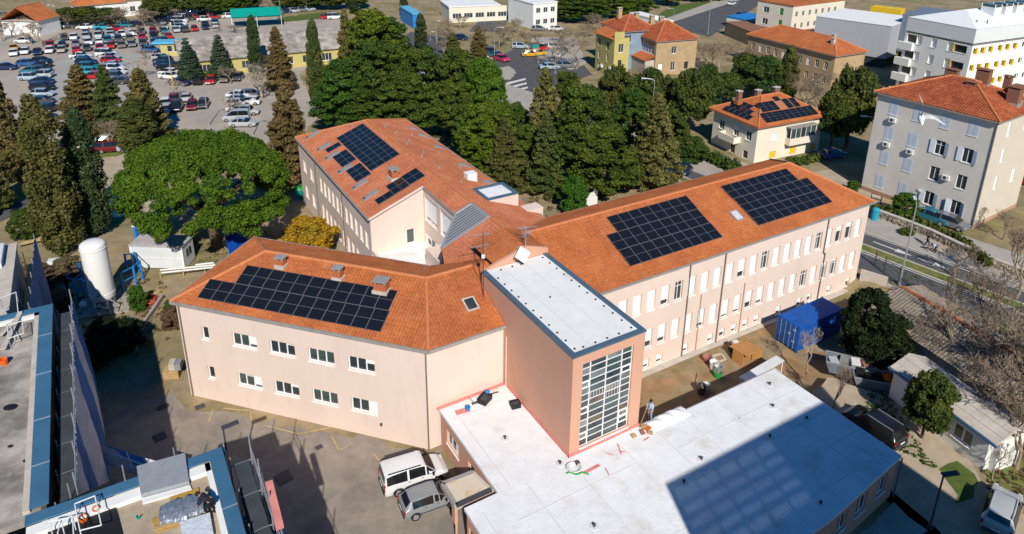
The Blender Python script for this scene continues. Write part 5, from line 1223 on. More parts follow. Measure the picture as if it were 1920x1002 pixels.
# unseen glazed screen added on its north edge to shape the light patch
b = MB(FB)
zg0, zg1 = TWz + 0.3, 24.6
b.bx(TWu0, TWu1, TWv - 0.3, TWv, zg1 - 0.35, zg1); b.bx(TWu0, TWu0 + 0.3, TWv - 0.3, TWv, zg0, zg1 - 0.35)
b.bx(TWu0 + 9.0, TWu1, TWv - 0.3, TWv, zg0, zg1 - 0.35)
for k in range(1, 5): b.bx(TWu0 + 0.3, TWu0 + 9.0, TWv - 0.25, TWv - 0.05, zg0 + 0.8 * k, zg0 + 0.8 * k + 0.22)
for k in range(1, 5): b.bx(TWu0 + 0.3 + 1.75 * k, TWu0 + 0.3 + 1.75 * k + 0.14, TWv - 0.26, TWv - 0.04, zg0, zg1 - 0.35)
patch_screen = b.build('light_patch_screen', M['concl'], TW)
tint = bpy.data.materials.new('light_patch_glass'); tint.use_nodes = True; tn = tint.node_tree; tn.nodes.clear()  # added panes dim the sun to imitate reflected light on the annex roof
t_ = tn.nodes.new('ShaderNodeBsdfTransparent'); t_.inputs[0].default_value = (0.22, 0.25, 0.29, 1); go_ = tn.nodes.new('ShaderNodeBsdfGlossy'); go_.inputs['Roughness'].default_value = 0.05; mx_ = tn.nodes.new('ShaderNodeMixShader'); mx_.inputs[0].default_value = 0.08; ou_ = tn.nodes.new('ShaderNodeOutputMaterial')
tn.links.new(t_.outputs[0], mx_.inputs[1]); tn.links.new(go_.outputs[0], mx_.inputs[2]); tn.links.new(mx_.outputs[0], ou_.inputs[0]); M['tint'] = tint
for k in range(5):
    a = TWu0 + 0.3 + 1.75 * k + (0.14 if k else 0); c = TWu0 + 0.3 + 1.75 * (k + 1); MB(FB).bx(a, min(c, TWu0 + 9.0), TWv - 0.17, TWv - 0.14, zg0, zg1 - 0.36).build('pane', tint, patch_screen)
# ------------------------------------------------------------------ vehicles (local: x forward, y left, origin on the ground)
PROF = {   # x, z_low, z_belt, z_top, half width belt, half width top
 'hatch': [(-2.0, .42, .70, .72, .70, .62), (-1.96, .30, .90, .93, .83, .66), (-1.86, .24, .96, 1.04, .86, .66), (-1.48, .22, .97, 1.43, .87, .60), (-.9, .22, .97, 1.49, .88, .62), (.1, .22, .96, 1.48, .88, .63), (.45, .22, .95, 1.42, .88, .61), (1.12, .22, .92, .96, .87, .70), (1.65, .24, .80, .82, .84, .70), (1.93, .30, .62, .64, .76, .62), (2.0, .40, .52, .54, .66, .55)],
 'sedan': [(-2.25, .42, .70, .72, .72, .62), (-2.18, .30, .93, .96, .84, .70), (-1.6, .24, .97, 1.0, .88, .70), (-1.1, .22, .97, 1.34, .89, .60), (-.6, .22, .97, 1.44, .89, .62), (.15, .22, .96, 1.44, .89, .63), (.5, .22, .95, 1.36, .89, .61), (1.15, .22, .92, .96, .88, .70), (1.85, .24, .80, .82, .85, .70), (2.15, .30, .62, .64, .78, .62), (2.22, .40, .52, .54, .68, .55)],
 'suv': [(-2.15, .45, .80, .82, .76, .66), (-2.1, .34, 1.02, 1.06, .88, .72), (-1.98, .28, 1.06, 1.2, .90, .70), (-1.75, .26, 1.06, 1.62, .91, .66), (-1.0, .26, 1.06, 1.68, .92, .68), (.2, .26, 1.05, 1.66, .92, .68), (.5, .26, 1.04, 1.58, .92, .66), (1.15, .26, 1.02, 1.06, .91, .74), (1.8, .28, .92, .95, .88, .74), (2.1, .36, .72, .74, .80, .66), (2.16, .45, .6, .62, .7, .6)],
 'van': [(-2.2, .40, .85, 1.0, .80, .76), (-2.17, .28, 1.05, 1.25, .88, .80), (-2.1, .24, 1.08, 1.72, .90, .76), (-1.7, .22, 1.08, 1.82, .91, .76), (-.6, .22, 1.08, 1.84, .91, .76), (.35, .22, 1.07, 1.82, .91, .74), (.62, .22, 1.06, 1.72, .91, .71), (1.3, .22, 1.02, 1.08, .90, .78), (1.8, .24, .92, .95, .86, .74), (2.08, .32, .72, .74, .78, .66), (2.15, .42, .6, .62, .68, .58)],
}
def rings(kind):
    out = []
    for (x, zl, zb, zt, wb, wt) in PROF[kind]:
        out.append([(x, -wb * 0.93, zl), (x, -wb, (zl + zb) / 2), (x, -wb * 0.985, zb), (x, -wt, zt), (x, wt, zt), (x, wb * 0.985, zb), (x, wb, (zl + zb) / 2), (x, wb * 0.93, zl)])
    return out
def is_cab(kind, i): p = PROF[kind][i]; return p[3] - p[2] > 0.2
def wheel(b, x, y, r=0.32, w=0.2, mt=2, mr=3):
    s = 1 if y > 0 else -1
    b.tube((x, y - s * w, r), (x, y + s * 0.01, r), r, r, 14, mt); b.tube((x, y + s * 0.005, r), (x, y + s * 0.018, r), r * 0.66, r * 0.6, 10, mr)
AX_ = {'hatch': (-1.25, 1.28), 'sedan': (-1.35, 1.38), 'suv': (-1.3, 1.35), 'van': (-1.3, 1.42)}
def far_car(kind):
    R_ = rings(kind); b = MB()
    n = len(R_)
    for i in range(n - 1):
        a, c = R_[i], R_[i + 1]; ca, cc = is_cab(kind, i), is_cab(kind, i + 1)
        for k in range(7):
            m = 0
            if k in (2, 4) and (ca or cc): m = 1
            if k == 3 and (ca != cc): m = 1
            b.face([a[k], c[k], c[k + 1], a[k + 1]], m)
        b.face([a[7], c[7], c[0], a[0]], 4)
    b.face(R_[0][::-1]); b.face(R_[-1])
    for x in AX_[kind]:
        for y in (-1, 1): wheel(b, x, y * PROF[kind][5][4])
    p0, p1 = PROF[kind][1], PROF[kind][-2]
    for s in (-1, 1):
        b.box((p0[0] - 0.02, s * p0[4] * 0.82, p0[2] - 0.1), (0.08, 0.18, 0.2), 5); b.box((p1[0] - 0.06, s * p1[4] * 0.86, p1[2] - 0.02), (0.2, 0.2, 0.13), 6)
        # pillars between the side windows
        for i in (4,):
            q = R_[i]; u = 2 if s < 0 else 5; w_ = 3 if s < 0 else 4
            a, c = Vector(q[u]), Vector(q[w_]); b.bar(a + Vector((0, s * 0.008, 0)), c + Vector((0, s * 0.008, 0)), 0.09, 0.02, 0)
    return meshof(b, 'parked_car', [M['paint'], M['cglass'], M['tyre'], M['rim'], M['black'], M['tail'], M['lamp']])
FAR = {k: far_car(k) for k in PROF}
CC = {'white': (.72, .72, .72), 'silver': (.42, .44, .45), 'mid grey': (.25, .26, .27), 'grey': (.16, .17, .18), 'dark grey': (.055, .058, .062), 'black': (.012, .012, .014), 'red': (.42, .012, .014), 'dark red': (.14, .01, .018), 'blue': (.03, .10, .27), 'navy': (.012, .025, .075), 'teal': (.02, .16, .21), 'turquoise': (.03, .36, .46), 'beige': (.40, .35, .26), 'brown': (.17, .14, .10), 'pale blue': (.36, .44, .52), 'yellow': (.65, .36, .02), 'pink red': (.55, .03, .10)}
KN = {'hatch': 'hatchback', 'sedan': 'saloon', 'suv': 'estate', 'van': 'van'}
ncar = [0]
def far(px, py, col, kind, head, label, group='cars in the car park'):
    o = bpy.data.objects.new('parked_car', FAR[kind]); COL.objects.link(o)
    p = gp(px, py); o.location = (p.x, p.y, 0.05); o.rotation_euler = (0, 0, R(head)); o.color = (*CC[col], 1)
    tag(o, label, 'car', group); return o
ORD = ['first', 'second', 'third', 'fourth', 'fifth', 'sixth', 'seventh', 'eighth', 'ninth', 'tenth', 'eleventh', 'twelfth', 'thirteenth', 'fourteenth', 'fifteenth', 'sixteenth', 'seventeenth', 'eighteenth']
def row(desc, cars, head=None, side='left', key=0, jit=4):
    cs = sorted(cars, key=lambda c: c[key])
    if head is None:
        a, b_ = gp(cs[0][0], cs[0][1]), gp(cs[-1][0], cs[-1][1]); d = b_ - a; head = math.degrees(math.atan2(d.y, d.x)) - 90
    for i, c in enumerate(cs):
        kind = c[3] if len(c) > 3 else rng.choice(['hatch', 'hatch', 'sedan', 'suv'])
        far(c[0], c[1], c[2], kind, head + rng.uniform(-jit, jit) + (180 if rng.random() < 0.3 else 0), f'{c[2]} {KN[kind]}, {ORD[i]} from the {side} in {desc}')
row('the front row beside the lane', [(26, 104, 'white'), (48, 101, 'white'), (71, 102, 'navy'), (94, 99, 'white'), (116, 98, 'beige'), (144, 98, 'red'), (164, 95, 'dark grey'), (188, 94, 'red'), (209, 90, 'red'), (229, 89, 'brown'), (248, 87, 'grey'), (269, 85, 'dark grey'), (290, 83, 'blue'), (309, 80, 'teal')])
row('the second row', [(27, 95, 'yellow', 'hatch'), (95, 90, 'red'), (118, 88, 'navy'), (143, 87, 'grey'), (166, 84, 'white'), (186, 82, 'white'), (203, 80, 'teal'), (223, 78, 'dark grey'), (244, 76, 'brown'), (267, 74, 'red'), (289, 72, 'black')])
row('the middle row of the car park', [(121, 75, 'dark grey'), (139, 74, 'white'), (162, 73, 'silver', 'suv'), (185, 71, 'silver'), (208, 69, 'pale blue'), (229, 68, 'white'), (250, 66, 'white', 'van'), (266, 63, 'grey'), (288, 63, 'red'), (308, 62, 'teal'), (331, 60, 'silver'), (347, 60, 'dark grey'), (365, 58, 'red'), (385, 55, 'navy'), (403, 52, 'white')])
row('the row above the middle row', [(162, 66, 'dark grey'), (186, 64, 'navy'), (207, 63, 'white'), (385, 49, 'black'), (404, 46, 'teal'), (330, 53, 'black'), (316, 73, 'red'), (308, 55, 'silver')])
row('the farthest row below the scrub', [(107, 54, 'white', 'van'), (128, 53, 'dark grey'), (160, 55, 'white', 'sedan'), (193, 55, 'turquoise', 'sedan'), (217, 58, 'red', 'hatch'), (233, 51, 'teal', 'sedan'), (250, 50, 'black'), (300, 46, 'black'), (283, 48, 'dark grey'), (318, 41, 'navy'), (321, 33, 'pale blue'), (300, 34, 'blue'), (368, 36, 'red'), (384, 40, 'white'), (398, 36, 'red'), (352, 38, 'dark grey'), (358, 28, 'navy'), (372, 24, 'white')], head=10)
row('the stack left of the tent', [(337, 37, 'white', 'suv'), (338, 43, 'white', 'van'), (336, 49, 'white', 'suv'), (337, 54, 'silver', 'hatch')], head=5, key=1, side='top')
row('the far left corner', [(17, 58, 'pale blue', 'van'), (37, 58, 'beige'), (12, 41, 'white'), (45, 81, 'white'), (2, 33, 'dark grey')], head=0)
row('the broadside group above the conical trees', [(152, 110, 'white', 'sedan'), (158, 116, 'pale blue', 'hatch'), (163, 122, 'navy', 'suv'), (168, 131, 'teal', 'suv'), (174, 148, 'red', 'hatch'), (172, 140, 'turquoise', 'hatch')], head=5, key=1, side='top')
row('the broadside group under the bare tree', [(200, 106, 'white', 'van'), (207, 111, 'silver', 'sedan'), (209, 118, 'red', 'hatch'), (213, 127, 'pale blue', 'sedan'), (215, 134, 'white', 'suv'), (217, 141, 'white', 'sedan'), (218, 150, 'grey', 'van'), (219, 158, 'dark grey', 'sedan')], head=5, key=1, side='top')
row('the dark column left of the lane', [(79, 119, 'black'), (79, 127, 'black'), (79, 136, 'dark grey'), (79, 146, 'silver'), (80, 158, 'navy'), (81, 170, 'black'), (82, 181, 'pale blue'), (81, 195, 'dark grey'), (83, 210, 'black'), (86, 226, 'navy'), (90, 241, 'navy')], head=5, key=1, side='top')
row('the short column at far left', [(52, 124, 'blue', 'hatch'), (57, 138, 'teal'), (57, 150, 'pale blue'), (12, 131, 'navy', 'sedan')], head=8, key=1, side='top')
row('the tight row by the gatehouse', [(303, 113, 'silver'), (306, 119, 'navy'), (309, 126, 'navy'), (313, 133, 'black'), (316, 141, 'white'), (320, 148, 'white'), (334, 128, 'dark grey'), (338, 160, 'navy', 'sedan'), (283, 98, 'blue')], head=-10, key=1, side='top')
row('the row before the yellow hall', [(374, 157, 'black', 'hatch'), (397, 156, 'red', 'hatch'), (424, 153, 'brown', 'hatch'), (447, 150, 'dark grey', 'hatch')], head=-82)
row('the open gravel lot', [(350, 188, 'silver', 'sedan'), (361, 204, 'dark red', 'hatch'), (382, 201, 'dark grey', 'hatch'), (326, 192, 'dark red', 'hatch'), (332, 207, 'black', 'suv'), (311, 200, 'white', 'hatch'), (312, 212, 'silver', 'hatch')], head=-72)
row('the silver group by the brown conifer', [(448, 184, 'white', 'sedan'), (447, 192, 'silver', 'sedan'), (447, 200, 'silver', 'hatch'), (449, 208, 'white', 'sedan'), (443, 226, 'silver', 'van'), (456, 237, 'silver', 'sedan'), (468, 196, 'white', 'hatch'), (470, 182, 'grey', 'hatch'), (463, 215, 'silver', 'suv')], head=8, key=1, side='top')
row('the lower edge of the lot', [(176, 281, 'white', 'sedan'), (192, 285, 'dark red', 'hatch'), (212, 284, 'dark red', 'suv'), (228, 281, 'dark red', 'hatch'), (249, 282, 'pale blue', 'hatch'), (204, 270, 'silver', 'sedan')], head=20)
for (x, y, c, k, h, l) in ((1012, 95, 'red', 'van', 8, 'red van parked by the roundabout under bare trees'), (994, 106, 'yellow', 'hatch', 5, 'left yellow taxi at the roundabout'), (1009, 104, 'yellow', 'hatch', 5, 'right yellow taxi at the roundabout behind a lamp post'), (941, 115, 'pink red', 'hatch', -50, 'pinkish red hatchback entering the roundabout'), (931, 108, 'teal', 'sedan', -45, 'teal saloon queuing behind the pink red hatchback'), (919, 101, 'dark grey', 'hatch', -45, 'dark hatchback queuing left of the roundabout'), (906, 95, 'navy', 'suv', -45, 'navy estate last in the queue to the roundabout'), (975, 91, 'pale blue', 'hatch', 0, 'pale blue hatchback parked left of the red van'), (1018, 92, 'navy', 'hatch', 5, 'navy hatchback just right of the red van'), (1035, 92, 'white', 'hatch', 0, 'white hatchback in the parking bay behind the taxis'), (1042, 58, 'white', 'sedan', 0, 'white saloon below the playing field'), (1010, 58, 'grey', 'hatch', 0, 'grey hatchback below the playing field'), (1030, 130, 'pale blue', 'sedan', 10, 'pale blue saloon by the pavement under a bare tree'), (1060, 127, 'grey', 'hatch', 10, 'grey hatchback beside the yellow house trees'), (628, 36, 'white', 'van', 15, 'white van at the far end of the hall'), (614, 36, 'red', 'hatch', 0, 'small red hatchback beside the far white van'), (864, 75, 'navy', 'hatch', -30, 'navy hatchback on the far street'), (1392, 33, 'black', 'suv', 30, 'black car on the upper road by the blue canopy'), (1372, 10, 'white', 'hatch', 50, 'white car far up the road'), (1270, 324, 'navy', 'hatch', 150, 'dark blue hatchback on the villa road'), (1560, 296, 'blue', 'sedan', 20, 'blue saloon in shade under the tree beside the grey block'), (1745, 414, 'teal', 'sedan', -52, 'dark teal saloon behind the hedge below the grey block'), (1920, 345, 'red', 'hatch', -50, 'red car at the right edge beyond the cream wall'), (1780, 425, 'grey', 'hatch', -52, 'grey hatchback behind the hedge, right of the teal saloon')):
    far(x, y, c, k, h, l, None if y > 250 else 'cars on the background streets')
for (x, y) in ((430, 34), (445, 32), (460, 30), (475, 33), (490, 31), (505, 28), (520, 27), (535, 25), (550, 24), (565, 22), (580, 21)):
    c = rng.choice(['white', 'pale blue', 'silver', 'navy', 'grey']); far(x, y, c, 'hatch', 20, f'{c} car in the long line by the meadow, {ORD[int((x - 430) / 14.9)]} from the left')

# --- near vehicles with parts
def near_car(name, label, kind, px, py, head, col, sill=None, scale=1.0, roofcol=None, tint='cglass'):
    p = gp(px, py); t = thing(name, label, 'van' if kind == 'van' else 'car', (p.x, p.y, 0.05), None, R(head))
    t.color = (*CC[col], 1)
    R_ = rings(kind); n = len(R_)
    # smooth lofted body
    def dens(R_):
        out = []
        for i in range(n - 1):
            for f in (0, 0.5):
                out.append([tuple(Vector(R_[i][k]).lerp(Vector(R_[i + 1][k]), f)) for k in range(8)])
        out.append(R_[-1]); return out
    D = dens(R_); V = [v for r in D for v in r]; F = []
    for i in range(len(D) - 1):
        for k in range(8):
            j = (k + 1) % 8; F.append([i * 8 + k, (i + 1) * 8 + k, (i + 1) * 8 + j, i * 8 + j])
    F.append(list(range(8))[::-1]); F.append([(len(D) - 1) * 8 + k for k in range(8)])
    me = bpy.data.meshes.new('body'); me.from_pydata(V, [], F); me.materials.append(M['paint']); me.update()
    body = put('body', me, t); body.color = t.color
    md = body.modifiers.new('b', 'BEVEL'); md.width = 0.09; md.segments = 3; md.limit_method = 'ANGLE'; md.angle_limit = R(22)
    me.polygons.foreach_set('use_smooth', np.ones(len(me.polygons), dtype=bool))
    def quad(nm, q, mat, off=0.02, inset=0.06, flip=False):
        q = [Vector(x) for x in q]; c = sum(q, Vector()) / 4; nn = (q[1] - q[0]).cross(q[3] - q[0]).normalized()
        if nn.dot(c - Vector((0, 0, 0.9))) < 0: nn = -nn
        out = []
        for x in q: d = c - x; out.append(x + d * min(0.45, inset / max(0.05, d.length)) + nn * off)
        b = MB(); b.face(out); inn = [x - nn * 0.02 for x in out]
        for i in range(4): b.face([out[i], out[(i + 1) % 4], inn[(i + 1) % 4], inn[i]])
        return put(nm, meshof(b, nm, M[mat]), t)
    cab = [i for i in range(n) if is_cab(kind, i)]
    f, l = cab[0], cab[-1]
    quad('rear_window', [R_[f - 1][3], R_[f - 1][4], R_[f][4], R_[f][3]], tint, inset=0.09)
    quad('windscreen', [R_[l][3], R_[l][4], R_[l + 1][4], R_[l + 1][3]], tint, inset=0.06)
    for s, (u, w) in ((0, (2, 3)), (1, (5, 4))):
        mid = f + 2
        for a, c in ((f, mid), (mid, l)):
            q = [Vector(R_[i][u]) for i in range(a, c + 1)] + [Vector(R_[i][w]) for i in range(c, a - 1, -1)]; ct = sum(q, Vector()) / len(q); sd_ = -1 if s == 0 else 1
            q = [x + (ct - x) * min(0.4, 0.075 / max(0.05, (ct - x).length)) + Vector((0, sd_ * 0.03, 0.008)) for x in q]
            b = MB(); b.face(q); nq = len(q)
            for i in range(nq): j = (i + 1) % nq; b.face([q[i], q[j], q[j] - Vector((0, sd_ * 0.05, 0)), q[i] - Vector((0, sd_ * 0.05, 0))])
            put('side_window', meshof(b, 'side_window', M[tint]), t)
        quad('side_window', [R_[l][u], R_[l + 1][u], R_[l + 1][w], R_[l][w]], tint, inset=0.05)
    wr = 0.31 if kind != 'van' else 0.33
    for x in AX_[kind]:
        for s in (-1, 1):
            b = MB(); b.tube((0, -s * 0.11, 0), (0, s * 0.11, 0), wr, wr, 20, 0); wo_ = put('wheel', meshof(b, 'wheel', M['tyre']), t, (x, s * (PROF[kind][5][4] - 0.09), wr))
            b = MB(); b.tube((0, s * 0.1, 0), (0, s * 0.122, 0), wr * 0.68, wr * 0.62, 14, 0)
            for q in range(5): an = q * 2 * math.pi / 5; b.bar((0, s * 0.124, 0), (wr * 0.6 * math.cos(an), s * 0.124, wr * 0.6 * math.sin(an)), 0.05, 0.015)
            put('rim', meshof(b, 'rim', M['rim']), wo_)
            b = MB()   # dark wheel arch
            for q in range(10):
                a0, a1 = math.pi * q / 10, math.pi * (q + 1) / 10; r0, r1 = wr + 0.02, wr + 0.075; y = s * 0.105
                b.face([(r0 * math.cos(a0), y, r0 * math.sin(a0)), (r1 * math.cos(a0), y, r1 * math.sin(a0)), (r1 * math.cos(a1), y, r1 * math.sin(a1)), (r0 * math.cos(a1), y, r0 * math.sin(a1))])
            put('wheel_arch', meshof(b, 'wheel_arch', M['black']), t, (x, s * (PROF[kind][5][4] - 0.09), wr))
    p0, p1 = PROF[kind][1], PROF[kind][-2]
    for s in (-1, 1):
        tall = 0.5 if kind == 'van' else 0.28
        b = MB(); b.box((0, 0, 0), (0.1, 0.15, tall)); put('tail_light', meshof(b, 'tail_light', M['tail']), t, (p0[0] - 0.005, s * p0[4] * 0.9, p0[2] - tall * 0.45 + (0.1 if kind == 'van' else 0)))
        b = MB(); b.box((0, 0, 0), (0.3, 0.24, 0.16)); put('headlight', meshof(b, 'headlight', M['lamp']), t, (p1[0] - 0.1, s * p1[4] * 0.86, p1[2] + 0.0))
        b = MB(); b.box((0, 0, 0), (0.12, 0.2, 0.14)); b.bar((0, -s * 0.1, -0.03), (0, -s * 0.22, -0.08), 0.05); m_ = put('mirror', meshof(b, 'mirror', M['black']), t, (PROF[kind][l + 1][0] - 0.25, s * (PROF[kind][5][4] + 0.12), PROF[kind][5][2] + 0.08))
        b = MB(); b.bx(PROF[kind][f][0] + 0.3, PROF[kind][l][0] - 0.1, -0.02, 0.02, 0, 0.02) if False else b.box((0, 0, 0), (0.16, 0.02, 0.03))
        for x in (-0.55, 0.35): put('door_handle', meshof(b, 'door_handle', M['black']), t, (x, s * (PROF[kind][5][4] * 0.992 + 0.012), PROF[kind][5][2] - 0.1))
        b = MB(); b.box((0, 0, 0), (1.9, 0.02, 0.07)); put('side_trim', meshof(b, 'side_trim', M['black'] if kind == 'van' else M['dark']), t, (0.05, s * (PROF[kind][5][4] + 0.004), 0.45))
    b = MB(); b.box((0, 0, 0), (0.14, 1.5, 0.22)); put('rear_bumper', meshof(b, 'rear_bumper', M['black'] if kind == 'van' else M['dark']), t, (PROF[kind][0][0] - 0.0, 0, 0.46))
    b = MB(); b.box((0, 0, 0), (0.14, 1.3, 0.16)); put('front_bumper', meshof(b, 'front_bumper', M['dark']), t, (PROF[kind][-1][0] - 0.02, 0, 0.4))
    b = MB(); b.box((0, 0, 0), (0.02, 0.5, 0.11)); put('number_plate', meshof(b, 'number_plate', M['white']), t, (PROF[kind][0][0] - 0.06, 0, 0.72))
    if kind == 'van':
        b = MB()
        for s in (-1, 1): b.bar((-1.9, s * 0.7, 1.875), (0.3, s * 0.7, 1.86), 0.05, 0.05)
        put('roof_rail', meshof(b, 'roof_rail', M['black']), t)
    if kind in ('suv',):
        b = MB()
        for s in (-1, 1): b.bar((-1.7, s * 0.62, 1.7), (0.3, s * 0.62, 1.7), 0.04, 0.05)
        put('roof_rail', meshof(b, 'roof_rail', M['alu']), t)
    t.scale = (scale,) * 3
    return t
near_car('white_van', 'white passenger van with dark side windows beside the salmon annex', 'van', 777, 903, 24, 'white', scale=1.02)
near_car('silver_hatchback', 'small silver grey hatchback parked half under the entrance canopy', 'hatch', 806, 948, 25, 'mid grey', scale=0.96)
near_car('silver_estate', 'dusty silver estate car in the lower right corner', 'suv', 1874, 972, 48, 'silver', scale=1.0)
near_car('black_car', 'black car in the shade along the right side of the annex', 'suv', 1636, 812, 122, 'black', scale=1.0)
# ------------------------------------------------------------------ trees and shrubs
def project(p):
    d = Vector(p) - Vector((0, 0, CAM_H)); k = d.dot(W_); return PCX + FPX * d.dot(RV) / k, PCY - FPX * d.dot(UV) / k
def height_to(base, py):
    lo, hi = 0.0, 34.0
    for _ in range(40):
        m = (lo + hi) / 2
        if project((base.x, base.y, m))[1] > py: lo = m
        else: hi = m
    return lo
def leafmesh(name, blobs, density, size, mat, seed, shell=0.55, upbias=0.25, aspect=1.0, jitter=0.9, hang=0.0):
    """leaf and twig sized quads spread through ellipsoid clumps (centre, radii)"""
    rs = np.random.RandomState(seed); Cs = []; Ns = []
    for (c, r) in blobs:
        r = np.array(r, float); area = 4 * math.pi * ((r[0] * r[1]) ** 1.6 / 3 + (r[0] * r[2]) ** 1.6 / 3 + (r[1] * r[2]) ** 1.6 / 3) ** (1 / 1.6)
        n = max(6, int(area * density)); d = rs.normal(size=(n, 3)); d /= np.linalg.norm(d, axis=1)[:, None]
        q = shell + (1.04 - shell) * np.sqrt(rs.rand(n)); Cs.append(np.array(c) + d * r * q[:, None] * (1 + 0.10 * rs.normal(size=(n, 1)))); nn = d / r; nn /= np.linalg.norm(nn, axis=1)[:, None]; Ns.append(nn)
    Cc = np.concatenate(Cs); Nn = np.concatenate(Ns); n = len(Cc)
    Nn = Nn + jitter * rs.normal(size=(n, 3)) * 0.6 + np.array((0, 0, upbias)); Nn /= np.linalg.norm(Nn, axis=1)[:, None]
    a = np.cross(Nn, rs.normal(size=(n, 3))); a /= np.linalg.norm(a, axis=1)[:, None]; b = np.cross(Nn, a)
    s = size * (0.6 + 0.8 * rs.rand(n))[:, None] * 0.5
    A = a * s * aspect; B = b * s
    bend = Nn * s * 0.25
    V = np.stack([Cc - A - B * 0.55, Cc + A * 0.35 - B + bend * 0.4, Cc + A + B * 0.5, Cc - A * 0.4 + B - bend], 1).reshape(-1, 3)
    F = np.arange(n * 4).reshape(-1, 4)
    me = bpy.data.meshes.new(name); me.vertices.add(len(V)); me.vertices.foreach_set('co', V.astype(np.float32).ravel())
    me.loops.add(F.size); me.loops.foreach_set('vertex_index', F.astype(np.int32).ravel()); me.polygons.add(n)
    me.polygons.foreach_set('loop_start', np.arange(0, F.size, 4, dtype=np.int32)); me.polygons.foreach_set('loop_total', np.full(n, 4, dtype=np.int32)); me.polygons.foreach_set('use_smooth', np.zeros(n, dtype=bool))
    me.materials.append(M[mat]); me.update(calc_edges=True); return me
def limbmesh(name, segs, mat, n=6):
    b = MB()
    for (a, c, r0, r1) in segs: b.tube(a, c, r0, r1, n, 0, False)
    me = meshof(b, name, M[mat]); me.polygons.foreach_set('use_smooth', np.ones(len(me.polygons), dtype=bool)); return me
TREE = {}
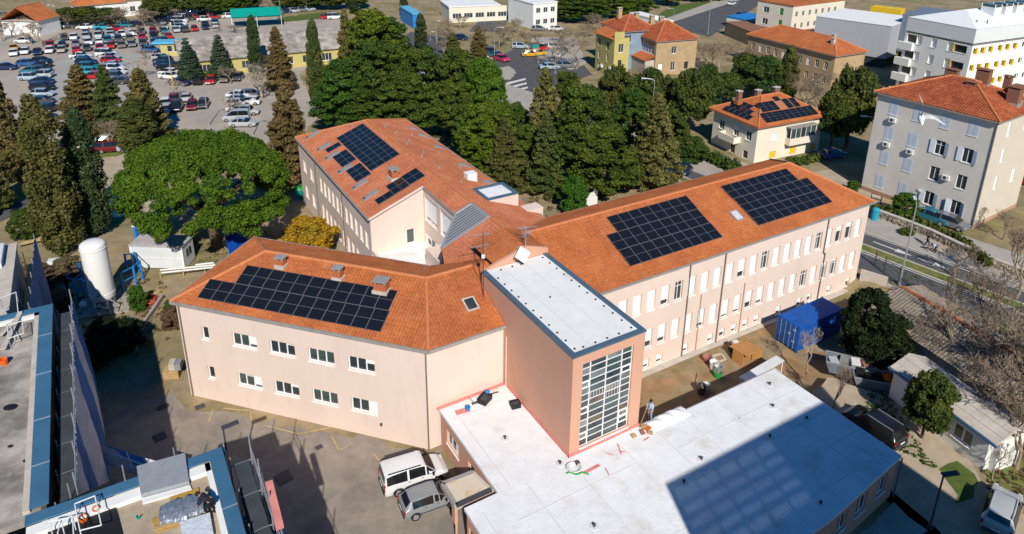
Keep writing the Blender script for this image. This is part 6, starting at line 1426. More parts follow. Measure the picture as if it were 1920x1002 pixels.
def proto(kind, var):
    key = (kind, var)
    if key in TREE: return TREE[key]
    r = random.Random(hash(kind) % 1000 * 0 + sum(map(ord, kind)) * 31 + var * 7 + 5); sd = r.randrange(9999); bl = []; sg = []
    if kind == 'umbrella':
        H = 13.0; RX, RY, RZ, zc = 9.2, 8.2, 5.2, 7.3
        for i in range(470):
            an = r.uniform(0, 2 * math.pi); q = math.sqrt(r.uniform(0, 1)); x, y = q * math.cos(an), q * math.sin(an); top = max(0, 1 - q ** 2.6) ** 0.5
            lump = 0.35 * math.sin(x * 7.1 + 1.3) * math.sin(y * 6.3 + .4) + 0.25 * math.sin(x * 13 + y * 9)
            z = zc + RZ * top * 0.92 + lump * (0.6 + 0.4 * top) + r.uniform(-0.25, 0.15); s = r.uniform(0.5, 0.92); bl.append(((x * RX, y * RY, z), (s, s, s * 0.7)))
        for i in range(90):
            an = i * 2 * math.pi / 90 + r.uniform(-.1, .1); q = r.uniform(0.86, 1.0) - 0.06 * math.sin(an * 7); s = r.uniform(0.6, 1.0); bl.append(((q * RX * math.cos(an), q * RY * math.sin(an), zc - r.uniform(-0.6, 1.9)), (s, s, s * 0.7)))
        for (x, y, z) in ((7.0, -4.5, 6.4), (8.0, -2.8, 5.6), (6.2, -6.0, 6.0), (8.6, -0.5, 6.4), (6.8, -5.0, 4.9), (-2.5, -7.4, 6.3), (-1.0, -7.8, 5.9), (3.6, -7.2, 6.6)):
            for k in range(7): bl.append(((x + r.uniform(-1.1, 1.1), y + r.uniform(-1.1, 1.1), z + r.uniform(-.5, .6)), (.75, .75, 0.5)))
        sg = [((0.4, 0.3, -0.3), (0.2, 0, 4.2), .55, .42)]
        for i in range(11):
            an = i * 2 * math.pi / 11; p1 = (0.2 + 2.6 * math.cos(an), 2.4 * math.sin(an), 6.2); sg += [((0.2, 0, 4.0 + 0.1 * i % 0.6), p1, .26, .17), (p1, (6.6 * math.cos(an), 6.0 * math.sin(an), 8.8), .17, .07)]
        cm = leafmesh('crown', bl, 46.0, 0.19, 'l_pine', sd, 0.45, 0.35); H_ = 12.7; W0 = 18.4
    elif kind in ('aleppo', 'aleppob'):
        H_ = 15.0; W0 = 11.0
        nb = 210
        for i in range(nb):
            z = r.uniform(0.20, 1.0); prof = math.sin(math.pi * min(1, (z * 0.93) ** 0.75)) ** 0.6; an = r.uniform(0, 2 * math.pi); q = r.uniform(0.5, 1.0) * prof * (4.9 + 0.7 * math.sin(3 * an + var) * math.sin(6 * z))
            s = r.uniform(0.5, 1.12); bl.append(((q * math.cos(an) + 0.4 * math.sin(z * 5), q * math.sin(an), z * 13.9 + 0.2), (s, s, s * 0.58)))
        sg = [((0, 0, -0.3), (0.3, 0.1, 5.5), .38, .28), ((0.3, 0.1, 5.5), (-0.1, 0.3, 12.5), .28, .08)]
        for c, _ in bl[::9]: sg.append(((0.1, 0.1, max(2.5, c[2] - 1.8)), (c[0] * 0.85, c[1] * 0.85, c[2]), .1, .04))
        cm = leafmesh('crown', bl, 24.0, 0.27, 'l_alep' if kind == 'aleppo' else 'l_alepb', sd, 0.45, 0.35)
    elif kind in ('cypress', 'cypressd'):
        H_ = 16.0; W0 = 4.4
        for i in range(150):
            z = r.uniform(0.07, 0.99); prof = (min(1, (z + 0.08) * 3.2) ** 0.6) * (1 - z ** 2.6) ** 0.62; an = r.uniform(0, 2 * math.pi); q = 1.75 * prof * r.uniform(0.72, 1.0); s = r.uniform(0.38, 0.62)
            bl.append(((q * math.cos(an), q * math.sin(an), z * 15.6), (s, s, s * 1.7)))
        for i in range(9): z = (i + 0.5) / 9; bl.append(((0, 0, z * 14.5 + 0.8), (1.25 * (1 - z ** 2.6), 1.25 * (1 - z ** 2.6), 1.3)))
        sg = [((0, 0, -0.3), (0, 0, 8), .26, .14)]
        cm = leafmesh('crown', bl, 30.0, 0.26, 'l_cyp' if kind == 'cypress' else 'l_cypd', sd, 0.5, 0.2, 0.6)
    elif kind in ('cone', 'coneg'):
        H_ = 14.0; W0 = 8.6
        nb = 260
        for i in range(nb):
            z = 1 - (1 - r.uniform(0, 1) ** 0.8) ** 0.85 if False else r.uniform(0.04, 1.0) ** 1.15; prof = (1 - z) ** 0.72; an = r.uniform(0, 2 * math.pi); q = 4.1 * prof * r.uniform(0.62, 1.03) * (1 + 0.16 * math.sin(an * 4 + z * 9))
            s = r.uniform(0.42, 0.8) * (0.55 + 0.6 * prof); bl.append(((q * math.cos(an), q * math.sin(an), z * 13.6 + 0.35), (s * 1.15, s * 1.15, s * 0.55)))
        for i in range(6): z = (i + 0.5) / 6; bl.append(((0, 0, z * 12 + 0.8), (2.5 * (1 - z) ** .8 + .2, 2.5 * (1 - z) ** .8 + .2, 1.3)))
        sg = [((0, 0, -0.3), (0, 0, 12.5), .34, .05)]
        cm = leafmesh('crown', bl, 26.0, 0.24, 'l_ced' if kind == 'cone' else 'l_cyp', sd, 0.5, 0.25)
    elif kind == 'spruce':
        H_ = 10.0; W0 = 6.0
        for i in range(17):
            z = i / 17; rad = 2.9 * (1 - z) ** 0.85 + 0.1; nb = max(3, int(rad * 4.5))
            for k in range(nb): an = 2 * math.pi * (k + r.random() * .6) / nb; s = 0.45 + 0.35 * (1 - z); bl.append(((rad * .72 * math.cos(an), rad * .72 * math.sin(an), 0.5 + z * 9.3 + r.uniform(-.15, .15)), (s * 1.2, s * 1.2, s * 0.42)))
        sg = [((0, 0, -0.3), (0, 0, 9.6), .2, .03)]
        cm = leafmesh('crown', bl, 20.0, 0.26, 'l_spr', sd, 0.3, 0.1)
    elif kind in ('oak', 'dark', 'bush', 'yellow', 'hedge', 'scrub'):
        H_ = 8.0; W0 = 8.0; z0 = {'oak': 2.0, 'dark': 0.6, 'yellow': 0.8}.get(kind, 0.1)
        for i in range(130):
            an = r.uniform(0, 2 * math.pi); z = r.uniform(0, 1); prof = math.sqrt(max(0.05, 1 - (2 * z - 0.85) ** 2 / 1.35)); q = 3.2 * prof * r.uniform(0.5, 1.0) * (1 + 0.15 * math.sin(an * 3 + z * 7)); s = r.uniform(0.42, 0.9)
            bl.append(((q * math.cos(an), q * math.sin(an), z0 + z * (7.0 - z0) + 0.4), (s, s, s * 0.8)))
        sg = [((0, 0, -0.3), (0.1, 0, 3.2), .26, .18)] + [((0.1, 0, 2.4), (2.0 * math.cos(i * 1.3), 2.0 * math.sin(i * 1.3), 5.0), .13, .04) for i in range(5)]
        cm = leafmesh('crown', bl, 26.0, 0.26, {'oak': 'l_oak', 'dark': 'l_dark', 'bush': 'l_bush', 'yellow': 'l_yel', 'hedge': 'l_hedge', 'scrub': 'l_mag'}[kind], sd, 0.45, 0.3)
    elif kind in ('bare', 'barep'):
        H_ = 9.0; W0 = 7.0; cm = None
        def grow(p, d, L, rad, lv):
            k = 2 if lv > 1 else 1
            for i in range(k):
                d2 = (d + Vector((r.uniform(-.22, .22), r.uniform(-.22, .22), r.uniform(-.05, .15)))).normalized(); q = p + d2 * (L / k); sg.append((tuple(p), tuple(q), rad * (1 - 0.25 * i / k), rad * (1 - 0.25 * (i + 1) / k))); p = q; d = d2
            if lv == 0: return
            for i in range(r.choice((2, 3, 3)) if lv > 1 else 4):
                ax = Vector((r.uniform(-1, 1), r.uniform(-1, 1), r.uniform(-.3, .8))).normalized(); d3 = (d * 0.75 + ax * (0.8 if lv < 4 else 0.75)).normalized()
                if d3.z < -0.1: d3.z = 0.1; d3.normalize()
                grow(p, d3, L * r.uniform(.66, .9), max(0.017, rad * 0.6), lv - 1)
        grow(Vector((0, 0, -0.2)), Vector((0, 0, 1)), 1.75, 0.2, 6)
    else: raise ValueError(kind)
    tm = limbmesh('trunk', [s for s in sg if s[2] > 0.03], 'trunk' if cm else ('bare' if kind == 'bare' else 'barep'), 6)
    if cm is None:
        fine = [s for s in sg if s[2] <= 0.03]; cm = limbmesh('twigs', fine, 'bare' if kind == 'bare' else 'barep', 3)
    TREE[key] = (cm, tm, H_, W0); return TREE[key]
NAMES = {'umbrella': 'umbrella_pine', 'aleppo': 'pine_tree', 'aleppob': 'pine_tree', 'cypress': 'cypress_tree', 'cypressd': 'cypress_tree', 'cone': 'conifer_tree', 'coneg': 'conifer_tree', 'spruce': 'spruce_tree', 'oak': 'evergreen_tree', 'dark': 'laurel_tree', 'bush': 'bush', 'yellow': 'yellow_tree', 'hedge': 'shrub', 'scrub': 'dry_bush', 'bare': 'bare_tree', 'barep': 'bare_tree'}
CATS = {'bush': 'bush', 'hedge': 'bush', 'scrub': 'bush'}
nt_ = [0]
def tree(kind, bx_, by_, top, wpx, label, group=None, var=None, z=0.0):
    nt_[0] += 1
    cm, tm, H_, W0 = proto(kind, var if var is not None else nt_[0] % 3)
    p = gp(bx_, by_, z); h = height_to(p, top) - z; k = (p - Vector((0, 0, CAM_H))).dot(W_) - 0.3 * h; wm = wpx / FPX * k
    sz = h / H_; sx = wm / W0
    t = thing(NAMES[kind], label, CATS.get(kind, 'tree'), p, group, R(nt_[0] * 67 % 360) if kind != 'umbrella' else 0)
    t.scale = (sx, sx, sz)
    put('trunk', tm, t)
    if kind in ('bare', 'barep'): put('twigs', cm, t, kind='stuff')
    else: put('crown', cm, t)
    return t
tree('umbrella', 398, 468, 258, 300, 'huge bright green umbrella pine beside the white cabin')
tree('cypress', 122, 474, 180, 100, 'fat tall brownish cypress left of the white tank')
tree('cypressd', 182, 440, 205, 80, 'darker slender cypress directly behind the white tank')
tree('cone', 30, 338, 132, 92, 'bushy brown green conifer cut by the left edge behind the fat cypress')
tree('coneg', -14, 400, 240, 80, 'dark conifer low at the left edge beside the fat cypress')
tree('cone', 166, 252, 122, 105, 'olive conical tree, left one of the group in front of the car park')
tree('coneg', 214, 255, 122, 78, 'green conical tree, middle one of the group in front of the car park')
tree('cone', 280, 262, 126, 96, 'conical tree, right one of the group in front of the car park')
tree('cypress', 265, 285, 184, 84, 'broad yellow green cypress below the conical group')
tree('bare', 205, 285, 206, 90, 'bare brown tree between the two dark cypresses and the yellow green one')
tree('cone', 548, 345, 150, 112, 'big brown conifer just left of the back wing roof')
tree('cone', 527, 170, 50, 66, 'tall brown conifer in front of the grey hall roof')
tree('cypressd', 483, 150, 30, 32, 'slim dark cypress in front of the left half of the grey hall roof')
tree('cypress', 597, 200, 38, 42, 'slim tall cypress at the right part of the grey hall')
tree('spruce', 358, 150, 68, 48, 'blue green spruce near the hall gable, left of two')
tree('spruce', 417, 147, 62, 50, 'blue green spruce by the hall, right of two')
tree('barep', 492, 186, 92, 110, 'large pale bare tree in front of the hall')
tree('barep', 258, 150, 92, 84, 'bare pale tree standing among the broadside cars')
tree('barep', 322, 186, 132, 70, 'small bare tree left of the open gravel')
tree('bare', 432, 158, 110, 60, 'bare bush tree between the right spruce and the pale bare tree')
tree('bare', 440, 216, 172, 56, 'thin bare tree beside the silver car group')
tree('bare', 78, 88, 22, 62, 'dark ivy covered bare tree at the far left of the car park')
tree('bare', 118, 76, 52, 30, 'small bare shrub beside the ivy covered tree')
G = 'pines behind the main building'
tree('aleppo', 652, 250, 105, 130, 'pine directly behind the far left corner of the back wing', G)
tree('aleppo', 712, 246, 72, 150, 'wide pine behind the ridge of the back wing', G)
tree('aleppo', 800, 252, 84, 140, 'pine behind the right slope of the back wing', G)
tree('aleppob', 706, 190, 10, 130, 'tallest bright pine above the back wing', G)
tree('cone', 655, 170, 18, 56, 'brown conifer against the left side of the tallest pine', G)
tree('aleppo', 858, 262, 88, 108, 'dark pine left of the bright pine by the roundabout', G)
tree('aleppob', 905, 300, 105, 120, 'bright green pine just left of the roundabout', G)
tree('aleppob', 918, 330, 190, 130, 'lower bright pine above the box dormer', G)
tree('cone', 897, 130, 48, 48, 'narrow brown conifer left of the roundabout lamp', G)
tree('cypressd', 790, 92, 26, 28, 'narrow dark cypress by the blue pavilion', G)
tree('coneg', 946, 350, 222, 96, 'olive conifer behind the box dormer', G)
tree('cone', 1020, 320, 124, 100, 'tall brown conifer right of the roundabout road', G)
tree('coneg', 1022, 362, 210, 84, 'grey green conifer below the tall brown one', G)
tree('aleppo', 1092, 350, 156, 140, 'broad pine left of centre behind the right wing', G)
tree('aleppo', 1128, 366, 232, 150, 'low spreading pine behind the right wing', G)
tree('cone', 1222, 352, 176, 112, 'brown olive conifer at the end of the pine row', G)
tree('aleppo', 1180, 300, 162, 90, 'pine behind the brown olive conifer', G)
tree('aleppo', 1060, 280, 130, 90, 'pine between the tall brown conifer and the broad pine', G)
tree('aleppo', 968, 290, 190, 60, 'small pine beside the roundabout road', G)
tree('aleppo', 876, 300, 150, 100, 'pine behind the dormer, under the bright pine', G)
tree('aleppo', 985, 330, 230, 80, 'low pine at the lawn behind the box dormer', G)
tree('aleppo', 760, 262, 130, 120, 'pine just above the far right eave of the back wing', G)
tree('aleppo', 690, 258, 160, 110, 'low pine touching the back wing ridge end', G)
tree('aleppo', 628, 220, 120, 80, 'pine at the left end of the row, beside the slim cypress', G)
tree('aleppo', 1250, 300, 200, 90, 'pine between the brown olive conifer and villa hedge', G)
tree('oak', 1150, 240, 120, 80, 'round tree behind the broad pine, below the townhouse', G)
tree('oak', 1215, 232, 128, 80, 'round tree under the street lamp left of the villa', G)
tree('oak', 1320, 215, 120, 80, 'round tree right behind the left villa chimney', G)
tree('oak', 1395, 170, 98, 70, 'round tree between villa and long house', G)
tree('aleppo', 735, 140, 30, 90, 'pine right of the tallest bright pine', G)
tree('coneg', 850, 160, 62, 70, 'dark conifer above the row, left of the roundabout lamp', G)
tree('bush', 1074, 400, 330, 72, 'bright leafy small tree by the lawn behind the roof junction')
tree('oak', 1290, 250, 130, 96, 'olive green tree left of the villa')
tree('coneg', 1245, 240, 140, 64, 'dark tree between the street lamp and the villa')
tree('oak', 1362, 195, 135, 76, 'round olive tree behind the villa chimneys')
tree('oak', 1428, 190, 104, 84, 'large olive tree behind the villa roof')
tree('cypress', 1472, 190, 86, 46, 'bright green upright tree behind the villa')
tree('oak', 1586, 278, 122, 112, 'tall dark evergreen tree between villa and grey block')
tree('oak', 1556, 282, 168, 84, 'lower dark evergreen tree right of the villa roof')
tree('bare', 1510, 205, 118, 110, 'pale bare tree behind the villa, right of the upright green tree')
tree('bare', 1345, 140, 60, 110, 'bare dark tree in front of the long house')
tree('bare', 1410, 130, 78, 70, 'bare tree at the left end of the long house')
tree('bare', 1540, 180, 110, 80, 'bare tree below the right end of the long house')
tree('bare', 1195, 165, 105, 90, 'bare bushy tree at the foot of the tan townhouse')
tree('bare', 1080, 130, 38, 110, 'big reddish bare tree left of the yellow house')
tree('bare', 1045, 120, 62, 80, 'bare tree in front of the parking bay')
tree('bare', 1322, 120, 70, 70, 'bare thicket tree, first from the left between tan townhouse and long house', 'bare thicket trees')
tree('bare', 1368, 100, 66, 60, 'bare thicket tree, second from the left between tan townhouse and long house', 'bare thicket trees')
tree('bare', 1392, 120, 72, 70, 'bare thicket tree, third from the left between tan townhouse and long house', 'bare thicket trees')
tree('bare', 1440, 150, 92, 70, 'bare thicket tree, fourth from the left between tan townhouse and long house', 'bare thicket trees')
tree('bare', 1480, 160, 104, 80, 'bare thicket tree, fifth from the left between tan townhouse and long house', 'bare thicket trees')
tree('bare', 1528, 205, 130, 80, 'bare thicket tree, sixth from the left between tan townhouse and long house', 'bare thicket trees')
for i, (x, y, t, w) in enumerate(((848, 92, 40, 70), (880, 100, 52, 60), (905, 78, 36, 60), (935, 92, 30, 60), (960, 80, 30, 56), (985, 92, 40, 56), (1010, 88, 48, 50), (820, 80, 40, 50), (838, 62, 26, 50), (862, 56, 20, 50), (940, 66, 24, 50), (968, 64, 20, 46), (1052, 78, 40, 60), (1075, 90, 44, 70), (1100, 70, 30, 60), (832, 104, 66, 46))): tree('bare', x, y, t, w, f'bare street tree, {ORD[i]} counted along the far street and roundabout row', 'bare street trees')
for i, (x, y, t, w, k) in enumerate(((1055, 40, -8, 80, 'aleppo'), (1100, 42, -14, 90, 'aleppo'), (1150, 36, -16, 90, 'aleppob'), (1190, 30, -22, 80, 'aleppo'), (1120, 60, 14, 70, 'bare'), (1250, 10, -40, 70, 'aleppo'), (1300, 2, -40, 70, 'aleppob'), (1345, 0, -36, 60, 'aleppo'))): tree(k, x, y, t, w, f'{"bare tree" if k == "bare" else "dark park tree"}, {ORD[i]} in the belt behind the tan townhouse and park lawn', 'park trees at the top edge')
for i, (x, y, t, w, k) in enumerate(((130, 46, 14, 60, 'oak'), (165, 48, 12, 70, 'oak'), (205, 46, 14, 60, 'oak'), (240, 46, 0, 70, 'bare'), (272, 44, -6, 70, 'bare'), (295, 40, -8, 60, 'oak'), (10, 60, 10, 50, 'bare'), (30, 44, 6, 50, 'bare'), (52, 50, 8, 46, 'bare'), (345, 26, -16, 70, 'oak'), (385, 28, -12, 70, 'oak'), (425, 24, -16, 70, 'aleppob'), (465, 22, -18, 76, 'oak'), (505, 24, -14, 60, 'bare'), (540, 20, -18, 76, 'oak'), (580, 18, -20, 70, 'aleppo'), (620, 18, -18, 66, 'oak'), (665, 16, -30, 60, 'aleppo'))): tree(k, x, y, t, w, f'{"bare tree" if k == "bare" else "dark green tree"}, {ORD[i]} from the left in the belt above the car park' if x > 60 else f'bare grey tree, {ORD[i - 6]} at the top left corner', 'trees above the car park')
for i, (x, y, t, w) in enumerate(((4, 78, 30, 50), (24, 70, 22, 50), (50, 62, 16, 56), (66, 56, 10, 50), (96, 50, 8, 46), (120, 52, 18, 56), (148, 50, 14, 56), (180, 50, 10, 60), (222, 50, 8, 60), (262, 50, 4, 66), (290, 48, 6, 66), (322, 36, 4, 50))): tree('bare', x, y, t, w, f'grey leafless tree, {ORD[i]} from the left along the top of the car park', 'leafless trees above the car park')
for i, (x, y, t, w) in enumerate(((60, 84, 50, 40), (100, 86, 60, 34), (258, 68, 40, 40), (296, 62, 38, 36), (412, 60, 38, 40), (440, 62, 40, 50), (276, 112, 84, 44))): tree('bare', x, y, t, w, f'small leafless tree among the parked cars, {ORD[i]} of the scattered few', 'leafless trees among the cars')
tree('cypressd', 664, 26, 0, 20, 'slim dark cypress at the top edge by the white van')
tree('cypressd', 758, 30, -14, 20, 'slim dark cypress beside the blue pavilion front')
# foot of the buildings
tree('yellow', 583, 490, 408, 118, 'autumn yellow tree between near wing and back wing')
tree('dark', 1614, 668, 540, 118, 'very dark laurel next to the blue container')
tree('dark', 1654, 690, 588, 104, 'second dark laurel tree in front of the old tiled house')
tree('oak', 1728, 822, 700, 104, 'small evergreen tree in front of the white cottage')
tree('bush', 1692, 408, 362, 60, 'yellow green shrub at the foot of the grey block')
tree('bush', 1598, 360, 338, 28, 'small bright bush beyond the right wing hip')
tree('bush', 1700, 440, 428, 30, 'low bush by the pavement near the tall lamp post')
tree('hedge', 1300, 305, 256, 60, 'rounded shrub at the corner of the villa garden')
tree('hedge', 52, 446, 392, 64, 'green bush behind the fat cypress foot')
tree('scrub', 70, 540, 496, 80, 'dry brown scrub left of the blue railing', 'dry scrub by the site')
tree('scrub', 128, 520, 484, 70, 'dry reddish scrub just left of the white tank', 'dry scrub by the site')
tree('scrub', 108, 580, 545, 70, 'dry brown scrub in front of the blue railing', 'dry scrub by the site')
tree('scrub', 330, 616, 574, 56, 'brown scrub at the near wing corner')
tree('hedge', 322, 586, 562, 30, 'low green tuft at the near wing corner')
tree('bush', 262, 580, 536, 44, 'green shrub beside the red tarpaulin heap')
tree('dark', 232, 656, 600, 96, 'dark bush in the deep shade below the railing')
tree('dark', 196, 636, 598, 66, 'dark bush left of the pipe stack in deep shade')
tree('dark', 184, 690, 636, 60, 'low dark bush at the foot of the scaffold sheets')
for i, (x, y, t, w, k) in enumerate(((1840, 640, 430, 150, 'bare'), (1770, 600, 470, 110, 'bare'), (1860, 690, 500, 170, 'bare'), (1825, 740, 590, 150, 'barep'), (1930, 620, 440, 150, 'bare'), (1850, 830, 590, 240, 'bare'), (1905, 790, 480, 260, 'bare'), (1785, 720, 500, 190, 'bare'), (1740, 700, 560, 130, 'bare'), (1905, 560, 380, 130, 'bare'), (1790, 520, 420, 90, 'bare'), (1880, 770, 540, 200, 'bare'), (1915, 700, 470, 170, 'barep'), (1800, 690, 560, 150, 'bare'), (1750, 640, 540, 110, 'bare'), (1905, 880, 690, 150, 'bare'), (1860, 900, 800, 70, 'bare'))): tree(k, x, y, t, w, f'big leafless tree, {ORD[i]} of the thicket around the old tiled house', 'leafless thicket at the right edge')
tree('barep', 1512, 700, 585, 70, 'thin leafless tree on the courtyard soil in front of the container')
tree('bare', 1560, 775, 640, 60, 'thin leafless tree beside the drive below the skips')
tree('bare', 1840, 425, 368, 50, 'small leafless tree at the corner of the cream wall')
tree('bare', 1880, 450, 372, 70, 'leafless tree in front of the cream wall')
tree('bare', 440, 508, 478, 30, 'tiny leafless sapling by the pipe rack')
# hedges
def hedge(label, pts, w, h, mat='l_hedge', z=0.0, name='hedge'):
    P = [gp(*p, z) for p in pts]; bl = []; r = random.Random(len(label))
    for a, c in zip(P, P[1:]):
        n = max(1, int((c - a).length / 0.7))
        for i in range(n):
            q = a.lerp(c, (i + 0.5) / n) - P[0]
            for k in range(2): bl.append(((q.x + r.uniform(-.2, .2) * w, q.y + r.uniform(-.25, .25) * w, h * (0.35 + 0.35 * k) + r.uniform(-.1, .1)), (0.62, 0.55 * w, 0.42 * h)))
    me = leafmesh('leaves', bl, 16, 0.3, mat, len(pts) * 7 + 3, 0.5, 0.3)
    t = thing(name, label, 'hedge', P[0]); put('leaves', me, t); 
    b = MB()
    for a, c in zip(P, P[1:]):
        n = max(1, int((c - a).length / 1.5))
        for i in range(n): q = a.lerp(c, (i + 0.5) / n); b.tube((q.x, q.y, -0.1), (q.x, q.y, h * 0.5), 0.05, 0.03, 5)
    b.build('stem', M['trunk'], t); return t
hedge('long clipped hedge behind the rubble wall of the grey block', [(1638, 398), (1720, 425), (1790, 455), (1852, 500)], 1.0, 1.15)
hedge('dense hedge along the villa lane', [(1290, 288), (1325, 300), (1362, 318), (1385, 328)], 1.8, 1.7)
hedge('low hedge under the villa windows', [(1478, 312), (1512, 306), (1535, 300)], 1.3, 1.1)
hedge('short hedge in front of the parked cars by the yellow hall', [(362, 147), (400, 144), (415, 145)], 1.5, 1.2, 'l_bush')
# rough grass and leaf litter, uncountable
def tufts(name, region, n, size, mat, seed, z=0.0):
    rs = random.Random(seed); bl = []; P = [gp(*q, z) for q in region]; o = P[0]
    xs = [p.x for p in P]; ys = [p.y for p in P]
    def inside(x, y):
        c = False; j = len(P) - 1
        for i in range(len(P)):
            if (P[i].y > y) != (P[j].y > y) and x < (P[j].x - P[i].x) * (y - P[i].y) / (P[j].y - P[i].y) + P[i].x: c = not c
            j = i
        return c
    k = 0
    while k < n:
        x, y = rs.uniform(min(xs), max(xs)), rs.uniform(min(ys), max(ys))
        if inside(x, y): bl.append(((x - o.x, y - o.y, gh(x, y) + size * 0.3), (size * rs.uniform(.6, 1.6), size * rs.uniform(.6, 1.6), size * 0.55))); k += 1
    me = leafmesh(name, bl, 14, size * 0.7, mat, seed, 0.3, 0.5); ob = put(name, me, None, o); ob['kind'] = 'stuff'; return ob
tufts('ground_cover', [(20, 470), (130, 560), (300, 520), (330, 640), (180, 700), (60, 600), (-20, 480)], 150, 0.28, 'l_mag', 1)
tufts('ground_cover', [(1500, 590), (1560, 640), (1640, 760), (1560, 740), (1440, 640), (1400, 650)], 110, 0.22, 'l_mag', 2, -0.6)
tufts('ground_cover', [(1640, 700), (1700, 800), (1760, 880), (1690, 850), (1620, 780)], 90, 0.25, 'l_hedge', 3)
tufts('ground_cover', [(1830, 780), (1930, 700), (1960, 900), (1850, 960)], 160, 0.28, 'l_mag', 4)
tufts('ground_cover', [(1620, 465), (1900, 600), (1880, 640), (1615, 474)], 160, 0.18, 'l_hedge', 5)
tufts('ground_cover', [(970, 330), (1060, 340), (1060, 420), (1000, 400)], 90, 0.28, 'l_mag', 6)
tufts('ground_cover', [(600, 220), (880, 180), (1250, 260), (1250, 345), (960, 330), (700, 230)], 260, 0.4, 'l_oak', 7)
tufts('ground_cover', [(240, 470), (330, 440), (560, 430), (520, 480), (380, 500)], 120, 0.25, 'l_mag', 8)
# ------------------------------------------------------------------ construction block, lower left (stands in the same frame as the hospital)
ZB = 10.5
CB = thing('construction_building', 'flat roofed block under renovation with blue metal parapet edges', 'building', bw(-6, 34, 0))
q = MB(FB); q.bx(-27, -5.75, 33.9, 53.9, ZB - 0.6, ZB - 0.25); q.build('roof_felt', M['felt'], CB)
q = MB(FB); q.bx(-5.75, 2.2, 14, 33.6, ZB - 0.6, ZB - 0.3); q.build('roof_screed', M['feltt'], CB)
q = MB(FB); q.bx(-27, -9.0, 14, 33.7, ZB - 0.6, ZB - 0.25); q.build('roof_felt', M['felt'], CB)
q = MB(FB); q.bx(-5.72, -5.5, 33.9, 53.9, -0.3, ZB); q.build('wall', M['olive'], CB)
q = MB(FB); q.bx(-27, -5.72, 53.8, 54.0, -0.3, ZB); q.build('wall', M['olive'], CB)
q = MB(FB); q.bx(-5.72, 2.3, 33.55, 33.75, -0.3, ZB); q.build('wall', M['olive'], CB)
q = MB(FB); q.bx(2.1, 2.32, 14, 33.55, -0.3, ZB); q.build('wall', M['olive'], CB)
def cop(x0, x1, y0, y1, z=ZB): return MB(FB).bx(x0, x1, y0, y1, z, z + 0.07).build('parapet_coping', M['copingb'], CB)
cop(-6.2, -5.4, 34.2, 54.05); cop(-27, -6.2, 53.45, 54.05); cop(-6.35, 1.72, 33.2, 33.85); cop(1.72, 2.42, 14, 33.85)
for (x0, x1, y0, y1, m_) in ((-6.5, -6.2, 34.3, 53.45, 'concl'), (-27, -6.2, 53.1, 53.45, 'whitew'), (-6.3, 1.7, 32.6, 33.2, 'whitew'), (1.45, 1.72, 14, 33.2, 'whitew')):
    MB(FB).bx(x0, x1, y0, y1, ZB - 0.4, ZB - 0.05).build('parapet_upstand', M[m_], CB)
for v in (37.2, 41.0, 45.5, 50.0): MB(FB).bx(-6.21, -5.39, v, v + 0.07, ZB + 0.07, ZB + 0.085).build('coping_joint', M['alu'], CB)
for v in (24.8, 29.6): MB(FB).bx(1.71, 2.43, v, v + 0.06, ZB + 0.07, ZB + 0.085).build('coping_joint', M['alu'], CB)
for k in range(6):
    for z in (1.2, 4.3, 7.4): MB(FB).bx(-5.5, -5.46, 35.3 + 3.1 * k, 36.9 + 3.1 * k, z, z + 1.6).build('window', M['glass'], CB)
# neighbouring roof farther left
NB_ = thing('scaffolded_roof', 'pale flat roof at the left edge behind the construction block', 'building', bw(-12, 60, 0))
MB(FB).bx(-27, -8.3, 54.6, 67.5, -0.3, 9.6).build('wall', M['concl'], NB_)
MB(FB).bx(-27, -8.2, 54.5, 67.6, 9.6, 9.85).build('roof_slab', M['concl'], NB_)
MB(FB).bx(-27, -9.0, 63.2, 67.0, 9.86, 10.3).build('insulation_layer', M['cabin'], NB_)
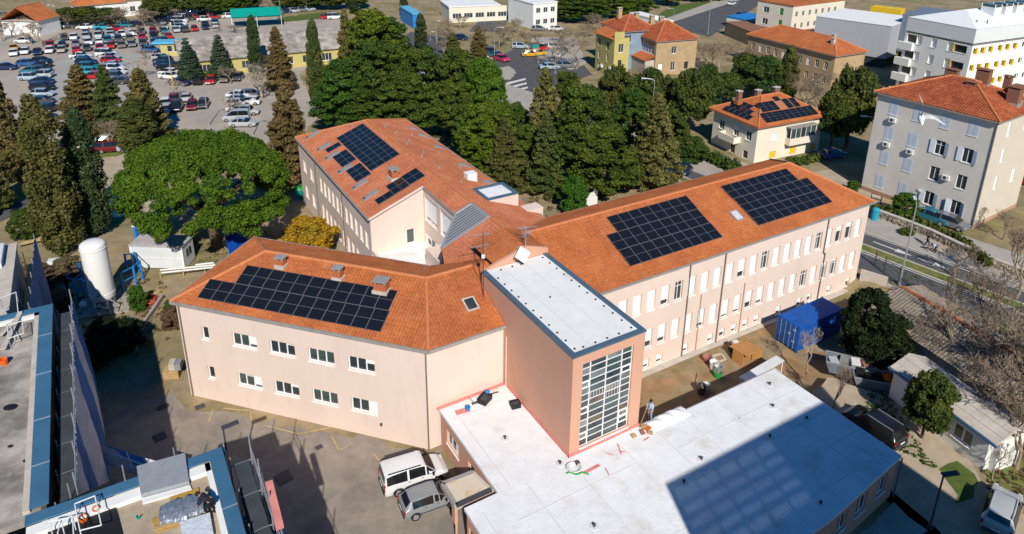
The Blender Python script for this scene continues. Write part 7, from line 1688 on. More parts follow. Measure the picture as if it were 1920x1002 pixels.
# scaffolds: tubes, planks and torn sheets
def scaffold(label, p0, axis, n, bay, out, ztop, lifts, sheets, planks='wood', rail=True):
    """p0 building-frame start, axis 'u' or 'v'; out = offset direction of the outer row"""
    t = thing('scaffold', label, 'scaffold', bw(p0[0], p0[1], 0))
    def Pt(i, o, z): return bw(p0[0] + (i * bay if axis == 'u' else o * out), p0[1] + (i * bay if axis == 'v' else o * out), z)
    b = MB()
    for i in range(n + 1):
        for o in (0.15, 1.0): b.tube(Pt(i, o, 0), Pt(i, o, ztop + ((1.0 if rail else 0.3) if o == 1.0 else -0.4)), 0.035, 0.035, 6)
        for z in lifts: b.bar(Pt(i, 0.15, z), Pt(i, 1.0, z), 0.05)
    b.build('upright', M['steel'], t)['kind'] = 'stuff'
    b = MB()
    for z in list(lifts)[:None if rail else -1]:
        for dz in (0.5, 1.0): b.tube(Pt(0, 1.0, z + dz), Pt(n, 1.0, z + dz), 0.03, 0.03, 6)
    b.build('guard_rail', M['steel'] if rail else M['deck'], t)['kind'] = 'stuff'
    for z in lifts:
        for i in range(n): MB().bar(Pt(i + 0.02, 0.57, z + 0.03), Pt(i + 0.98, 0.57, z + 0.03), 0.72, 0.05).build('plank', M['deck'] if planks == 'dark' else M[planks], t)
    rs = np.random.RandomState(n * 7 + int(ztop))
    for (i0, i1, z0, z1, mat, bulge) in sheets:
        nu, nv = 14, 10; V = []; F = []
        for a in range(nu + 1):
            for c in range(nv + 1):
                i = i0 + (i1 - i0) * a / nu; z = z0 + (z1 - z0) * c / nv; o = 1.04 + bulge * math.sin(math.pi * a / nu) * math.sin(math.pi * (1 - c / nv) * 0.8) + 0.05 * math.sin(a * 2.3 + c) + 0.04 * rs.rand()
                V.append(tuple(Pt(i, o, z)))
        for a in range(nu):
            for c in range(nv): F.append((a * (nv + 1) + c, (a + 1) * (nv + 1) + c, (a + 1) * (nv + 1) + c + 1, a * (nv + 1) + c + 1))
        quickmesh('dust_sheet', V, F, M[mat], t, True)
    return t
scaffold('scaffold with blue and white sheets along the left block facing the yard', (-5.4, 34.6), 'v', 8, 2.4, 1.15, ZB, (1.9, 3.9, 5.9, 7.9, 9.7), [(0, 1.3, 0.5, 10.7, 'netw', 0.3), (1.25, 2.3, 0.3, 10.6, 'net', 0.4), (2.3, 4.6, 0.3, 10.6, 'netw', 0.5), (4.6, 5.8, 0.3, 10.6, 'net', 0.5), (5.8, 6.9, 0.3, 10.5, 'netw', 0.4), (6.9, 8.0, 0.2, 10.6, 'net', 0.3)], 'dark')
scaffold('scaffold with pink and blue sheets on the right side of the near block', (2.5, 14.2), 'v', 8, 2.4, 1.25, ZB, (1.9, 3.9, 5.9, 7.9, 9.5), [(0, 4.6, 0.3, 10.0, 'netw', 0.5), (4.6, 6.6, 0.3, 10.4, 'net', 0.7), (6.6, 7.3, 3.0, 10.4, 'netw', 0.4)], 'dark')
scaffold('dark scaffold deck along the yard edge of the near block', (-4.6, 33.9), 'u', 3, 2.4, 1.0, ZB - 0.1, (5.9, 7.9, 9.7), [], 'dark', False)
scaffold('scaffold wrapped in solid blue sheet at the left edge', (-8.1, 55.0), 'v', 5, 2.4, 1.2, 9.6, (1.9, 3.9, 5.9, 7.9), [(0, 2.6, 0.2, 10.4, 'net', 0.3), (2.6, 5.0, 0.2, 10.4, 'net', 0.3)])
tag(MB().bar(bw(3.8, 26.9, 10.9), bw(3.95, 29.6, 11.1), 0.35, 0.25).build('foam_roll', M['pink'], None), 'pink foam roll hanging on the near scaffold', 'foam roll')
# low sheeted bridge roof between the scaffolds
BR = thing('covered_walkway', 'low walkway roof with blue sheet and white straps between the scaffolds', 'walkway', gp(235, 860, 4.0))
wp = [gp(176, 832, 4.2), gp(192, 866, 3.6), gp(300, 905, 3.6), gp(305, 868, 4.2)]
b = MB(); b.face(wp); b.face([p - Vector((0, 0, 0.12)) for p in wp][::-1]); b.build('roof_sheet', M['netw'], BR)
mid = [gp(203, 836, 4.25), gp(215, 866, 3.75), gp(276, 889, 3.75), gp(266, 858, 4.25)]
b = MB(); b.face(mid); b.face([p - Vector((0, 0, 0.03)) for p in mid][::-1]); b.build('blue_sheet', M['blue'], BR)
for a, c in ((mid[0].lerp(mid[1], .5), mid[3].lerp(mid[2], .5)), (mid[0].lerp(mid[3], .55), mid[1].lerp(mid[2], .55))): MB().bar(a + Vector((0, 0, .04)), c + Vector((0, 0, .04)), 0.1, 0.02).build('strap', M['whitec'], BR)
for p in wp: MB().tube((p.x, p.y, 0), tuple(p), 0.05, 0.05, 6).build('post', M['steel'], BR)
# materials on the construction roofs
def zr(px, py, z=ZB - 0.28): return gp(px, py, z)
def slab(name, label, cat, corners, z, th, mat, tilt=0.0, parent=None):
    P = [gp(*c, z) for c in corners]; c0 = sum(P, Vector()) / 4; b = MB(); A = []; B = []
    for i, p in enumerate(P): A.append(b._a((p.x, p.y, z + th + (tilt if i < 2 else 0)))); B.append(b._a((p.x, p.y, z)))
    b.f.append(A[:] if _ccw([(p.x, p.y) for p in P]) else A[::-1]); b.m.append(0); b.f.append(B[::-1] if _ccw([(p.x, p.y) for p in P]) else B[:]); b.m.append(0)
    for i in range(4): j = (i + 1) % 4; b.f.append([A[i], B[i], B[j], A[j]]); b.m.append(0)
    o = b.build(name, M[mat], None, loc=None); 
    if label: tag(o, label, cat)
    return o
zd = ZB - 0.28
slab('insulation_board', 'grey insulation board leaning on the parapet of the near block', 'board', [(260, 893), (350, 868), (356, 912), (266, 937)], zd, 0.35, 'steel', 0.3)
slab('insulation_board', 'white edged board strip below the grey insulation board', 'board', [(266, 938), (357, 913), (360, 921), (268, 947)], zd, 0.12, 'whitec')
slab('timber_board', 'upper ochre timber board under the foil roll', 'board', [(318, 935), (372, 916), (376, 932), (322, 950)], zd, 0.08, 'ochre')
slab('timber_board', 'long ochre timber board in front of the foil roll', 'board', [(285, 975), (378, 958), (380, 974), (292, 1000)], zd, 0.08, 'ochre')
slab('timber_plank', 'pale plank lying beside the long ochre board', 'plank', [(288, 990), (380, 966), (381, 970), (290, 996)], zd + 0.1, 0.05, 'wood')
slab('foil_slab', 'silver foil faced slab at the bottom edge of the near block', 'slab', [(338, 988), (395, 970), (402, 1010), (345, 1024)], zd, 0.3, 'poly')
a_, c_ = zr(300, 966, zd + 0.25), zr(382, 944, zd + 0.25)
rs = np.random.RandomState(4); V = []; F = []; nn = 22; mm = 12; dv_ = (c_ - a_); sv = dv_.cross(Vector((0, 0, 1))).normalized()
for i in range(nn):
    for k in range(mm):
        an = 2 * math.pi * k / mm; rr_ = (0.42 + 0.1 * rs.rand()) * (0.75 + 0.25 * math.sin(math.pi * i / (nn - 1))); p = a_ + dv_ * (i / (nn - 1)) + sv * (1.5 * rr_ * math.cos(an)) + Vector((0, 0, rr_ * 0.6 * math.sin(an))); V.append(tuple(p))
for i in range(nn - 1):
    for k in range(mm): F.append((i * mm + k, (i + 1) * mm + k, (i + 1) * mm + (k + 1) % mm, i * mm + (k + 1) % mm))
tag(quickmesh('foil_bundle', V, F, M['foil'], None, False), 'crinkled silver foil bundle in front of the dark dressed worker', 'bundle')
def bucket(label, p, r, h, mat, cat='bucket', name='bucket'):
    t = thing(name, label, cat, p); b = MB(); b.lathe(p, [(r * 0.78, 0), (r, h), (r * 0.9, h), (r * 0.7, 0.05)], 14); b.build('shell', M[mat], t)
    b = MB(); pts = [Vector(p) + Vector((r * math.cos(a), 0, h + r * 0.9 * math.sin(a))) for a in np.linspace(0, math.pi, 9)]; b.path(pts, 0.012, 5); b.build('handle', M['steel'], t); return t
bucket('orange bucket near the left edge on the felt roof', gp(9, 684, zd), 0.24, 0.45, 'orange')
bucket('orange bucket beside the black roof opening', gp(158, 978, zd), 0.2, 0.3, 'orange'); bucket('orange bucket on the rail of the black roof opening', gp(182, 962, zd), 0.17, 0.3, 'orange')
# black roof opening with guard rails
slab('roof_opening', 'dark tarred roof opening cover in the lower left corner', 'cover', [(90, 955), (205, 905), (232, 1010), (90, 1030)], zd + 0.01, 0.06, 'black')
GRt = thing('guard_rail', 'white guard rail frame round the dark roof opening', 'railing', gp(160, 960, zd))
for a, c in (((140, 945), (178, 930)), ((178, 930), (190, 985)), ((140, 945), (150, 995)), ((150, 995), (190, 985)), ((108, 1000), (114, 975)), ((114, 975), (136, 968)), ((136, 968), (138, 1002)), ((92, 978), (114, 975))):
    p, r_ = gp(*a, zd + 0.9), gp(*c, zd + 0.9); MB().tube(p, r_, 0.03, 0.03, 6).build('rail', M['whitec'], GRt)
    MB().tube((p.x, p.y, zd), p, 0.025, 0.025, 6).build('post', M['whitec'], GRt)
tag(MB().path([gp(255, 968, zd + .04), gp(259, 974, zd + .06), gp(263, 966, zd + .2)], 0.035, 6).build('hand_tool', M['teal'], None), 'small green handled tool on the sunny screed', 'tool')
# wooden frames and rails on the left block roof
FRm = thing('roof_frame', 'white tube trestles and boards on the felt roof at the left edge', 'trestle', gp(25, 640, zd))
for a, c in (((14, 610), (42, 602)), ((42, 602), (44, 625)), ((14, 610), (16, 635)), ((16, 635), (44, 625)), ((0, 560), (30, 548)), ((30, 548), (34, 585))):
    p, r_ = gp(*a, zd + 0.8), gp(*c, zd + 0.8); MB().tube(p, r_, 0.03, 0.03, 6).build('rail', M['whitec'], FRm); MB().tube((p.x, p.y, zd), p, 0.025, 0.025, 6).build('post', M['steel'], FRm)
for i, (a, c) in enumerate((((3, 580), (34, 640)), ((0, 630), (30, 600)), ((6, 655), (38, 585)))): MB().bar(gp(*a, zd + 0.15 + .1 * i), gp(*c, zd + 0.15 + .1 * i), 0.3, 0.05).build('board', M['concl'], FRm)
for i, (x, y, s) in enumerate(((20, 765, .42), (50, 865, .2), (20, 838, .16))): p = gp(x, y, zd); tag(MB().sphere((p.x, p.y, zd + 0.04), s, 9, 5, 0, (1, .7, .2)).build('tar_lump', M['black'], None), f'black tar lump on the felt roof, {ORD[i]} of the scattered few', 'lump', 'tar lumps on the felt roof')

# ------------------------------------------------------------------ tank compound and site cabins
tp = gp(197, 574); th_ = height_to(tp, 452)
TK = thing('storage_tank', 'tall white cylindrical tank standing on short legs inside a blue railing', 'tank', tp)
r_ = 1.12
MB().lathe((tp.x, tp.y, 1.0), [(0.3, -0.25), (0.8, -0.12), (r_ - 0.05, 0.05), (r_, 0.3), (r_, th_ - 1.45), (r_ - 0.05, th_ - 1.25), (0.85, th_ - 1.1), (0.35, th_ - 1.0), (0.05, th_ - 0.98)], 36).build('vessel', M['tank'], TK, True)
for z in (1.6, th_ - 0.75): MB().lathe((tp.x, tp.y, z), [(r_ + 0.02, 0), (r_ + 0.035, 0.02), (r_ + 0.035, 0.08), (r_ + 0.02, 0.1)], 36).build('band', M['tank'], TK)
for k in range(4):
    an = math.pi / 4 + k * math.pi / 2; x, y = tp.x + 0.85 * math.cos(an), tp.y + 0.85 * math.sin(an); MB().bar((x, y, -0.1), (x, y, 1.25), 0.2, 0.2).build('leg', M['tank'], TK)
b = MB(); b.path([(tp.x + .3, tp.y - 1.1, 0.9), (tp.x + .3, tp.y - 1.5, 0.9), (tp.x + 1.4, tp.y - 1.6, 0.7), (tp.x + 1.4, tp.y - 1.6, 0.1)], 0.06, 8); b.path([(tp.x + .9, tp.y - .8, 1.3), (tp.x + 1.7, tp.y - 1.2, 1.3), (tp.x + 1.9, tp.y - 1.2, 0.2)], 0.05, 8); b.build('pipework', M['steel'], TK)
MB().sphere((tp.x - 1.2, tp.y - 1.3, 1.0), 0.32, 12, 8).build('ball_float', M['white'], TK, True)
for (x, z) in ((0.25, 1.75), (0.42, 1.85)): MB().box((tp.x + x, tp.y - 1.12, z), (0.12, 0.08, 0.12)).build('gauge', M['dark'], TK)
tag(MB().box((tp.x, tp.y, 0.06), (4.6, 3.6, 0.16), 0, R(20)).build('tank_plinth', M['conc'], None), 'concrete plinth under the white tank', 'plinth')
RLt = thing('blue_railing', 'bright blue steel railing around the white tank', 'railing', gp(200, 556))
def railing(pts, h):
    Q = [gp(*p) for p in pts]
    for p in Q: MB().bar((p.x, p.y, -0.1), (p.x, p.y, h), 0.17, 0.17).build('post', M['blue'], RLt)
    for a, c in zip(Q, Q[1:]):
        for z in (h - 0.08, h * 0.5): MB().bar((a.x, a.y, z), (c.x, c.y, z), 0.06, 0.09).build('rail', M['blue'], RLt)
railing([(130, 556), (147, 560), (160, 560), (176, 566), (203, 562)], 2.2)
railing([(232, 548), (256, 535), (268, 524), (258, 508), (240, 512)], 2.2); railing([(130, 556), (156, 530)], 2.2)
# site cabin
cf = gp(347, 506); cl_ = gp(250, 503); d = cl_ - cf; CBaz = math.degrees(math.atan2(-d.y, -d.x))
c0 = Vector((cl_.x, cl_.y, 0)); Lc = d.length; Mc_ = frame(c0, CBaz)
SC = thing('site_cabin', 'white container cabin with grey roof under the umbrella pine', 'cabin', c0)
b = MB(Mc_); b.bx(0, Lc, 0, 2.4, 0.1, 2.6); b.build('body', M['cabin'], SC)
b = MB(Mc_)
for i in range(22): x = Lc * (i + 0.5) / 22; b.bx(x - 0.035, x + 0.035, -0.025, 0, 0.35, 2.3)
b.build('wall_rib', M['cabin'], SC)['kind'] = 'stuff'
b = MB(Mc_); b.bx(-0.08, Lc + 0.08, -0.08, 2.48, 2.6, 2.75); b.build('roof', pm('dusty_cabin_roof', (0.42, 0.40, 0.39), 0.9, 0.15, 1.0, stain=(0.2, 0.17, 0.12), stain_scale=1.2, stain_amt=0.6), SC)
for x in (0.0, Lc - 0.16): MB(Mc_).bx(x - 0.02, x + 0.18, -0.03, 0.12, 0.0, 2.6).build('corner_post', M['white'], SC)
MB(Mc_).bx(0.18, Lc - 0.18, -0.03, 0, 1.28, 1.36).build('trim', M['whitec'], SC)
for y in (0.75, 1.35): MB(Mc_).bx(Lc, Lc + 0.03, y, y + 0.4, 1.1, 1.95).build('window', M['glass'], SC)
pt = gp(265, 452); PT = thing('portable_toilet', 'blue portable toilet with white roof behind the site cabin', 'toilet', pt); b = MB(); b.box((pt.x, pt.y, 1.05), (1.1, 1.1, 2.1), 0, R(20)); b.build('body', M['blue'], PT); b = MB(); b.box((pt.x, pt.y, 2.18), (1.2, 1.2, 0.16), 0, R(20)); b.build('roof', M['white'], PT); b = MB(); b.box((pt.x + .2, pt.y - .55, 1.0), (0.65, 0.03, 1.8), 0, R(20)); b.build('door', M['bluec'], PT)
TP = thing('tarpaulin_shelter', 'large blue tarpaulin shelter in the pine shade behind the near wing', 'shelter', gp(445, 460))
tq = [gp(428, 470, 2.2), gp(478, 452, 2.2), gp(452, 404, 3.4), gp(418, 418, 3.0)]
nu = 12; V = []; F = []
for i in range(nu + 1):
    for k in range(nu + 1):
        a = tq[0].lerp(tq[1], i / nu); c = tq[3].lerp(tq[2], i / nu); p = a.lerp(c, k / nu); V.append((p.x, p.y, p.z + 0.12 * math.sin(i * 1.7) * math.sin(k * 1.3)))
for i in range(nu):
    for k in range(nu): F.append((i * (nu + 1) + k, (i + 1) * (nu + 1) + k, (i + 1) * (nu + 1) + k + 1, i * (nu + 1) + k + 1))
quickmesh('tarpaulin', V, F, M['tarp'], TP, True)
for p in tq: MB().tube((p.x, p.y, -0.1), tuple(p), 0.05, 0.05, 6).build('post', M['steel'], TP)
b = MB(); b.face([tq[0], tq[1], (tq[1].x, tq[1].y, 0.2), (tq[0].x, tq[0].y, 0.2)]); b.build('side_sheet', M['tarp'], TP)
PR = thing('pipe_rack', 'white pipes laid along a low rack beside the site cabin', 'pipes', gp(340, 512))
for k, (a, c) in enumerate((((300, 507), (404, 497)), ((302, 512), (404, 501)), ((366, 497), (401, 493)))): MB().tube(gp(*a, .75), gp(*c, .75), 0.09, 0.09, 8).build('pipe', M['whitec'], PR)
for x, y in ((302, 522), (345, 518), (385, 512)): p = gp(x, y); MB().bar((p.x, p.y, -0.05), (p.x, p.y, 0.7), 0.1, 0.1).build('post', M['wood'], PR)
PS = thing('pipe_stack', 'stack of long blue white plastic pipes lying in deep shade', 'pipes', gp(228, 630))
for k in range(5): MB().tube(gp(234 + 5 * k, 592 + 2 * k, 0.1 + .12 * (k % 2)), gp(207 + 6 * k, 658 + 2 * k, 0.1 + .12 * (k % 2)), 0.1, 0.1, 8).build('pipe', (M['steel'], M['cabin'], M['blue'], M['cabin'], M['steel'])[k], PS)
def heap(label, p, r, h, mat, seed, cat='heap', name='heap', sq=1.0):
    rs = np.random.RandomState(seed); V = []; F = []; n, k = 16, 7
    for j in range(k):
        for i in range(n):
            an = 2 * math.pi * i / n; q = r * (1 - (j / (k - 1)) ** 1.4 * 0.95) * (0.8 + 0.4 * rs.rand()); V.append((p[0] + q * math.cos(an), p[1] + sq * q * math.sin(an), p[2] - 0.05 + h * (j / (k - 1)) * (0.8 + 0.4 * rs.rand())))
    for j in range(k - 1):
        for i in range(n): F.append((j * n + i, j * n + (i + 1) % n, (j + 1) * n + (i + 1) % n, (j + 1) * n + i))
    return tag(quickmesh(name, V, F, M[mat], None, False, loc=Vector(p)), label, cat)
M['rust'] = pm('rust_red_sheet', (0.30, 0.06, 0.035), 0.8, 0.3, 2.0, 0.5, 4); M['dusky'] = pm('dusky_pink_sheet', (0.33, 0.14, 0.12), 0.8, 0.3, 2.0, 0.5, 4)
heap('rust red heap left of the white tank', gp(146, 514), 1.6, 0.9, 'rust', 1); heap('dusky pink covered heap by the left railing post', gp(132, 524), 1.0, 0.6, 'dusky', 2); heap('red sheet heap beside the green shrub near the near wing', gp(280, 566), 1.0, 0.8, 'rust', 3)
heap('white sacks scattered in the shade of the umbrella pine', gp(228, 372), 1.3, 0.6, 'whitec', 4, 'sacks', 'sack_pile', 1.8); heap('pile of white sacks nearer the fat tank', gp(222, 402), 0.9, 0.5, 'whitec', 5, 'sacks', 'sack_pile')
heap('pale rubble pile under the trees beyond the box dormer', gp(985, 350), 1.5, 0.9, 'concl', 6); heap('low stone heap beside the lawn behind the roof junction', gp(998, 358), 1.0, 0.5, 'wood', 7)
cp = gp(103, 498); tag(MB().box((cp.x, cp.y, 0.35), (1.1, 0.8, 0.7), 0, .3).build('cool_box', M['cabin'], None), 'small white and blue box lying on the dry grass', 'box')
PLk = thing('plank_stack', 'stack of yellow boards on dry grass behind the left scaffold', 'planks', gp(58, 456))
for k in range(6): a = gp(34, 460, .1 + .09 * k) ; c = gp(82, 449, .1 + .09 * k); MB().bar(a + Vector((0, .3 * (k % 3), 0)), c + Vector((0, .3 * (k % 3), 0)), 0.28, 0.07).build('board', M['yelmark'], PLk)
PA = thing('pallet_stack', 'wooden pallets and grey blocks stacked at the near wing corner', 'pallets', gp(328, 706))
po = gp(324, 706)
for k in range(5): MB().box((po.x, po.y, 0.1 + .15 * k), (1.2, 0.9, 0.09), 0, R(10)).build('pallet', M['wood'], PA)
for k in range(4): MB().box((po.x + .1 + .5 * (k % 2), po.y + .1, 0.95 + .3 * (k // 2)), (0.45, 0.8, 0.28), 0, R(10)).build('block', M['steel'] if k % 2 else M['concl'], PA)
WLl = thing('low_wall', 'curving low concrete wall beside the near wing corner', 'wall', gp(270, 640))
Q = [gp(305, 560), gp(285, 590), gp(262, 622), gp(255, 660)]
for a, c in zip(Q, Q[1:]): MB().bar((a.x, a.y, 0.2), (c.x, c.y, 0.2), 0.25, 0.5).build('wall_panel', M['conc'], WLl)
tag(MB().bar(gp(278, 556, .05), gp(305, 543, .05), 0.5, 0.08).build('pallet', M['wood'], None), 'pale timber frame lying on the grass by the railing', 'frame')
SBc = thing('green_bin', 'green bin beside the far back wing wall', 'bin', gp(562, 372)); p = gp(562, 372); MB().lathe(p, [(0.5, 0), (0.6, 1.2), (0.62, 1.3)], 12).build('body', M['teal'], SBc); MB().lathe(p + Vector((0, 0, 1.3)), [(0.64, 0), (0.5, 0.25), (0.1, 0.3)], 12).build('lid', M['green'], SBc)

# ------------------------------------------------------------------ courtyard
CO = thing('shipping_container', 'dark blue corrugated shipping container beside the right wing', 'container', bw(53, 35, -1))
U0, U1, V0, V1, Z0, Z1 = 50.1, 56.2, 33.85, 36.25, -0.85, 1.7
MB(FB).bx(U0 + .03, U1 - .03, V0 + .03, V1 - .03, Z0, Z1).build('body', M['bluec'], CO)
b = MB(FB)
for i in range(24):
    u = U0 + 0.2 + i * (U1 - U0 - 0.4) / 23; b.bx(u - 0.05, u + 0.05, V0 - 0.005, V0 + .03, Z0 + .15, Z1 - .12); b.bx(u - 0.05, u + 0.05, V1 - .03, V1 + 0.005, Z0 + .15, Z1 - .12); b.bx(u - 0.05, u + 0.05, V0 + .1, V1 - .1, Z1, Z1 + .03)
b.build('corrugation', M['bluec'], CO)['kind'] = 'stuff'
for (u, v) in ((U0, V0), (U1 - .15, V0), (U0, V1 - .15), (U1 - .15, V1 - .15)): MB(FB).bx(u, u + .15, v, v + .15, Z0 - .1, Z1 + .06).build('corner_post', M['bluec'], CO)
for v in (V0 + .17, V0 + 1.22): MB(FB).bx(U0 - 0.02, U0 + .03, v, v + 1.0, Z0 + .12, Z1 - .1).build('door', M['bluec'], CO)
for v in (V0 + .45, V0 + .95, V0 + 1.45, V0 + 1.95): MB(FB).tube((U0 - .05, v, Z0 + .1), (U0 - .05, v, Z1 - .08), 0.025, 0.025, 6).build('lock_rod', M['steel'], CO)
for v, z in ((V0 + .5, 1.1), (V0 + .52, -.1), (V0 + 1.0, .5)): MB(FB).bx(U0 - .035, U0 - .02, v - .12, v + .12, z, z + .16).build('label_plate', M['cabin'], CO)
# workers' corner: cardboard, trestle table, mixing tubs
BXc = thing('cardboard_box', 'big open brown cardboard box in the courtyard soil', 'box', gp(1398, 668, -.95)); p = gp(1392, 672, -.95)
MB(frame(p, RB + 10)).bx(-0.9, 0.7, -0.5, 0.5, 0, 1.15).build('carton', M['card'], BXc)
for (x0, x1, y0, y1, z) in ((-0.9, 0.7, -1.0, -0.5, 1.1), (0.7, 1.2, -0.5, 0.5, 1.05), (-0.9, 0.7, 0.5, 0.9, 1.15)): MB(frame(p, RB + 10)).bx(x0, x1, y0, y1, z, z + 0.02).build('flap', M['card'], BXc)
p = gp(1415, 668, -.95); tag(MB(frame(p, RB - 20)).bx(-.5, .5, -.4, .4, 0, .7).build('cardboard_box', M['card'], None), 'smaller brown carton right of the big open box', 'box')
p = gp(1374, 662, -.95); BGt = thing('rubbish_bag', 'dark bag with white packaging left of the cardboard box', 'bag', p); MB().sphere((p.x, p.y, p.z + .5), .5, 10, 7, 0, (1, .8, 1)).build('bag', M['black'], BGt); MB().box((p.x + .1, p.y, p.z + 1.1), (.5, .35, .3), 0, .4).build('packaging', M['cabin'], BGt)
TT = thing('trestle_table', 'long white trestle scaffold table behind the annex roof edge', 'table', gp(1400, 700, -.9))
ta, tb = bw(41.3, 32.2, 0.75), bw(46.2, 32.6, 0.75)
MB().bar(ta, tb, 0.85, 0.06).build('tabletop', M['cabin'], TT)
tv = (tb - ta).normalized(); tn2 = Vector((-tv.y, tv.x, 0))
for f in (0.05, 0.95):
    for s in (-.4, .4): q_ = ta.lerp(tb, f) + tn2 * s; MB().bar((q_.x, q_.y, -.95), (q_.x, q_.y, .72), .06).build('leg', M['whitec'], TT)
    q1, q2 = ta.lerp(tb, f) + tn2 * .4, ta.lerp(tb, f) - tn2 * .4; MB().bar((q1.x, q1.y, -.3), (q2.x, q2.y, -.3), .05).build('crossbar', M['whitec'], TT)
bucket('white mixing tub in the courtyard', gp(1338, 692, -.95), 0.42, 0.75, 'whitec', 'tub', 'mixing_tub'); bucket('green bucket among the mixing tubs', gp(1345, 706, -.95), 0.38, 0.5, 'green'); bucket('grey blue drum above the green bucket', gp(1346, 700, -.95), 0.4, 0.8, 'steel', 'drum', 'drum'); bucket('dark drum with white rim in the annex shade', gp(1314, 737, -.95), 0.4, 0.8, 'dark', 'drum', 'drum'); bucket('pale blue tub next to the dark drum', gp(1323, 729, -.95), 0.32, 0.5, 'cabin', 'tub', 'mixing_tub'); bucket('pinkish tub beside the timber frame', gp(1325, 676, -.95), 0.42, 0.4, 'dusky', 'tub', 'mixing_tub')
fq = [gp(1336, 668, -.9), gp(1352, 664, -.9), gp(1360, 674, -.9), gp(1344, 680, -.9)]; b = MB()
for i in range(4): b.bar(fq[i], fq[(i + 1) % 4], .16, .12)
tag(b.build('pallet', M['concl'], None), 'square pale frame lying on the courtyard soil', 'frame')
tag(MB().bar(gp(1308, 700, -.9), gp(1318, 728, 0.2), .05).build('pole', M['wood'], None), 'thin pole leaning on the dark drum', 'pole')
p = gp(1349, 659, -.95); 
# two skips full of site waste under the laurel
def skip(label, px, py, az, mat, load, z=-.3):
    p = gp(px, py, z); Mx = frame(p, az); t = thing('waste_skip', label, 'skip', p); b = MB(Mx)
    P0 = [(-1.5, -.75, .15), (1.5, -.75, .15), (1.5, .75, .15), (-1.5, .75, .15)]; P1 = [(-1.9, -.85, 1.15), (1.9, -.85, 1.15), (1.9, .85, 1.15), (-1.9, .85, 1.15)]
    for i in range(4): j = (i + 1) % 4; b.face([P0[i], P0[j], P1[j], P1[i]]); b.face([P1[i], P1[j], tuple(Vector(P1[j]) * .94 + Vector((0, 0, .069))), tuple(Vector(P1[i]) * .94 + Vector((0, 0, .069)))])
    b.face(P0[::-1]); b.build('hull', M[mat], t)
    b = MB(Mx); b.face([(-1.75, -.78, .85), (1.75, -.78, .85), (1.75, .78, .9), (-1.75, .78, .85)]); b.build('load', M['dark'], t)
    r = random.Random(px)
    for k, m_ in enumerate(load): MB(Mx).box((-1.3 + 2.6 * k / max(1, len(load) - 1), r.uniform(-.3, .3), 1.05), (.7, .9, .35), 0, r.uniform(-.6, .6)).build('waste', M[m_], t)
    for s in (-.8, .8): MB(Mx).bx(-1.9, 1.9, s - .07, s + .07, 1.15, 1.22).build('rim', M['steel'], t)
    return t
skip('blue grey skip half hidden below the laurel trees', 1590, 700, -22, 'cladb', ['cladw', 'steel', 'cabin', 'dusky']); skip('second skip holding black and orange waste', 1642, 728, -18, 'cladb', ['black', 'black', 'black', 'orange', 'orange'])

# ------------------------------------------------------------------ annex roof clutter
zA = AZ_ + 0.005
def crate(label, px, py, w, d, h, az, mat='black', z=zA):
    p = gp(px, py, z); Mx = frame(p, az); t = thing('crate', label, 'crate', p); b = MB(Mx)
    b.bx(-w / 2, w / 2, -d / 2, d / 2, 0, .04); b.bx(-w / 2, -w / 2 + .04, -d / 2, d / 2, .04, h); b.bx(w / 2 - .04, w / 2, -d / 2, d / 2, .04, h); b.bx(-w / 2 + .04, w / 2 - .04, -d / 2, -d / 2 + .04, .04, h); b.bx(-w / 2 + .04, w / 2 - .04, d / 2 - .04, d / 2, .04, h); b.build('body', M[mat], t)
    MB(Mx).bx(-w / 2 + .05, w / 2 - .05, -d / 2 + .05, d / 2 - .05, .05, h * .7).build('contents', M['dark'], t); return t
crate('black crate with a blue rag near the beige wall on the white roof', 909, 752, .95, .7, .4, 60)
crate('black crate against the foot of the stair tower', 966, 762, .7, .6, .35, 20)
bucket('small blue bucket on the white roof', gp(877, 769, zA), .2, .3, 'blue'); p = gp(914, 744, zA); tag(MB().sphere((p.x, p.y, p.z + .45), .2, 8, 5, 0, (1, 1, .6)).build('rag', M['blue'], None), 'blue rag on the rim of the black crate', 'rag')
p = gp(874, 769, zA); tag(MB().box((p.x - .25, p.y - .15, p.z + .03), (1.0, .45, .05), 0, .4).build('foam_offcut', M['pink'], None), 'pink foam offcut under the blue bucket', 'foam')
BRm = thing('broom', 'broom leaning against the beige wall above the white roof', 'broom', gp(890, 757, zA)); MB().tube(gp(889, 756, zA + .08), gp(882, 745, zA + 1.6), .025, .025, 6).build('handle', M['steel'], BRm); p = gp(890, 757, zA); MB().box((p.x, p.y, p.z + .06), (.45, .12, .12), 0, .5).build('head', M['dark'], BRm)
tag(MB().bar(gp(920, 739, zA + .05), gp(934, 735, zA + .05), .07).build('hand_tool', M['dark'], None), 'dark tool lying right of the first crate', 'tool')
def vent(label, px, py, z=zA):
    p = gp(px, py, z); t = thing('roof_vent', label, 'vent', p, 'small dark vents on the annex roof'); b = MB(); b.lathe(p, [(.1, 0), (.06, .05), (.06, .14), (.1, .16), (.1, .21), (.03, .25)], 10); b.build('cowl', M['dark'], t); MB().lathe(p, [(.3, -.01), (.28, .02), (.13, .03)], 12).build('collar', M['seam'], t)
vent('vent in the middle of the narrow left strip of white roof', 947, 823); vent('vent near the front corner of the stair tower', 1050, 870); vent('vent at the lower middle of the white roof', 1114, 988); vent('vent on the sunny roof closest to the shadow edge', 1315, 862); vent('vent on the sunny roof near its right edge', 1449, 763); vent('vent inside the shaded part, left end of the bright patch', 1282, 905); vent('vent in the shade close to the annex front edge', 1538, 945); vent('vent at the shadow edge right of centre', 1443, 820); vent('vent in shade near the upper right of the annex', 1512, 786); vent('vent at the far back corner of the annex roof', 1443, 722)
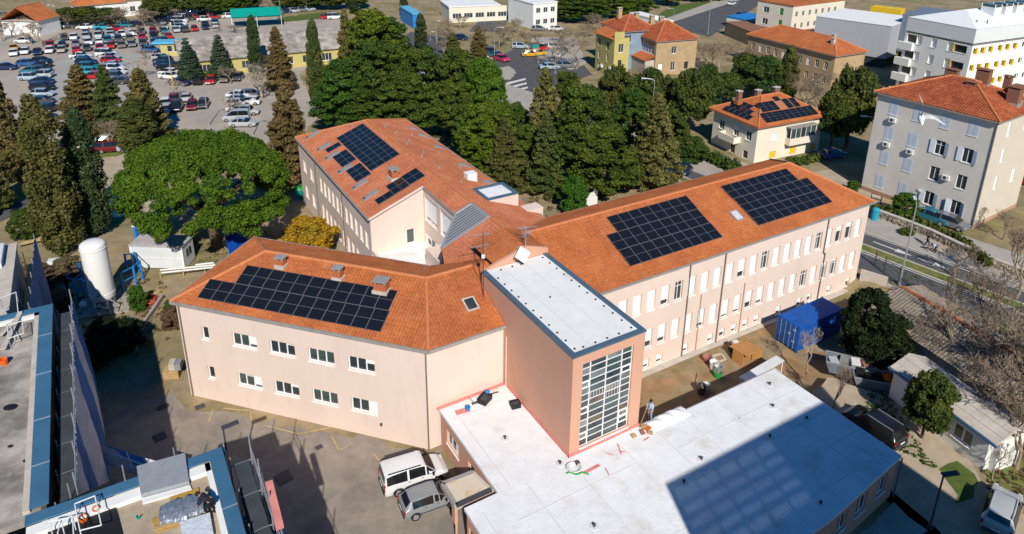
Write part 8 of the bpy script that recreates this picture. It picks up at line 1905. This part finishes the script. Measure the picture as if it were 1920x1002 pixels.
HS = thing('hose_coil', 'coiled white and green hose beside the stair tower corner', 'hose', gp(1076, 880, zA)); p = gp(1076, 880, zA)
b = MB()
for k in range(4):
    pts = [(p.x + (0.34 + .05 * k) * math.cos(a), p.y + (0.3 + .04 * k) * math.sin(a), p.z + .05 + .04 * k) for a in np.linspace(0, 2 * math.pi, 15)]; b.path(pts, .03, 5)
b.build('coil', M['cabin'], HS); b = MB(); b.path([(p.x - .5 + .2 * i, p.y - .4 + .1 * math.sin(i * 1.5), p.z + .05) for i in range(8)], .05, 5); b.build('green_end', M['green'], HS); MB().box((p.x + .25, p.y + .4, p.z + .1), (.3, .25, .2), 0, .5).build('coupling', M['dark'], HS)
STn = [(((1094, 888), (1124, 872)), .2, 'wide'), (((1135, 878), (1142, 891)), .06, 'thin diagonal'), (((1138, 850), (1150, 853)), .05, 'short upper'), (((1158, 833), (1165, 852)), .08, 'upright left'), (((1163, 847), (1172, 848)), .07, 'short right'), (((1208, 826), (1217, 820)), .08, 'far right')]
for (a, c), w, nm_ in STn: tag(MB().bar(gp(*a, zA + .03), gp(*c, zA + .03), w, .04).build('foam_strip', M['pink'], None), f'{nm_} pink strip lying on the white roof before the stair tower', 'strip')
for k, (x, y, m_) in enumerate(((1208, 801, 'wood'), (1216, 806, 'orange'), (1204, 812, 'dusky'), (1219, 813, 'wood'), (1188, 819, 'yelmark'))): p = gp(x, y, zA); tag(MB().box((p.x, p.y, p.z + .08), (.5 - .05 * k, .28, .14), 0, k * .9).build('debris_piece', M[m_], None), f'{["brown", "orange", "dusky pink", "second brown", "small yellow"][k]} offcut near the worker on the white roof', 'offcut')
# rooftop aerials
AN = thing('roof_antenna', 'tall mast with television aerials standing on the near roof beside the stair tower', 'antenna', bw(21.9, 40.6, 9.5))
ab = bw(21.95, 40.9, 9.5); at = ab + Vector((0, 0, 5.6)); MB().tube(ab, at, .035, .03, 8).build('mast', M['dark'], AN)
def yagi(c, az, L, parent, n=8):
    d = Vector((math.cos(R(az)), math.sin(R(az)), 0)); s = Vector((-d.y, d.x, 0)); b = MB(); b.bar(c - d * L * .3, c + d * L * .7, .03)
    for i in range(n): p = c + d * (L * (-.28 + i / n)); b.bar(p - s * (.38 - .02 * i), p + s * (.38 - .02 * i), .015)
    b.build('aerial', M['steel'], parent)
yagi(at - Vector((0, 0, .1)), RB + 165, 1.9, AN); yagi(at - Vector((0, 0, 1.0)), RB + 175, 1.5, AN); MB().box(at - Vector((0, 0, 1.9)), (.25, .15, .3)).build('junction_box', M['cabin'], AN)
MB().bar(ab + Vector((0, 0, 2.2)), bw(22.5, 41.2, 11.3), .03).build('stay', M['steel'], AN)
GA = thing('gable_antenna', 'cluster of aerials on the gable upstand behind the stair tower', 'antenna', bw(26.4, 42.3, 12.3)); g0 = bw(26.4, 42.25, 12.2); MB().tube(g0, g0 + Vector((0, 0, 1.7)), .04, .03, 8).build('mast', M['steel'], GA)
for z, a in ((1.6, 20), (1.3, 110), (1.0, 60)): yagi(g0 + Vector((0, 0, z)), a, 1.5, GA, 6)
DH = thing('flat_antenna', 'white diamond shaped flat antenna in front of the gable upstand', 'antenna', bw(25.6, 41.5, 11.2)); dc = bw(25.55, 41.3, 12.15); Mx = frame(dc, RB) @ Matrix.Rotation(R(-28), 4, 'X') @ Matrix.Rotation(R(45), 4, 'Y')
MB(Mx).bx(-.48, .48, -.05, .05, -.48, .48).build('panel', M['white'], DH); MB().tube(bw(25.55, 41.5, 11.1), bw(25.55, 41.42, 12.1), .05, .05, 8).build('post', M['dark'], DH)

# ------------------------------------------------------------------ lamp posts, wall, fence, bin
def lamp_post(label, p, h, arm, style='arm', mat='steel', group=None):
    t = thing('lamp_post', label, 'street lamp', p, group); p = Vector(p); top = p + Vector((0, 0, h)); MB().tube(p - Vector((0, 0, .2)), top, .09 if h > 5 else .06, .055, 8).build('pole', M[mat], t)
    MB().lathe(p, [(.2, -.05), (.18, .25), (.1, .3)], 10).build('base', M[mat], t)
    a = Vector(arm); 
    if style == 'arm':
        b = MB(); b.path([top, top + Vector((a.x * .3, a.y * .3, .25)), top + Vector((a.x, a.y, .35))], .04, 6); b.build('bracket', M[mat], t)
        e = top + Vector((a.x, a.y, .33)); d = a.normalized(); MB().bar(e, e + d * .75, .26, .13).build('lamp_head', M['cabin'], t)
    else:
        d = a.normalized(); MB().bar(top - d * .1 + Vector((0, 0, .04)), top + d * .95 + Vector((0, 0, .12)), .34, .09).build('lamp_head', M[mat], t)
    return t
lamp_post('tall grey lamp post rising beside the street at the right wing end', gp(1686, 536), 9.0, (.3, .9, 0))
lp = bw(3.2, 40.95, 0); lp = Vector((-18.1, 36.7, 0)); lamp_post('black flat headed lamp behind the near scaffold corner', lp, 6.1, (.85, .5, 0), 'flat', 'dark')
lamp_post('black flat headed lamp on the drive at the lower right', gp(1743, 990), 4.3, (.9, .1, 0), 'flat', 'dark')
def lamp_px(label, bx_, by_, ty, arm, style='arm', mat='steel', group='street lamps in the background'): p = gp(bx_, by_); lamp_post(label, p, height_to(p, ty), arm, style, mat, group)
lamp_px('street lamp above the pines left of the villa', 1219, 262, 152, (-1.3, .2, 0)); lamp_px('street lamp left of the grey apartment block', 1622, 335, 224, (-1.2, .3, 0)); lamp_px('lamp post left of the roundabout', 927, 112, 54, (1.4, 0, 0)); lamp_px('lamp post behind the yellow taxis', 1009, 118, 84, (.8, 0, 0)); lamp_px('tall lamp post by the upper road', 1327, 64, -6, (1.0, 0, 0)); lamp_px('white post in the far street left of the roundabout', 818, 84, 42, (.5, 0, 0)); lamp_px('lamp post at the back of the car park by the tiled shed', 110, 56, 12, (-1.0, 0, 0)); lamp_px('tall post beyond the teal tent', 527, 34, -10, (.6, 0, 0)); lamp_px('thin white post beside the silver car group', 474, 255, 190, (.4, 0, 0)); lamp_px('thin lamp post in the open gravel lot', 392, 236, 160, (.4, 0, 0)); lamp_px('bare post between the taxis and the yellow house', 1041, 137, 108, (.3, 0, 0)); lamp_px('low post left of the bright pine', 807, 76, 62, (.3, 0, 0)); lamp_px('curved lamp behind the white flat roofed hut', 1262, 44, 18, (-1.2, 0, 0))
p = gp(325, 163); BP = thing('banded_pole', 'pale pole with a yellow lower half by the parked cars', 'pole', p); MB().tube(p, p + Vector((0, 0, 2.4)), .13, .13, 8).build('yellow_sleeve', M['yellow'], BP); MB().tube(p + Vector((0, 0, 2.4)), p + Vector((0, 0, height_to(p, 98))), .09, .07, 8).build('shaft', M['steel'], BP)
# rubble wall along the pavement, stones one by one in depth
SW = thing('stone_wall', 'rough rubble stone wall between pavement and hedge', 'wall', gp(1720, 432))
Q = [gp(1640, 406), gp(1700, 428), gp(1745, 446), gp(1790, 468), gp(1860, 500), gp(1925, 524), gp(1990, 548)]
b = MB(); r = random.Random(9)
for a, c in zip(Q, Q[1:]):
    L = (c - a).length; n = int(L / .34); d = (c - a).normalized(); az = math.atan2(d.y, d.x)
    for lv in range(4):
        for i in range(n):
            p = a + d * (L * (i + r.uniform(.2, .8)) / n); s = Vector((-d.y, d.x, 0)); q_ = p - s * r.uniform(.0, .12)
            b.box((q_.x, q_.y, .1 + .21 * lv + r.uniform(-.04, .04)), (.3 * r.uniform(.7, 1.2), .4, .19 * r.uniform(.8, 1.15)), 0, az + r.uniform(-.25, .25))
b.build('stone', M['stone'], SW)['kind'] = 'stuff'
for a, c in zip(Q, Q[1:]): MB().bar((a.x, a.y, .98), (c.x, c.y, .98), .5, .12).build('coping', M['concl'], SW)
heap('tumbled stones at the foot of the rubble wall', gp(1768, 470), 1.4, .6, 'stone', 8, 'stones', 'stone_heap'); heap('second stone heap farther right at the rubble wall', gp(1800, 478), 1.2, .6, 'stone', 9, 'stones', 'stone_heap')
FN = thing('wire_fence', 'dark green fence posts with wire beside the retaining wall', 'fence', gp(1655, 512))
Q = [gp(1639, 500), gp(1657, 510), gp(1684, 530)]
for p in Q: MB().bar((p.x, p.y, -.2), (p.x, p.y, 1.9), .07).build('post', M['dark'], FN)
for a, c in zip(Q, Q[1:]):
    for z in (.5, 1.0, 1.5): MB().bar((a.x, a.y, z), (c.x, c.y, z), .02).build('wire', M['dark'], FN)
p = gp(1639, 412); BN = thing('recycling_bin', 'turquoise recycling bin on the pavement beside the rubble wall', 'bin', p); MB().lathe(p, [(.42, 0), (.45, .05), (.45, 1.35), (.4, 1.5), (.15, 1.62)], 16).build('body', pm('turquoise_bin', (.02, .30, .42), .5, .1, 2), BN); MB().lathe(p + Vector((0, 0, 1.1)), [(.47, 0), (.47, .08)], 16).build('band', M['blue'], BN)
GRn = thing('garden_gate', 'white and dark barrier at the corner of the grey block', 'gate', gp(1640, 380)); a, c = gp(1632, 380), gp(1650, 386)
for z in (.3, .7, 1.1): MB().bar((a.x, a.y, z), (c.x, c.y, z), .06, .12).build('bar', M['white'] if z != .7 else M['dark'], GRn)
for p in (a, c): MB().bar((p.x, p.y, -.1), (p.x, p.y, 1.3), .1).build('post', M['dark'], GRn)
WN = thing('white_boundary_wall', 'white curved boundary wall beside the roundabout', 'wall', gp(910, 120)); Q = [gp(893, 98), gp(905, 108), gp(915, 118), gp(921, 132)]
for a, c in zip(Q, Q[1:]): MB().bar((a.x, a.y, .7), (c.x, c.y, .7), .3, 1.5).build('wall_panel', M['whitew'], WN)
GL_ = thing('garden_wall', 'pale sunlit wall and gate beyond the rear eave of the right wing', 'wall', gp(1103, 385)); a, c = gp(1098, 392), gp(1118, 384); MB().bar((a.x, a.y, .9), (c.x, c.y, .9), .3, 2.0).build('wall_panel', M['whitew'], GL_)
p = gp(1004, 97); tag(MB().box((p.x, p.y, .9), (1.6, 1.2, 1.8)).build('green_kiosk', M['teal'], None), 'small green kiosk box behind the red van', 'kiosk')
FT = thing('ball_court_fence', 'white fence round the small green playing field', 'fence', gp(990, 30)); Q = [gp(968, 36), gp(985, 22), gp(1018, 22)]
for a, c in zip(Q, Q[1:]):
    for z in (.4, 1.1): MB().bar((a.x, a.y, z), (c.x, c.y, z), .12, .2).build('rail', M['white'], FT)
for p in Q: MB().bar((p.x, p.y, -.1), (p.x, p.y, 1.4), .16).build('post', M['white'], FT)
p = gp(644, 130); SG = thing('small_monument', 'small pale stone pillar with dark cap at the pine edge', 'pillar', p); MB().box((p.x, p.y, 1.2), (1.0, 1.0, 2.6)).build('shaft', M['concl'], SG); MB().box((p.x, p.y, 2.7), (1.3, 1.3, .35)).build('cap', M['dark'], SG)

# ------------------------------------------------------------------ people and the gull
def person(label, p, rz, pose, shirt, trousers, h=1.76, hairm='hair', skinm='skin'):
    t = thing('person', label, 'person', p, None, rz); s = h / 1.76
    J, E = pose
    def skin_obj(name, keys, edges, mat, grow, root):
        idx = {k: i for i, k in enumerate(keys)}
        me = bpy.data.meshes.new(name); me.from_pydata([tuple(Vector(J[k][0]) * s) for k in keys], [(idx[a], idx[b]) for a, b in edges if a in idx and b in idx], []); me.materials.append(M[mat])
        o = put(name, me, t); md = o.modifiers.new('skin', 'SKIN'); sv = me.skin_vertices[0].data
        for k in keys: rr_ = J[k][1] * s * grow; sv[idx[k]].radius = (rr_, rr_ * J[k][2] if len(J[k]) > 2 else rr_); sv[idx[k]].use_root = (k == root)
        o.modifiers.new('sub', 'SUBSURF').levels = 1; o.modifiers['sub'].render_levels = 1
        return o
    body = skin_obj('body', list(J), E, skinm, 1.0, 'pelvis')
    up = [k for k in J if k in ('pelvis', 'waist', 'chest', 'neckb', 'shl', 'shr', 'ell', 'elr')]
    skin_obj('shirt', up, E, shirt, 1.22, 'chest')
    lo = [k for k in J if k in ('pelvis', 'hipl', 'hipr', 'knl', 'knr', 'anl', 'anr')]
    skin_obj('trousers', lo, E, trousers, 1.25, 'pelvis')
    hd = Vector(J['head'][0]) * s; b = MB(); b.sphere(hd + Vector((-.015, 0, .035)) * s, .118 * s, 12, 8, 0, (1.0, .92, 1.0)); put('hair', meshof(b, 'hair', M[hairm]), t)
    b = MB(); f = Vector(J['head'][0]) * s; b.sphere(f + Vector((.11, 0, -.02)) * s, .02 * s, 6, 4); put('nose', meshof(b, 'nose', M[skinm]), t)
    for k, kf in (('anl', 'tol'), ('anr', 'tor')): a = Vector(J[k][0]) * s; c = Vector(J[kf][0]) * s; b = MB(); b.bar(a + Vector((-.07, 0, -.05)) * s, c + Vector((.04, 0, 0)) * s, .1 * s, .1 * s); put('shoe', meshof(b, 'shoe', M['black']), t)
    return t
EDG = [('pelvis', 'waist'), ('waist', 'chest'), ('chest', 'neckb'), ('neckb', 'neck'), ('neck', 'head'), ('head', 'crown'), ('neckb', 'shl'), ('shl', 'ell'), ('ell', 'wrl'), ('wrl', 'hal'), ('neckb', 'shr'), ('shr', 'elr'), ('elr', 'wrr'), ('wrr', 'har'), ('pelvis', 'hipl'), ('hipl', 'knl'), ('knl', 'anl'), ('anl', 'tol'), ('pelvis', 'hipr'), ('hipr', 'knr'), ('knr', 'anr'), ('anr', 'tor')] + [(w_, f'{w_}f{i}') for w_ in ('hal', 'har') for i in range(5)]
def hands(J):
    for w_, sg_ in (('hal', 1), ('har', -1)):
        c = Vector(J[w_][0]); d = (c - Vector(J['wrl' if w_ == 'hal' else 'wrr'][0])).normalized(); s = d.cross(Vector((1, 0, 0.2))).normalized()
        for i, (o, L) in enumerate(((-.03, .065), (-.011, .08), (.011, .085), (.03, .075), (.052, .045))): J[f'{w_}f{i}'] = (tuple(c + s * o * .8 + d * L + Vector((.02, 0, 0))), .009)
    return J
STAND = hands({'pelvis': ((0, 0, .96), .125, .8), 'waist': ((.01, 0, 1.1), .115, .8), 'chest': ((.02, 0, 1.3), .145, .8), 'neckb': ((0, 0, 1.43), .09), 'neck': ((.01, 0, 1.5), .055), 'head': ((.03, 0, 1.63), .095), 'crown': ((.02, 0, 1.73), .07), 'shl': ((0, .19, 1.41), .06), 'ell': ((.1, .27, 1.14), .045), 'wrl': ((.28, .2, 1.0), .03), 'hal': ((.35, .17, .97), .035), 'shr': ((0, -.19, 1.41), .06), 'elr': ((.08, -.27, 1.13), .045), 'wrr': ((.27, -.16, .95), .03), 'har': ((.34, -.12, .92), .035), 'hipl': ((0, .1, .9), .1), 'knl': ((.03, .12, .5), .065), 'anl': ((0, .13, .1), .045), 'tol': ((.15, .15, .03), .035), 'hipr': ((0, -.1, .9), .1), 'knr': ((-.02, -.12, .5), .065), 'anr': ((-.1, -.13, .1), .045), 'tor': ((.05, -.15, .03), .035)})
WALK = hands({**{k: v for k, v in STAND.items() if 'f' not in k[2:]}, 'wrl': ((.12, .27, .9), .03), 'hal': ((.16, .27, .82), .035), 'ell': ((-.02, .27, 1.13), .045), 'wrr': ((.18, -.26, .92), .03), 'har': ((.22, -.26, .85), .035), 'knl': ((.18, .1, .5), .065), 'anl': ((.2, .1, .1), .045), 'tol': ((.34, .1, .04), .035), 'anr': ((-.28, -.1, .14), .045), 'tor': ((-.16, -.1, .04), .035)})
BEND = hands({'pelvis': ((-.12, 0, .8), .125, .8), 'waist': ((.02, 0, .93), .115, .8), 'chest': ((.22, 0, 1.05), .145, .8), 'neckb': ((.35, 0, 1.1), .09), 'neck': ((.42, 0, 1.13), .055), 'head': ((.54, 0, 1.14), .095), 'crown': ((.6, 0, 1.2), .07), 'shl': ((.32, .19, 1.06), .06), 'ell': ((.42, .25, .78), .045), 'wrl': ((.55, .2, .52), .03), 'hal': ((.6, .18, .45), .035), 'shr': ((.32, -.19, 1.06), .06), 'elr': ((.4, -.26, .8), .045), 'wrr': ((.55, -.18, .55), .03), 'har': ((.6, -.16, .47), .035), 'hipl': ((-.1, .1, .76), .1), 'knl': ((.14, .16, .46), .065), 'anl': ((-.1, .16, .1), .045), 'tol': ((.06, .18, .03), .035), 'hipr': ((-.1, -.1, .76), .1), 'knr': ((.05, -.16, .44), .065), 'anr': ((-.22, -.18, .1), .045), 'tor': ((-.06, -.2, .03), .035)})
def pose(J): return (J, [(a, b_) for a, b_ in EDG if a in J and b_ in J])
wp_ = gp(1218, 788, zA)
person('worker in pale blue shirt and grey trousers holding a tool on the white roof', wp_, R(215), pose(STAND), 'shirtb', 'trous')
SHv = thing('shovel', 'long handled shovel held by the worker on the white roof', 'shovel', wp_); hp = wp_ + Vector((-.32, -.22, .92)); MB().tube(hp + Vector((.1, .1, .5)), wp_ + Vector((-.75, -.55, .06)), .022, .022, 6).build('handle', M['wood'], SHv); MB().box(wp_ + Vector((-.82, -.6, .05)), (.26, .3, .03), 0, .6).build('blade', M['steel'], SHv)
person('worker in black clothes bending over the foil bundle on the near block', gp(395, 965, zd), R(170), pose(BEND), 'navy', 'blackw')
person('pedestrian in dark clothes on the pavement by the rubble wall', gp(1737, 462), R(-40), pose(WALK), 'blackw', 'blackw')
person('pedestrian in pale top bending beside the rubble wall', gp(1750, 474), R(200), pose(BEND), 'shirtb', 'navy')
gb = Vector((0, 0, CAM_H)) + ((1727 - PCX) / FPX * RV - (222 - PCY) / FPX * UV + W_) * 20.0
GU = thing('seagull', 'white gull gliding with spread wings in front of the grey block', 'bird', gb)
bm_ = MB(); gd_ = Vector((-.35, -.9, -.25)).normalized(); gs_ = gd_.cross(Vector((0, 0, 1))).normalized()
prof = [(-.3, .015), (-.2, .05), (-.05, .085), (.1, .085), (.2, .055), (.26, .05), (.31, .035), (.36, .012)]
rg = []
for (x, r0) in prof:
    rg.append([bm_._a(gb + gd_ * x + gs_ * r0 * math.cos(a) + Vector((0, 0, r0 * math.sin(a)))) for a in np.linspace(0, 2 * math.pi, 11)[:-1]])
for A, B in zip(rg, rg[1:]):
    for i in range(10): bm_.f.append([A[i], A[(i + 1) % 10], B[(i + 1) % 10], B[i]]); bm_.m.append(0)
bm_.f.append(rg[0][::-1]); bm_.m.append(0); bm_.f.append(rg[-1][:]); bm_.m.append(0)
bm_.build('body', M['whitec'], GU, True)
def wing(sd_, pts):
    b = MB(); P = [gb + RV * x + UV * y - W_ * z for x, y, z in pts]; n = len(P)
    ch = [.17, .19, .15, .1, .03]; up = [gd_ * .0 for _ in P]
    for i in range(n - 1):
        a0, a1 = P[i] + gd_ * ch[i] * .4, P[i] - gd_ * ch[i] * .6; c0, c1 = P[i + 1] + gd_ * ch[i + 1] * .4, P[i + 1] - gd_ * ch[i + 1] * .6
        b.face([a0, c0, c1, a1]); z = Vector((0, 0, -.012)); b.face([a1 + z, c1 + z, c0 + z, a0 + z]); b.face([a0, a0 + z, c0 + z, c0]); b.face([a1, c1, c1 + z, a1 + z])
    b.build('wing', pm('gull_wing_grey', (.55, .56, .58), .8, .1, 5) if 'gullw' not in M else M['gullw'], GU)
wing(1, [(0, .03, 0), (.03, .22, .05), (.04, .42, .02), (-.02, .6, -.02), (-.05, .72, -.04)]); wing(-1, [(.02, .02, 0), (.2, .04, .05), (.38, 0, .02), (.55, -.1, 0), (.68, -.18, 0)])
b = MB(); b.tube(gb + gd_ * .36, gb + gd_ * .43 + Vector((0, 0, -.01)), .012, .003, 6); b.build('beak', M['yellow'], GU)
